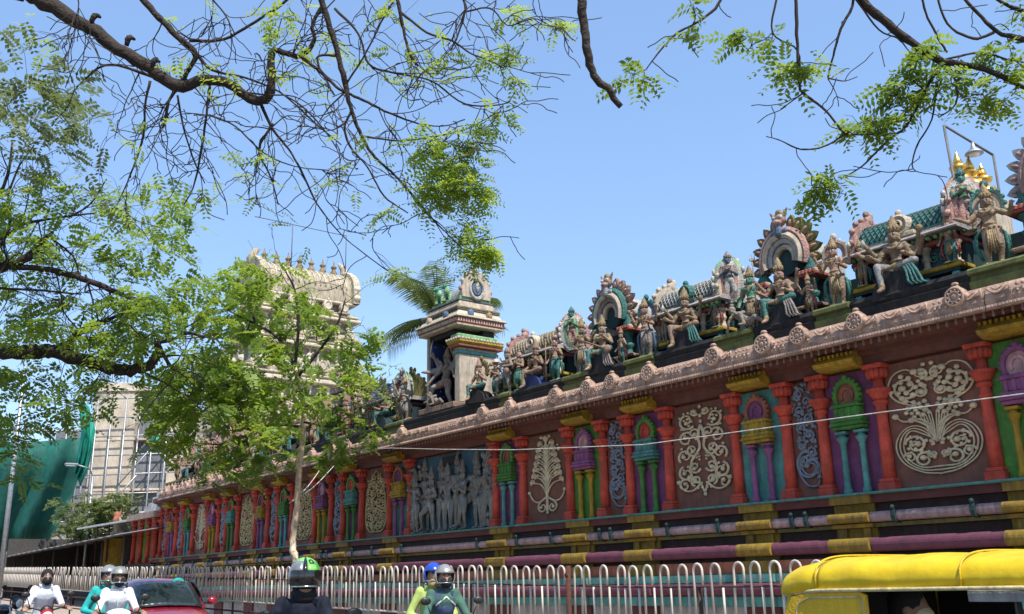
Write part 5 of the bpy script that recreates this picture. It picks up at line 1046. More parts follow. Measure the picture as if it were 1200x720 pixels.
rp_ = atY(668, 690, 7.93); mb = MB(); mb.tube([(0, 0, .13), (.01, 0, 1.66)], .032, 8, 'rust'); mb.tube([(-.02, 0, 1.55), (.03, 0, 1.55)], .036, 8, 'rust'); obj('rusty_post', mb, loc=(rp_[0], 7.90, gz(rp_[0])), label='thin rust red iron post rising above the picket fence', cat='post')

# ------------------------------------------------------------------ people and two-wheelers
def person(shirt, pants, sleeve=True, pose='ride', skin='skin', lean=0., look=0.):
    pel = np.array((0, 0, .88)); ch = np.array((0, -.13-lean, 1.26)); nk = np.array((0, -.16-lean, 1.41)); hd = np.array((look*.03, -.20-lean, 1.515)); mid = (pel+ch)/2+np.array((0, .03, 0))
    if pose == 'ride': arms = [(s, (s*.255, -.28-lean, 1.08), (s*.32, -.58, 1.05)) for s in (-1, 1)]
    elif pose == 'pillion': arms = [(s, (s*.29, -.12, 1.06), (s*.17, -.36, 1.02)) for s in (-1, 1)]
    else: arms = [(s, (s*.27, -.05, 1.06), (s*.16, -.34, .98)) for s in (-1, 1)]
    Pm = [('e', pel, (.17, .15, .14), pants), ('c', pel+(0, 0, .04), mid, .145, .14, shirt), ('c', mid, ch, .14, .155, shirt), ('e', ch, (.175, .12, .14), shirt), ('c', ch+(0, .0, .1), nk, .085, .06, shirt), ('c', nk, hd, .058, .058, skin), ('e', hd, (.078, .10, .118), skin), ('e', hd+(0, -.035, -.06), (.058, .062, .055), skin), ('c', hd+(0, -.095, .01), hd+(0, -.118, -.03), .012, .018, skin)]
    for s in (-1, 1): Pm += [('e', hd+(s*.08, .01, -.01), (.015, .025, .035), skin), ('e', hd+(s*.032, -.088, .018), (.016, .012, .01), skin), ('e', ch+(s*.155, 0, .065), (.066, .07, .075), shirt)]
    for s, el, ha in arms:
        sh_ = ch+np.array((s*.165, 0, .05)); el = np.array(el); ha = np.array(ha)
        Pm += [('c', sh_, el, .060, .048, shirt), ('c', el, ha, .046, .032, shirt if sleeve else skin), ('e', ha+(0, -.03, 0), (.042, .05, .03), skin)]
        for f in range(4): x = ha[0]+(f-1.5)*.021; Pm.append(('c', (x, ha[1]-.07, ha[2]+.01), (x, ha[1]-.10, ha[2]-.03-.004*f), .012, .010, skin))
        Pm.append(('c', ha+(-s*.035, -.03, 0), ha+(-s*.05, -.075, -.015), .013, .011, skin))
    for s in (-1, 1):
        hp_ = pel+np.array((s*.09, 0, -.03)); kn = np.array((s*.19, -.44, .76)); an = np.array((s*.19, -.24, .36)); toe = np.array((s*.20, -.42, .31))
        Pm += [('c', hp_, kn, .095, .066, pants), ('c', kn, an, .064, .042, pants), ('c', an, toe, .045, .035, 'rubber')]
    return remesh(Pm, .017, 2), hd
def helmet(par, hd, shell, visor=True, visor_mat='visor', deco=None, opened=False):
    mb = MB(); n = 20; k = 14; V = []; Fc = []
    R = (.128, .155, .148)
    for j in range(k+1):
        ph = pi/2-(pi*.72)*j/k
        for i in range(n): a = 2*pi*i/n; V.append((R[0]*cos(ph)*cos(a), R[1]*cos(ph)*sin(a), R[2]*sin(ph)))
    def hole(i, j): ph = pi/2-(pi*.72)*(j+.5)/k; a = 2*pi*(i+.5)/n; f = -sin(a); return f > .45 and ((-.50 < ph < .22) if not opened else (ph < .25))
    Fs = {}
    for j in range(k):
        for i in range(n):
            if not hole(i, j):
                mt = shell
                if deco:
                    ph = pi/2-(pi*.72)*(j+.5)/k; a = 2*pi*(i+.5)/n
                    if cos(a) < -.15 and ph < .9: mt = deco
                    if -.3 < cos(a) < -.08 and ph > .1: mt = 'helmet_black'
                    if ph < -.15: mt = 'helmet_black'
                Fs.setdefault(mt, []).append((j*n+i, j*n+n+i, j*n+n+(i+1) % n, j*n+(i+1) % n))
    for mt, f in Fs.items(): mb.add(V, f, mt, True)
    h = obj('helmet', mb, par, hd+np.array((0, .015, .025)))
    sd = h.modifiers.new('thickness', 'SOLIDIFY'); sd.thickness = .012; sd.offset = -1
    mb = MB(); V = []; m_ = 12
    for j in range(7):
        ph = .30-.82*j/6
        for i in range(m_+1): a = -pi/2-1.15+2.3*i/m_; V.append((R[0]*1.04*cos(ph)*cos(a), R[1]*1.05*cos(ph)*sin(a), R[2]*1.02*sin(ph)))
    if visor:
        mb.add(V, [(j*(m_+1)+i, (j+1)*(m_+1)+i, (j+1)*(m_+1)+i+1, j*(m_+1)+i+1) for j in range(6) for i in range(m_)], visor_mat, True); obj('visor', mb, h)
    mb = MB(); mb.tube([V[6*(m_+1)+i] for i in range(m_+1)], .008, 5, 'chrome'); obj('trim', mb, h)
    return h
def wheel(par, y, z, r, spokes=5):
    w_ = obj('wheel', None, par, (0, y, z)); mb = MB(); mb.lathe([(r-.09, -.045), (r-.03, -.055), (r, -.02), (r, .02), (r-.03, .055), (r-.09, .045), (r-.09, -.045)], n=24, mat='rubber', axis='x'); obj('tyre', mb, w_)
    mb = MB(); mb.lathe([(r-.115, -.03), (r-.09, -.035), (r-.09, .035), (r-.115, .03), (r-.115, -.03)], n=24, mat='steel', axis='x'); mb.lathe([(.05, -.06), (.05, .06)], n=10, mat='steel', axis='x')
    for k in range(spokes): a = 2*pi*k/spokes; mb.tube([(0, .04*cos(a), .04*sin(a)), (0, (r-.11)*cos(a), (r-.11)*sin(a))], .016, 5, 'steel')
    obj('rim', mb, w_)
def motorbike(label, paint_, x, y, rot, kind='bike', group=None):
    b = thing('motorbike' if kind == 'bike' else 'scooter', label, 'motorbike' if kind == 'bike' else 'scooter', (x, y, gz(x)), rot, group)
    r = .30 if kind == 'bike' else .23
    wheel(b, -.68, r, r); wheel(b, .62, r, r)
    if kind == 'bike':
        for s in (-1, 1): mb = MB(); mb.tube([(s*.07, -.68, r), (s*.075, -.50, .86)], .022, 7, 'chrome'); obj('fork', mb, b)
        obj('tank', remesh([('e', (0, -.22, .80), (.14, .24, .12), paint_), ('e', (0, -.02, .80), (.10, .14, .09), paint_)], .02), b)
        obj('seat', remesh([('c', (0, .08, .79), (0, .62, .84), .11, .10, 'black_plastic')], .02), b)
        obj('engine', remesh([('e', (0, -.1, .42), (.14, .2, .16), 'dark_grey'), ('c', (0, -.18, .45), (0, -.28, .66), .09, .08, 'steel'), ('c', (.12, .0, .3), (.16, .75, .36), .03, .05, 'chrome')], .02), b)
        obj('mudguard', remesh([('c', (0, -.68, .64), (0, -.52, .60), .05, .04, paint_), ('c', (0, .4, .70), (0, .85, .62), .07, .04, paint_)], .02), b)
        hl = remesh([('e', (0, -.60, .92), (.11, .10, .12), paint_), ('e', (0, -.56, 1.02), (.10, .06, .08), 'black_plastic')], .016)
    else:
        obj('front_shield', remesh([('c', (-.16, -.48, .40), (-.14, -.46, .88), .06, .07, paint_), ('c', (.16, -.48, .40), (.14, -.46, .88), .06, .07, paint_), ('c', (0, -.52, .40), (0, -.50, .90), .10, .11, paint_), ('e', (0, -.68, .48), (.09, .22, .10), paint_), ('e', (0, -.48, 1.0), (.20, .11, .12), paint_)], .022), b)
        obj('floorboard', remesh([('c', (0, -.42, .32), (0, .1, .32), .14, .16, 'black_plastic')], .025), b)
        obj('rear_body', remesh([('c', (0, .12, .55), (0, .72, .62), .17, .13, paint_), ('c', (0, .5, .40), (0, .62, .4), .12, .1, 'dark_grey')], .025), b)
        obj('seat', remesh([('c', (0, .05, .78), (0, .66, .80), .12, .11, 'black_plastic')], .022), b)
        hl = remesh([('e', (0, -.58, 1.02), (.16, .08, .10), paint_)], .016)
    h = obj('headlight', hl, b); mb = MB(); mb.ell((0, -.685 if kind == 'bike' else -.65, .92 if kind == 'bike' else 1.02), (.085, .03, .085), 'lamp_glass', 12, 7); obj('lens', mb, h)
    mb = MB(); mb.tube([(-.36, -.50, 1.03), (-.2, -.56, 1.06), (0, -.55, 1.0), (.2, -.56, 1.06), (.36, -.50, 1.03)], .015, 7, 'black_plastic'); obj('handlebar', mb, b)
    for s in (-1, 1):
        mb = MB(); mb.tube([(s*.24, -.56, 1.06), (s*.30, -.58, 1.22)], .008, 5, 'black_plastic'); mb.ell((s*.32, -.575, 1.26), (.065, .02, .045), 'black_plastic', 12, 7); mi = obj('mirror', mb, b); mb = MB(); mb.ell((s*.32, -.557, 1.26), (.055, .008, .037), 'chrome', 12, 7); obj('mirror_glass', mb, mi)
    part(b, 'number_plate', (-.11, .11, -.74, -.725, .70, .77, 'plate_white'), bev=.004)
    return b
def rider(label, b, shirt, pants, off=0., pose='ride', **k):
    r_ = thing('person', label, 'person', b.location, b.rotation_euler.z); me, hd = person(shirt, pants, pose=pose, **{q: v for q, v in k.items() if q in ('sleeve', 'lean', 'look')})
    if off: r_.location = Vector(b.location)+Matrix.Rotation(b.rotation_euler.z, 3, 'Z') @ Vector((.05 if pose == 'pillion' else 0, off, .03))
    obj('body', me, r_)
    mb = MB()
    for s in (-1, 1): mb.ell((hd[0]+s*.032, hd[1]-.093, hd[2]+.018), (.013, .008, .007), 'plate_white', 8, 5); mb.ell((hd[0]+s*.032, hd[1]-.100, hd[2]+.018), (.006, .004, .006), 'cloth_black', 6, 4); mb.ell((hd[0]+s*.033, hd[1]-.094, hd[2]+.042), (.02, .007, .005), 'cloth_black', 8, 4)
    obj('eyes', mb, r_)
    mb = MB()                                                     # open collar
    for s in (-1, 1): mb.obox((s*.05, hd[1]+.0, hd[2]-.135), (.045, -.02, -.012), (.0, .045, .02), (s*.004, -.006, .018), shirt)
    obj('collar', mb, r_); return r_, hd
def hair(par, hd, mat='cloth_black'): mb = MB(); mb.ell((hd[0], hd[1]+.02, hd[2]+.035), (.092, .105, .105), mat, 14, 9); mb.ell((hd[0], hd[1]+.05, hd[2]-.01), (.088, .075, .1), mat, 12, 8); return obj('hair', mb, par)
def mask(par, hd, mat='cloth_black'): mb = MB(); mb.ell((hd[0], hd[1]-.055, hd[2]-.05), (.074, .075, .07), mat, 14, 9); return obj('face_mask', mb, par)
def ground_px(px, dist): d = ray(px, 690); d = d/np.hypot(d[0], d[1]); return d[0]*dist, d[1]*dist
# near rider, green helmet
x, y = ground_px(352, 8.3); b1 = motorbike('black motorbike under the rider with the green helmet', 'bike_black', x, y, pi/2-.30)
r1_, hd = rider('motorcyclist in green and grey full face helmet and dark navy jacket', b1, 'cloth_navy', 'jeans', lean=.02); r1_.location.z += .05; b1.location.z += .05
h1 = helmet(r1_, hd, 'helmet_green', deco='helmet_grey')
mb = MB(); c0 = np.array((0, .0, 0)); pts_ = []
for a, ph in ((-1.35, .95), (-1.05, .95), (-1.0, .72), (-1.35, .70)): pts_.append((.130*cos(ph)*cos(a), .157*cos(ph)*sin(a), .150*sin(ph)))
mb.tube(pts_+[pts_[0]], .006, 5, 'helmet_black'); obj('decal', mb, h1)
mb = MB()
for s in (-1, 1): mb.ell((s*.07, hd[1]-.03, hd[2]-.20), (.018, .012, .022), 'lamp_glass', 8, 5)
obj('jacket_studs', mb, r1_); mb = MB(); mb.lathe([(.085, hd[2]-.17), (.10, hd[2]-.14), (.098, hd[2]-.09), (.085, hd[2]-.06)], (0, hd[1]+.02, 0), 16, 'cloth_black'); obj('neck_scarf', mb, r1_)
# pair by the kerb
x, y = ground_px(517, 12.6); b2 = motorbike('dark motorbike carrying the pair in silver and blue helmets', 'bike_black', x, y, pi/2-.35)
r2_, hd = rider('motorcyclist in silver open face helmet and green sleeved blue jacket', b2, 'cloth_green', 'jeans'); helmet(r2_, hd, 'helmet_silver', visor=False); mask(r2_, hd)
mb = MB(); mb.ell((0, -.155, 1.25), (.15, .115, .20), 'cloth_blue', 14, 9); mb.tube([(-.12, -.24, 1.2), (0, -.275, 1.3), (.12, -.24, 1.2)], .012, 5, 'cloth_white'); obj('vest', mb, r2_)
r3_, hd = rider('pillion passenger in blue helmet and lime yellow top', b2, 'cloth_lime', 'cloth_cream', off=.42, pose='pillion'); r3_.location += Vector((.03, -.13, 0)); h = helmet(r3_, hd, 'helmet_blue', visor=False, opened=True); h.location.z += .0
mb = MB(); mb.ell((0, hd[1]-.05, hd[2]-.09), (.085, .08, .07), 'shed_yellow', 12, 7); obj('scarf', mb, r3_)
# scooter pair in front of the car
x, y = ground_px(137, 15.6); b3 = motorbike('white scooter in front of the dark red car', 'bike_white', x, y, pi/2-.18, 'scooter')
r4_, hd = rider('scooter rider in white shirt, silver helmet and black mask', b3, 'cloth_white', 'jeans', sleeve=False); helmet(r4_, hd, 'helmet_silver', visor=False); mask(r4_, hd)
mb = MB(); mb.tube([(0, -.262, 1.36), (.0, -.285, 1.2), (0, -.26, 1.02)], .006, 5, 'cloth_pale'); obj('placket', mb, r4_)
r5_, hd = rider('scooter passenger in teal dress and grey helmet leaning out behind', b3, 'cloth_teal', 'cloth_teal', off=.40, pose='pillion', sleeve=True); r5_.location += Vector((0, -.16, .0)); helmet(r5_, hd, 'helmet_grey', visor=False)
mb = MB(); mb.lathe([(.12, 1.3), (.2, 1.1), (.26, .8), (.30, .55)], (0, -.05, 0), 14, 'cloth_teal'); obj('dress', mb, r5_)
# lone rider
x, y = ground_px(52, 18.0); b4 = motorbike('red motorbike ridden by the bareheaded man', 'bike_red', x, y, pi/2-.10)
r6_, hd = rider('bareheaded motorcyclist in pale shirt with black face mask', b4, 'cloth_pale', 'cloth_black', sleeve=False); hair(r6_, hd); mask(r6_, hd)
# parked two-wheeler far left
x, y = ground_px(-2, 24.5); motorbike('small parked motorbike by the kerb with round mirrors', 'bike_black', x, y, pi/2+.5)

# ------------------------------------------------------------------ red car
cx_, cy_ = ground_px(185, 20.8); CR_ = thing('car', 'dark red hatchback car with glossy windscreen behind the scooter', 'car', (cx_, cy_, gz(cx_)), pi/2-.12)
def loft(rings, mat, mb=None, cap=True):
    mb = mb or MB(); k = len(rings[0]); V = [p for r_ in rings for p in r_]
    Fc = [(j*k+i, j*k+(i+1) % k, j*k+k+(i+1) % k, j*k+k+i) for j in range(len(rings)-1) for i in range(k)]
    if cap: Fc += [tuple(range(k-1, -1, -1)), tuple((len(rings)-1)*k+i for i in range(k))]
    mb.add(V, Fc, mat, True); return mb
def crs(y, w_, z0, z1, sq=3.2, n=20, tum=0.):
    out = []
    for i in range(n):
        a = 2*pi*i/n; c_, s_ = cos(a), sin(a); X = abs(c_)**(2/sq)*math.copysign(1, c_); Z = abs(s_)**(2/sq)*math.copysign(1, s_)
        zz = (z0+z1)/2+(z1-z0)/2*Z; out.append((w_*X*(1-tum*max(0, Z)), y, zz))
    return out
bd = loft([crs(-1.92, .55, .34, .58), crs(-1.86, .70, .26, .70), crs(-1.65, .79, .22, .80), crs(-1.2, .82, .20, .90), crs(-.75, .83, .19, .98), crs(0, .84, .19, 1.0), crs(.9, .84, .19, 1.0), crs(1.5, .82, .22, .99), crs(1.82, .76, .28, .93), crs(1.9, .6, .36, .8)], 'car_red'); obj('body', bd, CR_)
cb = loft([crs(-.98, .70, .86, .93, 3, tum=.1), crs(-.55, .69, .86, 1.24, 3.4, tum=.12), crs(-.25, .68, .86, 1.41, 3.6, tum=.14), crs(.3, .67, .86, 1.475, 3.8, tum=.15), crs(1.0, .66, .86, 1.44, 3.8, tum=.15), crs(1.45, .64, .86, 1.30, 3.4, tum=.14), crs(1.8, .60, .86, .96, 3, tum=.1)], 'car_red'); obj('cabin', cb, CR_)
def quad(par, name, P_, mat, th=.012):
    mb = MB(); P_ = [np.array(p, float) for p in P_]; nn = np.cross(P_[1]-P_[0], P_[3]-P_[0]); nn /= np.linalg.norm(nn); N = 8; V = []
    for i in range(N+1):
        for j in range(N+1):
            s, t_ = i/N, j/N; p = (P_[0]*(1-s)+P_[1]*s)*(1-t_)+(P_[3]*(1-s)+P_[2]*s)*t_; V.append(p+nn*(.05*sin(pi*s)+.03*sin(pi*t_)))
    mb.add(V, [(i*(N+1)+j, (i+1)*(N+1)+j, (i+1)*(N+1)+j+1, i*(N+1)+j+1) for i in range(N) for j in range(N)], mat, True); o = obj(name, mb, par); sd = o.modifiers.new('t', 'SOLIDIFY'); sd.thickness = th; return o
quad(CR_, 'windscreen', [(-.63, -1.02, .93), (.63, -1.02, .93), (.52, -.36, 1.365), (-.52, -.36, 1.365)], 'car_glass')
for s in (-1, 1):
    P_ = [(s*.70, -.78, .98), (s*.70, .1, .98), (s*.605, .1, 1.40), (s*.60, -.26, 1.38)]; quad(CR_, 'side_window', P_ if s > 0 else P_[::-1], 'car_glass')
    P_ = [(s*.70, .16, .98), (s*.69, 1.1, .98), (s*.60, .98, 1.37), (s*.605, .16, 1.40)]; quad(CR_, 'side_window', P_ if s > 0 else P_[::-1], 'car_glass')
    mb = MB(); mb.ell((s*.90, -.62, 1.02), (.10, .06, .075), 'car_red', 12, 8); mb.box(s*.78-.06, s*.78+.06, -.63, -.6, .96, 1.0, 'black_plastic'); mi = obj('mirror', mb, CR_); mb = MB(); mb.ell((s*.90, -.575, 1.02), (.08, .02, .055), 'chrome', 12, 7); obj('mirror_glass', mb, mi)
    mb = MB(); mb.ell((s*.60, -1.80, .66), (.16, .10, .085), 'lamp_glass', 12, 8); obj('headlight', mb, CR_)
    for yy in (-1.2, 1.22):
        w_ = obj('wheel', None, CR_, (s*.74, yy, .29)); mb = MB(); mb.lathe([(.18, -.09), (.27, -.095), (.29, -.06), (.29, .06), (.27, .095), (.18, .09)], n=24, mat='rubber', axis='x'); obj('tyre', mb, w_); mb = MB(); mb.lathe([(.0, s*.085), (.08, s*.09), (.18, s*.075), (.185, s*.06)], n=20, mat='steel', axis='x'); obj('rim', mb, w_)
part(CR_, 'grille', (-.45, .45, -1.945, -1.90, .46, .58, 'black_plastic'), bev=.01); part(CR_, 'number_plate', (-.24, .24, -1.96, -1.946, .34, .44, 'plate_white'), bev=.004)
mb = MB(); mb.tube([(-.50, -1.06, .955), (-.05, -.92, 1.02)], .009, 5, 'black_plastic'); mb.tube([(.1, -1.06, .955), (.5, -.94, 1.01)], .009, 5, 'black_plastic'); obj('wiper', mb, CR_)
quad(CR_, 'sun_strip', [(.18, -.40, 1.33), (.40, -.40, 1.33), (.38, -.33, 1.385), (.18, -.33, 1.385)], 'cloth_teal', .004).location = (0, -.035, .03)

# ------------------------------------------------------------------ yellow auto rickshaw, rear at the left, facing right
RX = -atY(922, 700, 4.95)[0]
RK = thing('auto_rickshaw', 'yellow auto rickshaw with canvas hood at the kerb side', 'rickshaw', (-RX-.09, 5.6, -.005), sc=(1.03, 1, .982))
# hood as cross rings along the length; local x forward, z up
def hring(x, hw, zs, zt, n=24, low=None):
    out = []
    for i in range(n+1):
        a = pi*i/n; c_, s_ = cos(a), sin(a); out.append((x, -hw*abs(c_)**.42*math.copysign(1, c_), zs+(zt-zs)*abs(s_)**.55))
    return out
def hood(x0, x1, n, mat, prof):
    mb = MB(); rows = []
    for i in range(n+1):
        t_ = i/n; hw, zs, zt = prof(t_); sag = .002*sin(t_*31); rows.append(hring(x0+(x1-x0)*t_, hw, zs, zt-sag))
    rows = [[(p[0], p[1]*(1+.004*sin(p[0]*17+p[2]*23)+.003*sin(p[0]*41-p[2]*37)), p[2]+.003*sin(p[0]*13+p[1]*9)+.002*sin(p[0]*37-p[1]*21)) if 0 < i_ < 24 else p for i_, p in enumerate(r_)] for r_ in rows]
    k = len(rows[0]); mb.add([p for r_ in rows for p in r_], [(j*k+i, (j+1)*k+i, (j+1)*k+i+1, j*k+i+1) for j in range(n) for i in range(k-1)], mat, True)
    o = obj('hood', mb, RK); sd = o.modifiers.new('t', 'SOLIDIFY'); sd.thickness = .02; return o
hood(.0, .30, 14, 'canvas_yellow', lambda t: (.58+.075*sin(t*pi/2)**.5, 1.44+.03*t, 1.52+.13*sin(t*pi/2)**.42))
hood(.302, 2.0, 60, 'canvas_yellow', lambda t: (.655+.008*sin(t*9), 1.475, 1.655+.01*t))
for x in (.30, 1.15): mb = MB(); mb.tube([(x, p[1]*1.01, p[2]+.006) for p in hring(x, .655, 1.475, 1.655+.005)], .006, 5, 'rick_yellow'); obj('hood_seam', mb, RK)
for s in (-1, 1):
    mb = MB(); mb.tube([(.04, s*.60, 1.44), (.30, s*.662, 1.465), (1.2, s*.666, 1.472), (2.02, s*.666, 1.475)], .012, 6, 'cream_trim'); obj('piping', mb, RK)
    mb = MB(); pl_ = [(.02, .45), (.60, .45), (.60, 1.44), (.56, 1.462), (.30, 1.462), (.12, 1.43), (.045, 1.30), (.02, 1.1)]
    V = [(x, s*.640+dy, z) for dy in (-.012, .012) for x, z in pl_]; kk = len(pl_); mb.add(V, [tuple(range(kk)), tuple(range(2*kk-1, kk-1, -1))]+[((i+1) % kk, i, kk+i, kk+(i+1) % kk) for i in range(kk)], 'rick_yellow'); sp = obj('side_panel', mb, RK)
    mb = MB(); mb.tube([(x, s*.655, z) for x, z in [(.14, .5), (.14, 1.32), (.17, 1.395), (.24, 1.425), (.56, 1.43), (.585, 1.40), (.585, .5)]], .006, 5, 'cream_trim'); obj('panel_piping', mb, sp)
    mb = MB(); mb.tube([(1.42, s*.63, .5), (1.40, s*.63, 1.47)], .018, 6, 'black_plastic'); obj('door_post', mb, RK)
    mb = MB(); mb.tube([(2.25, s*.52, .9), (1.98, s*.60, 1.49)], .02, 6, 'black_plastic'); obj('windscreen_post', mb, RK)
    part(RK, 'side_flap', (1.17, 2.0, s*.645-.006, s*.645+.006, 1.405, 1.462, 'grey'), bev=.003)
mb = MB(); V = []
for i in range(9):
    for j in range(9): yy = -.62+1.24*i/8; zz = .45+1.02*j/8; V.append((.0+.05*(abs(yy)/.62)**4+.06*max(0, (zz-1.2)/.27)**2, yy, zz))
mb.add(V, [(i*9+j, i*9+9+j, i*9+10+j, i*9+1+j) for i in range(8) for j in range(8)], 'rick_yellow', True); o = obj('rear_panel', mb, RK); sd = o.modifiers.new('t', 'SOLIDIFY'); sd.thickness = .02
part(RK, 'lower_body', (.0, 1.9, -.64, .64, .26, .448, 'rick_green'), bev=.03); part(RK, 'passenger_seat', (.2, .72, -.55, .55, .452, .72, 'black_plastic'), bev=.05); part(RK, 'seat_back', (.10, .24, -.56, .56, .722, 1.18, 'black_plastic'), bev=.04); part(RK, 'partition', (1.26, 1.30, -.58, .58, .45, 1.02, 'black_plastic'), bev=.01); part(RK, 'driver_seat', (1.32, 1.62, -.3, .3, .45, .80, 'black_plastic'), bev=.05)
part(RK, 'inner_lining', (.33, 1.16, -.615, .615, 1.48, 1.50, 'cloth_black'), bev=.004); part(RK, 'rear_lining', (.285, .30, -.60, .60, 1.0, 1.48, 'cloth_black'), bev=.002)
part(RK, 'far_dark_sheet', (.31, .80, .60, .615, .5, 1.47, 'cloth_black'), bev=.002)  # black sheet added to darken the far side of the cabin
def crx(x, w_, z0, z1, sq): return [(x, p[0], p[2]) for p in crs(0, w_, z0, z1, sq)]
obj('nose', loft([crx(1.88, .60, .28, 1.0, 3.4), crx(2.2, .55, .28, .96, 3.2), crx(2.45, .38, .34, .80, 2.8), crx(2.56, .2, .42, .66, 2.4)], 'rick_green'), RK)
mb = MB(); mb.tube([(2.24, -.5, .95), (2.24, .5, .95)], .015, 5, 'black_plastic'); mb.tube([(2.0, -.58, 1.475), (2.0, .58, 1.475)], .02, 5, 'black_plastic'); obj('windscreen_frame', mb, RK)
mb = MB(); mb.tube([(2.1, 0, .8), (1.95, 0, 1.05)], .02, 6, 'black_plastic'); mb.tube([(1.92, -.3, 1.05), (1.95, 0, 1.07), (1.92, .3, 1.05)], .015, 6, 'black_plastic'); obj('handlebar', mb, RK)
for x, y in ((.35, -.5), (.35, .5), (2.2, 0)):
    w_ = obj('wheel', None, RK, (x, y, .21), (0, 0, pi/2)); mb = MB(); mb.lathe([(.12, -.05), (.18, -.055), (.21, -.03), (.21, .03), (.18, .055), (.12, .05)], n=20, mat='rubber', axis='x'); obj('tyre', mb, w_); mb = MB(); mb.lathe([(0, -.04), (.12, -.045), (.12, .045), (0, .04)], n=16, mat='steel', axis='x'); obj('rim', mb, w_)
pr_ = thing('person', 'seated rickshaw passenger in dark clothes with pale face mask', 'person', (-RX+.43, 5.35, -.19), pi/2+.4); me, hd = person('cloth_black', 'cloth_black', pose='sit'); obj('body', me, pr_, (0, .1, 0)); hair(pr_, hd+np.array((0, .1, 0))); mask(pr_, hd+np.array((0, .1, 0)), 'cloth_cream')
# ------------------------------------------------------------------ trees
def smooth_path(P_, per=5):
    P_ = [np.array(p, float) for p in P_]; Q = [2*P_[0]-P_[1]]+P_+[2*P_[-1]-P_[-2]]; out = []
    for i in range(1, len(Q)-2):
        a, b, c, d = Q[i-1:i+3]
        for k in range(per):
            t = k/per; out.append(.5*((2*b)+(-a+c)*t+(2*a-5*b+4*c-d)*t*t+(-a+3*b-3*c+d)*t**3))
    out.append(P_[-1]); return out
class Tree:
    def __init__(s, name, label, base, bark='bark', leaf='leaf', seed=1):
        s.t = thing(name, label, 'tree', base); s.o = np.array(base, float); s.w = MB(); s.tw = MB(); s.bark = bark; s.leaf = leaf; s.nodes = []; s.LV = {}; s.r = np.random.default_rng(seed)
    def limb(s, P_, R_, n=9, knots=True, per=5):
        """world points and radii -> tapered wandering limb"""
        pts = smooth_path([np.append(p, r) for p, r in zip(P_, R_)], per); X = np.array([p[:3] for p in pts]); R = np.maximum([p[3] for p in pts], .003)
        if knots:
            j = s.r.normal(0, 1, X.shape)*R[:, None]*.16; j[0] = 0; X = X+j; R = R*(1+s.r.normal(0, .05, len(R)))
        (s.w if R[0] > .012 else s.tw).tube([x-s.o for x in X], list(R), n if R[0] > .03 else 5, s.bark if R[0] > .012 else 'twig')
        s.nodes += [(x, r) for x, r in zip(X, R)]; return X, R
    def px(s, L, D, n=8, per=5):
        """photo pixels (x, y, width[, depth shift]) at depth D along the view"""
        P_ = [atD(q[0], q[1], D+(q[3] if len(q) > 3 else 0)) for q in L]; R_ = [(q[2]*.82 if q[2] > 7 else q[2]*.7)/2*D/F for q in L]; return s.limb(P_, R_, n, per=per)
    def twigs(s, X, R, n, ln, droop=.25, lev=2, rmin=.004, spread=1., leaf=0., t0=.1):
        """random wandering side shoots along a limb, in three dimensions"""
        out = []
        for k in range(n):
            i = int(s.r.uniform(t0, .98)*(len(X)-1)); d = X[min(i+1, len(X)-1)]-X[max(i-1, 0)]; d = d/(np.linalg.norm(d)+1e-9)
            v = d*.45+s.r.normal(0, 1, 3)*.75*spread; v[2] -= droop; v /= np.linalg.norm(v); L = ln*s.r.uniform(.45, 1.2); p = X[i].copy(); P_ = [p.copy()]; m_ = 7
            for q in range(m_): p = p+v*L/m_; P_.append(p.copy()); v = v+s.r.normal(0, .23, 3); v[2] -= droop*.18; v /= np.linalg.norm(v)
            r0 = max(rmin, min(R[i]*.5, L*.011)); Rr = [r0*(1-.75*q/m_) for q in range(m_+1)]; XX, RR = s.limb(P_, Rr, 5, knots=False, per=2); out.append((XX, RR))
            if lev > 1: out += s.twigs(XX, RR, int(2+s.r.integers(0, 3)), ln*.5, droop, lev-1, rmin*.8, spread, 0)
        return out
    def leaves(s, C, L=.22, pairs=7, ll=.05, lw=.022, leaf=None, droop=.25, rachis=True, up=.0, flat=.5):
        """compound leaves at centres C (N,3)"""
        C = np.asarray(C, float); N = len(C)
        if N == 0: return
        r = s.r; d = r.normal(0, 1, (N, 3)); d[:, 2] = d[:, 2]*.35-droop; d /= np.linalg.norm(d, axis=1)[:, None]
        up_ = r.normal(0, flat, (N, 3))+np.array([0, 0, 1.]); sd = np.cross(d, up_); sd /= np.linalg.norm(sd, axis=1)[:, None]; nn = np.cross(sd, d)
        Ls = L*r.uniform(.6, 1.25, N); V = []
        for k in range(pairs):
            t = (k+.5)/pairs; b = C+d*(Ls*t)[:, None]+np.array([0, 0, -1.])*(Ls*t*t*.25)[:, None]; prof = .6+.5*sin(pi*min(.95, t+.1))
            for sg in (-1, 1):
                q = (sd*sg*.9+d*.45+nn*r.normal(-.15, .22, (N, 1))); q /= np.linalg.norm(q, axis=1)[:, None]; l_ = (ll*prof*r.uniform(.75, 1.2, N))[:, None]; w_ = np.cross(q, nn)*lw*prof
                V.append(np.stack([b, b+q*l_*.5+w_, b+q*l_, b+q*l_*.5-w_], 1))
        V = np.concatenate(V, 0).reshape(-1, 3)-s.o; s.LV.setdefault(leaf or s.leaf, []).append(V)
    def cluster(s, px, py, rpx, n, D, depth=None, tw=3, rz=1., **k):
        """leaf clump about a pixel at a depth; short shoots tie it to the nearest wood"""
        c = atD(px, py, D); R = rpx*D/F; P_ = s.r.normal(0, .45, (n, 3))*R; P_[:, 2] *= .75*rz; C = c+P_; s.leaves(C, **k)
        s.shoots(c, P_, tw, R)
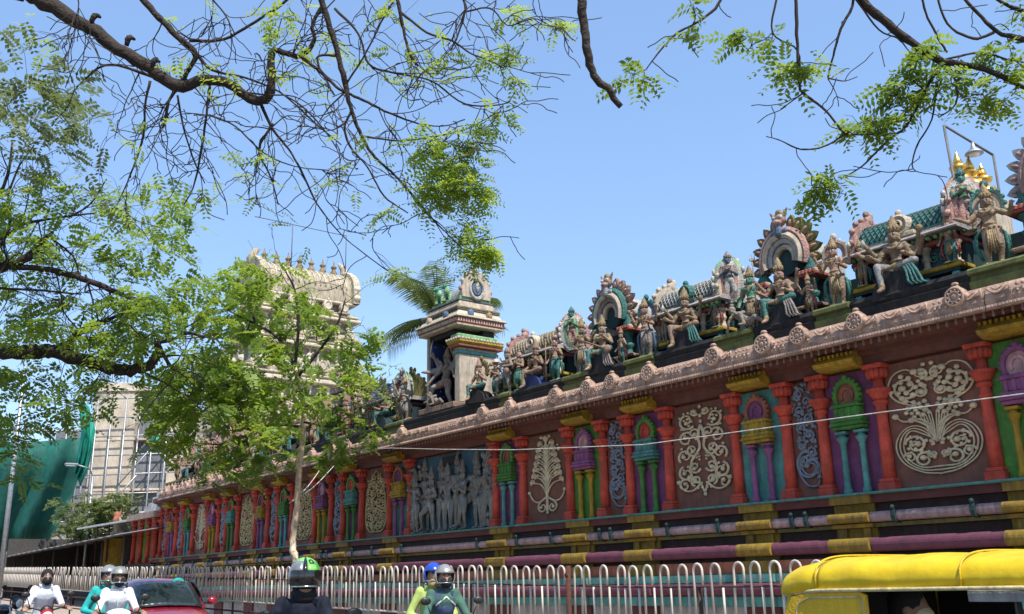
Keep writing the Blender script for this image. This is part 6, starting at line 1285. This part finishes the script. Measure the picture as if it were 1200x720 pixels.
    def shoots(s, c, P_, tw, R):
        if not s.nodes or tw == 0: return
        A = np.array([q[0] for q in s.nodes]); i = np.argmin(np.linalg.norm(A-c, axis=1)+s.r.uniform(0, .1, len(A))); a = A[i]; md_ = (a+c)/2+s.r.normal(0, .12, 3)*np.linalg.norm(c-a)
        X = smooth_path([a, md_, c], 4); r0 = min(max(s.nodes[i][1]*.6, .004), .012); s.tw.tube([x-s.o for x in X], [r0*(1-.5*q/len(X)) for q in range(len(X))], 5, 'twig')
        new = [(x, r0*.6) for x in X]
        for q in range(tw):
            e = c+P_[s.r.integers(0, len(P_))]*1.2; b = X[s.r.integers(len(X)//2, len(X))]; s.tw.tube([b-s.o, (b+e)/2+s.r.normal(0, .04, 3)-s.o, e-s.o], [r0*.5, r0*.4, r0*.2], 4, 'twig')
        s.nodes += new
    def done(s):
        obj('trunk', s.w, s.t)
        if s.tw.n: obj('twigs', s.tw, s.t, kind='stuff')
        for lf_, Vs in s.LV.items():
            V = np.concatenate(Vs, 0); N = len(V)//4; me = bpy.data.meshes.new('crown'); me.vertices.add(N*4); me.vertices.foreach_set('co', V.ravel().astype(np.float32)); me.loops.add(N*4); me.loops.foreach_set('vertex_index', np.arange(N*4, dtype=np.int32)); me.polygons.add(N); me.polygons.foreach_set('loop_start', np.arange(0, N*4, 4, dtype=np.int32)); me.update(calc_edges=True); me.materials.append(M[lf_]); obj('crown', me, s.t)
# --- tree A: bare limb overhanging from the top left
A = Tree('overhanging_tree', 'nearly bare street tree whose crooked dark limb hangs overhead', (-6.0, -4.4, .12), leaf='leaf_near', seed=3)
e = atD(30, -12, 6.6)
A.limb([(-6.0, -4.4, 0), (-6.1, -4.0, 1.8), (-6.2, -3.0, 3.6), (-6.5, -1.2, 5.2), e], [.26, .22, .20, .16, 11*6.6/F], 12)
main = A.px([(30, -12, 23), (62, 8, 22), (110, 38, 20), (160, 70, 19), (190, 92, 18), (215, 101, 17), (240, 93, 15), (270, 100, 14), (290, 116, 14), (312, 117, 13), (318, 95, 12), (319, 62, 10), (335, 62, 8), (352, 66, 8), (368, 48, 7), (366, 30, 6), (376, 8, 6), (384, -15, 6)], 6.6, 11, 4)
for kx, ky in ((108, 18), (148, 44), (178, 70)): A.px([(kx, ky+10, 7), (kx+3, ky, 9), (kx+10, ky+3, 4)], 6.5, 7, 3)   # stubs and knots
l2 = A.px([(155, -15, 10), (180, 15, 10), (205, 40, 9), (222, 55, 9), (228, 68, 8), (218, 86, 7), (211, 97, 7)], 6.65)
A.px([(222, 48, 6), (262, 46, 5), (300, 25, 5), (330, 5, 5), (350, -15, 5)], 6.7)
dr = [A.px(q, 6.7) for q in (
    [(188, 94, 6), (150, 80, 5), (122, 77, 4), (100, 92, 3)], [(176, 95, 5), (170, 125, 4), (168, 160, 4), (155, 200, 3), (140, 235, 2)], [(205, 105, 6), (196, 125, 5), (192, 150, 3)], [(246, 100, 5), (242, 135, 4), (236, 175, 4), (228, 215, 3), (216, 240, 2)], [(305, 120, 6), (318, 150, 5), (338, 175, 4), (355, 205, 4), (372, 240, 3), (400, 275, 2), (430, 300, 2), (455, 318, 2)], [(208, 112, 4), (215, 150, 3), (228, 190, 3), (240, 215, 2)], [(320, 145, 5), (304, 175, 4), (318, 210, 3), (326, 240, 2)], [(228, 60, 6), (248, 82, 5), (290, 92, 4), (330, 110, 3), (370, 145, 3), (400, 170, 2)], [(245, 135, 4), (275, 148, 3), (310, 180, 3), (345, 195, 2), (385, 200, 2)])]
# drooping right hand spray
d2 = [A.px(q, 6.4) for q in (
    [(372, -12, 9), (385, 25, 9), (396, 65, 8), (405, 100, 8), (412, 130, 7), (424, 160, 6), (440, 185, 5), (462, 205, 4), (480, 225, 4), (505, 255, 3), (530, 280, 2), (548, 298, 2)], [(352, 66, 7), (375, 85, 6), (398, 105, 5), (420, 115, 5), (450, 130, 4), (490, 145, 3), (520, 148, 2), (545, 140, 2)], [(392, 10, 5), (420, 40, 4), (432, 75, 4), (460, 85, 4), (505, 95, 3), (545, 122, 3), (590, 122, 2), (604, 108, 1.5)], [(463, -12, 7), (470, 20, 6), (475, 45, 5), (482, 68, 5), (490, 78, 3)], [(470, 15, 5), (500, 38, 4), (530, 48, 4), (550, 62, 3), (575, 72, 2), (590, 80, 2)], [(412, 130, 5), (404, 150, 4), (412, 175, 4), (430, 195, 3), (450, 230, 3), (478, 250, 2)], [(396, 65, 5), (372, 68, 4), (385, 100, 4), (392, 112, 3)], [(540, -10, 4), (545, 12, 4), (535, 45, 3), (528, 60, 2)], [(545, 14, 3), (575, 10, 3), (595, 30, 2), (625, 22, 2), (648, 32, 1.5)], [(424, 160, 4), (470, 165, 3), (510, 160, 3), (545, 152, 2), (578, 135, 1.5)], [(405, 100, 4), (430, 60, 3), (450, 20, 3), (470, -12, 3)], [(330, 110, 3), (360, 130, 3), (395, 175, 2), (398, 210, 2)], [(240, -10, 3), (262, 15, 3), (275, 40, 2)], [(90, -10, 3), (92, 8, 2), (86, 30, 1.5)])]
for X, R in dr+d2: A.twigs(X, R, 6, .5, .2, 2, .0026)
A.twigs(*main, 14, .6, .05, 2, .004); A.twigs(*l2, 6, .6, .05, 2, .004)
lk = dict(L=.17, pairs=8, ll=.042, lw=.0085)
for px, py, rp, n in ((495, 170, 26, 26), (520, 185, 34, 50), (540, 205, 34, 60), (548, 165, 22, 22), (530, 225, 30, 36), (560, 225, 18, 16), (515, 215, 30, 24), (580, 140, 18, 14), (562, 150, 14, 10), (545, 270, 20, 20), (560, 292, 22, 34), (552, 308, 18, 22), (572, 300, 14, 14), (505, 240, 22, 18), (590, 65, 16, 12), (560, 70, 14, 8), (602, 95, 10, 7), (598, 15, 16, 9), (655, 33, 10, 7), (455, 12, 14, 8), (330, 22, 18, 12), (325, 45, 12, 6), (475, 85, 40, 12), (520, 70, 45, 14), (450, 250, 25, 8), (400, 205, 30, 8), (460, 318, 8, 6), (290, 200, 60, 10), (440, 160, 40, 8), (545, 235, 22, 16)): A.cluster(px, py, rp, n, 6.4, **lk)
for px, py, rp, n in ((250, 50, 90, 10), (340, 90, 80, 10), (60, 40, 40, 8), (220, 190, 90, 14), (160, 220, 60, 14), (430, 60, 80, 12), (300, 240, 80, 8)): A.cluster(px, py, rp, n, 6.6, tw=4, **lk)
# extra leaf mass beyond the frame, added to keep sky light off the wall
for k in range(12): A.leaves(np.array((A.r.uniform(-11, -1), A.r.uniform(-9, -1.5), A.r.uniform(7.5, 11)))+A.r.normal(0, .7, (90, 3)), L=.5, pairs=6, ll=.22, lw=.07, leaf='leaf')
A.limb([(-6.5, -1.2, 5.2), (-6, -3, 7.5), (-5, -4, 9.5)], [.14, .10, .05]); A.done()
# --- tree D: top right
Dt = Tree('leaning_tree', 'street tree whose leafy boughs reach in above the temple end', (3.2, -4.5, .12), leaf='leaf', seed=5)
hub = atD(985, -35, 6.0); Dt.limb([(3.2, -4.5, 0), (3.0, -4.2, 2.0), (2.4, -2.6, 4.5), (.6, 1.0, 6.6), (-1.4, 3.6, 6.4), hub], [.28, .25, .21, .16, .10, 7*6/F], 12)
DD = 6.0
ds = [Dt.px(q, DD) for q in (
    [(985, -35, 13), (1010, 0, 13), (1040, 28, 12), (1075, 55, 12), (1105, 72, 11), (1140, 78, 9), (1175, 90, 8), (1215, 110, 7)], [(1105, 73, 8), (1090, 95, 6), (1075, 125, 5), (1060, 150, 5), (1040, 165, 4), (1010, 195, 3), (985, 210, 2)], [(985, -35, 7), (1000, 0, 5), (985, 35, 5), (978, 60, 4), (970, 92, 3)], [(932, -20, 6), (934, 40, 6), (937, 100, 5), (945, 112, 5), (968, 130, 4), (990, 158, 4)], [(990, 158, 3), (965, 172, 3), (938, 175, 3), (915, 165, 2), (898, 160, 1.5)], [(992, 158, 3), (1030, 158, 3), (1060, 155, 2)], [(912, -10, 4), (905, 38, 3), (935, 60, 3), (936, 100, 2)], [(1215, 50, 9), (1190, 44, 8), (1165, 35, 7), (1140, 10, 6), (1115, -15, 6)], [(1215, 20, 8), (1190, 10, 7), (1170, 0, 6), (1150, -15, 6)], [(1165, 38, 6), (1140, 45, 5), (1110, 28, 4), (1095, -15, 4)], [(1078, -15, 4), (1085, 15, 4), (1100, 45, 4), (1110, 62, 4)], [(1000, -5, 4), (1030, 35, 3), (1052, 45, 3), (1065, 60, 2)], [(1098, 95, 5), (1092, 140, 3), (1075, 170, 3), (1070, 198, 2), (1095, 205, 1.5), (1110, 208, 1.5)], [(1070, 198, 2), (1040, 202, 1.5), (1000, 195, 1.5)], [(1112, 75, 4), (1122, 105, 4), (1118, 125, 3), (1100, 138, 2)], [(1108, 70, 4), (1150, 62, 4), (1180, 70, 3), (1210, 75, 3)], [(990, 158, 3), (1015, 140, 2.5), (1040, 120, 2)], [(940, 110, 3), (915, 128, 1.5)], [(970, 92, 3), (990, 95, 2), (1005, 90, 1.5)], [(970, 92, 2), (980, 110, 1.5), (983, 125, 1)])]
for X, R in ds[1:]: Dt.twigs(X, R, 2, .3, .1, 1, .003)
bk = Dt.px([(676, -25, 14), (680, 5, 14), (685, 35, 13), (688, 60, 13), (697, 88, 12), (712, 105, 11), (727, 125, 9)], 5.2, 10, 4)
Dt.limb([(-1.4, 3.6, 6.4), (-2.6, 3.0, 6.0), atD(676, -25, 5.2)], [.10, .07, 7*5.2/F], 9)
th = Dt.px([(850, -12, 6), (838, 10, 5), (815, 28, 4), (795, 38, 4), (775, 58, 3), (757, 82, 2)], 5.6); Dt.limb([(-1.4, 3.6, 6.4), atD(850, -12, 5.6)], [.06, .015], 6)
for X, R in (th,): Dt.twigs(X, R, 5, .2, .3, 1, .003)
lk = dict(L=.17, pairs=6, ll=.050, lw=.0125)
for px, py, rp, n, lf in ((740, 92, 15, 14, 'leaf'), (755, 92, 10, 8, 'leaf'), (805, 38, 10, 7, 'leaf'), (812, 5, 12, 6, 'leaf'), (862, 45, 16, 14, 'leaf'), (875, 40, 12, 8, 'leaf'), (905, 45, 14, 12, 'leaf'), (915, 78, 22, 26, 'leaf_lime'), (945, 80, 18, 18, 'leaf_lime'), (920, 95, 18, 12, 'leaf'), (1010, 150, 22, 26, 'leaf'), (1030, 145, 20, 22, 'leaf'), (990, 150, 16, 14, 'leaf_lime'), (1065, 85, 30, 40, 'leaf'), (1050, 110, 28, 34, 'leaf'), (1075, 120, 24, 28, 'leaf'), (1085, 60, 24, 22, 'leaf_lime'), (1100, 90, 28, 28, 'leaf'), (1150, 110, 30, 30, 'leaf_lime'), (1160, 65, 30, 26, 'leaf'), (1185, 75, 24, 26, 'leaf_lime'), (1190, 100, 18, 14, 'leaf_lime'), (1155, 125, 18, 14, 'leaf'), (960, 220, 22, 26, 'leaf'), (975, 225, 18, 18, 'leaf'), (950, 235, 16, 14, 'leaf'), (965, 205, 14, 10, 'leaf_lime'), (1130, 90, 20, 12, 'leaf'), (1195, 5, 16, 12, 'leaf'), (1175, 120, 16, 12, 'leaf_lime')): Dt.cluster(px, py, rp*.9, int(n*.55)+1, DD if px > 830 else 5.5, leaf=lf, tw=2, **lk)
for k in range(10): Dt.leaves(np.array((Dt.r.uniform(-4, 10), Dt.r.uniform(-9, 1.5), Dt.r.uniform(7.5, 11.5)))+Dt.r.normal(0, .7, (90, 3)), L=.5, pairs=6, ll=.22, lw=.07, leaf='leaf')  # unseen canopy added overhead to shade the wall front
Dt.limb([(2.4, -2.6, 4.5), (3, -4, 7), (4, -5, 9.5)], [.2, .13, .05]); Dt.done()
# --- tree B: leafy limbs entering from the left
B = Tree('spreading_tree', 'leafy spreading street tree with thick dark limb before the gateway tower', (-20.8, -4.5, gz(-20.8)+.12), leaf='leaf', seed=8)
BD = 18.
st = atD(-45, 404, BD); B.limb([(-20.8, -4.5, gz(-20.8)), (-20.9, -4.2, 2.2), (-20.9, -2.6, 4.8), (-20.8, -.2, 6.1), st], [.40, .36, .31, .26, 12*BD/F], 12)
up_ = atD(-40, 300, BD); B.limb([(-20.9, -2.6, 4.8), (-20.7, -.6, 7.2), up_], [.26, .18, 8*BD/F], 10)
bs_ = [B.px(q, BD) for q in (
    [(-45, 404, 24), (0, 410, 22), (35, 415, 21), (62, 412, 20), (95, 423, 18), (130, 432, 17), (155, 434, 16), (175, 428, 14), (186, 412, 12), (184, 402, 10)], [(66, 412, 11), (88, 395, 10), (105, 383, 9), (135, 372, 6), (165, 358, 4)], [(-40, 300, 16), (-10, 316, 14), (20, 308, 13), (38, 298, 12), (46, 286, 8), (62, 272, 5)], [(-30, 312, 10), (40, 314, 9), (80, 322, 9), (120, 336, 8), (155, 350, 7), (178, 352, 6), (200, 372, 5)], [(0, 338, 5), (50, 341, 4), (95, 345, 3)], [(184, 402, 7), (205, 398, 6), (215, 390, 5), (240, 395, 4)], [(188, 410, 6), (200, 430, 5), (215, 440, 5)], [(-20, 290, 9), (10, 275, 7), (30, 262, 6), (70, 255, 4), (110, 250, 3)], [(-20, 230, 8), (0, 225, 6), (10, 200, 5), (15, 165, 3)], [(0, 290, 6), (12, 262, 5), (8, 240, 4), (20, 200, 3), (40, 170, 2)], [(80, 255, 4), (105, 240, 3), (125, 210, 2)], [(60, 280, 4), (85, 300, 3), (95, 330, 3)], [(100, 322, 4), (108, 350, 3), (118, 385, 2)])]
for X, R in bs_: B.twigs(X, R, 8, 1.6, .12, 2, .007)
lk = dict(L=.46, pairs=8, ll=.125, lw=.034)
for k in range(50):
    px, py = B.r.uniform(-20, 235), B.r.uniform(225, 400); B.cluster(px, py, 30, 11, BD+B.r.uniform(-1.6, 2.0), tw=2, leaf='leaf' if B.r.random() < .5 else 'leaf_lime', **lk)
for k in range(20):
    px, py = B.r.uniform(-20, 150), B.r.uniform(440, 545); B.cluster(px, py, 32, 14, BD+B.r.uniform(-1.5, 2.0), tw=2, **lk) if not (95 < px and py > 480) else None
for k in range(14):
    px, py = B.r.uniform(110, 240), B.r.uniform(390, 500); B.cluster(px, py, 30, 11, BD+B.r.uniform(-1, 2.0), tw=2, leaf='leaf_lime', **lk) if not (px < 150 and py > 440) else None
for k in range(36):
    px, py = B.r.uniform(-20, 130), B.r.uniform(40, 240); B.cluster(px, py, 34, 6, BD+B.r.uniform(-2, 1.5), tw=3, leaf='leaf_dull', **lk) if px < 120-.3*(240-py)*.4 else None
for k in range(14): B.leaves(np.array((B.r.uniform(-26, -17), B.r.uniform(-8, -2), B.r.uniform(7, 10)))+B.r.normal(0, .7, (80, 3)), L=.5, pairs=6, ll=.22, lw=.07)
B.done()
# --- tree C: pale slender trunk between fence and wall
cb_ = atY(346, 672, 9.4); Ct = Tree('pale_trunk_tree', 'slender pale trunked tree with bright green crown on the pavement', (cb_[0], 9.4, gz(cb_[0])+.15), bark='bark_pale', leaf='leaf_lime', seed=13)
tp = [atY(346, 668, 9.4), atY(343, 640, 9.4), atY(347, 600, 9.4), atY(350, 560, 9.35), atY(354, 520, 9.3), atY(356, 490, 9.2), atY(352, 455, 9.0), atY(345, 430, 8.8)]
tk = Ct.limb([(cb_[0], 9.4, gz(cb_[0]))]+tp, [.075, .072, .07, .066, .064, .062, .06, .055, .05], 10); CD = 20.6
Ct.bark = 'bark'
cs = [Ct.px(q, CD) for q in ([(345, 430, 6), (330, 400, 5), (300, 380, 4), (270, 365, 3), (250, 345, 2)], [(352, 455, 6), (320, 475, 7), (292, 466, 6), (262, 450, 4), (235, 440, 3)], [(350, 440, 6), (375, 410, 5), (395, 380, 4), (405, 350, 2)], [(345, 430, 6), (350, 380, 5), (345, 340, 4), (330, 310, 2)], [(354, 480, 5), (385, 465, 4), (415, 455, 3), (432, 450, 2)], [(356, 495, 4), (390, 500, 3), (425, 495, 2)], [(350, 500, 5), (310, 500, 4), (270, 520, 3), (235, 520, 2)], [(300, 380, 4), (290, 350, 3), (300, 320, 2)], [(262, 450, 4), (225, 480, 3), (200, 500, 2)])]
for X, R in cs: Ct.twigs(X, R, 5, 1.2, .05, 2, .008)
lk = dict(L=.42, pairs=8, ll=.13, lw=.040)
def inC(px, py): return ((px-335)/105)**2+((py-420)/135)**2 < 1 or (185 < px < 330 and 420 < py < 545)
k = 0
while k < 96:
    px, py = Ct.r.uniform(160, 445), Ct.r.uniform(290, 545)
    if inC(px, py) and not (px > 362 and Ct.r.random() < .55) and not (px > 342 and py < 352) and not (py < 312): Ct.cluster(px, py, 29, 11, CD+Ct.r.uniform(-1.8, 1.6), tw=2, leaf='leaf_lime' if Ct.r.random() < .8 else 'leaf', **lk); k += 1
for px, py in ((400, 525), (420, 515), (385, 540), (395, 500), (430, 500), (300, 545), (270, 550), (240, 560)): Ct.cluster(px, py, 20, 9, CD, tw=2, leaf='leaf', **lk)
Ct.done()
mb = MB()
s0 = atY(339, 590, 9.35)
for q in (-.2, .25): e_ = atY(385+q*30, 545, 11.5); X = smooth_path([s0, (s0+e_)/2+np.array([0, 0, -.1]), e_], 6); mb.tube([x-s0 for x in X], .012, 5, 'white')
obj('tie_string', mb, loc=tuple(s0), label='white strings tied from the pale trunk up to the coping', cat='string')
# --- small bush tree beyond the shed
bp_ = atD(112, 600, 50); Bu = Tree('bush_tree', 'dusty olive bush tree beyond the tin shed roof', (bp_[0], bp_[1], gz(bp_[0])), leaf='leaf_dull', seed=21)
Bu.limb([(bp_[0], bp_[1], gz(bp_[0])), (bp_[0]+.1, bp_[1], 2.5), (bp_[0], bp_[1]+.2, 4.6)], [.16, .12, .06], 8)
for k in range(46): Bu.cluster(Bu.r.uniform(68, 160), Bu.r.uniform(585, 628), 14, 16, 50+Bu.r.uniform(-1.5, 1.5), tw=1, L=.4, pairs=5, ll=.2, lw=.06)
Bu.done()
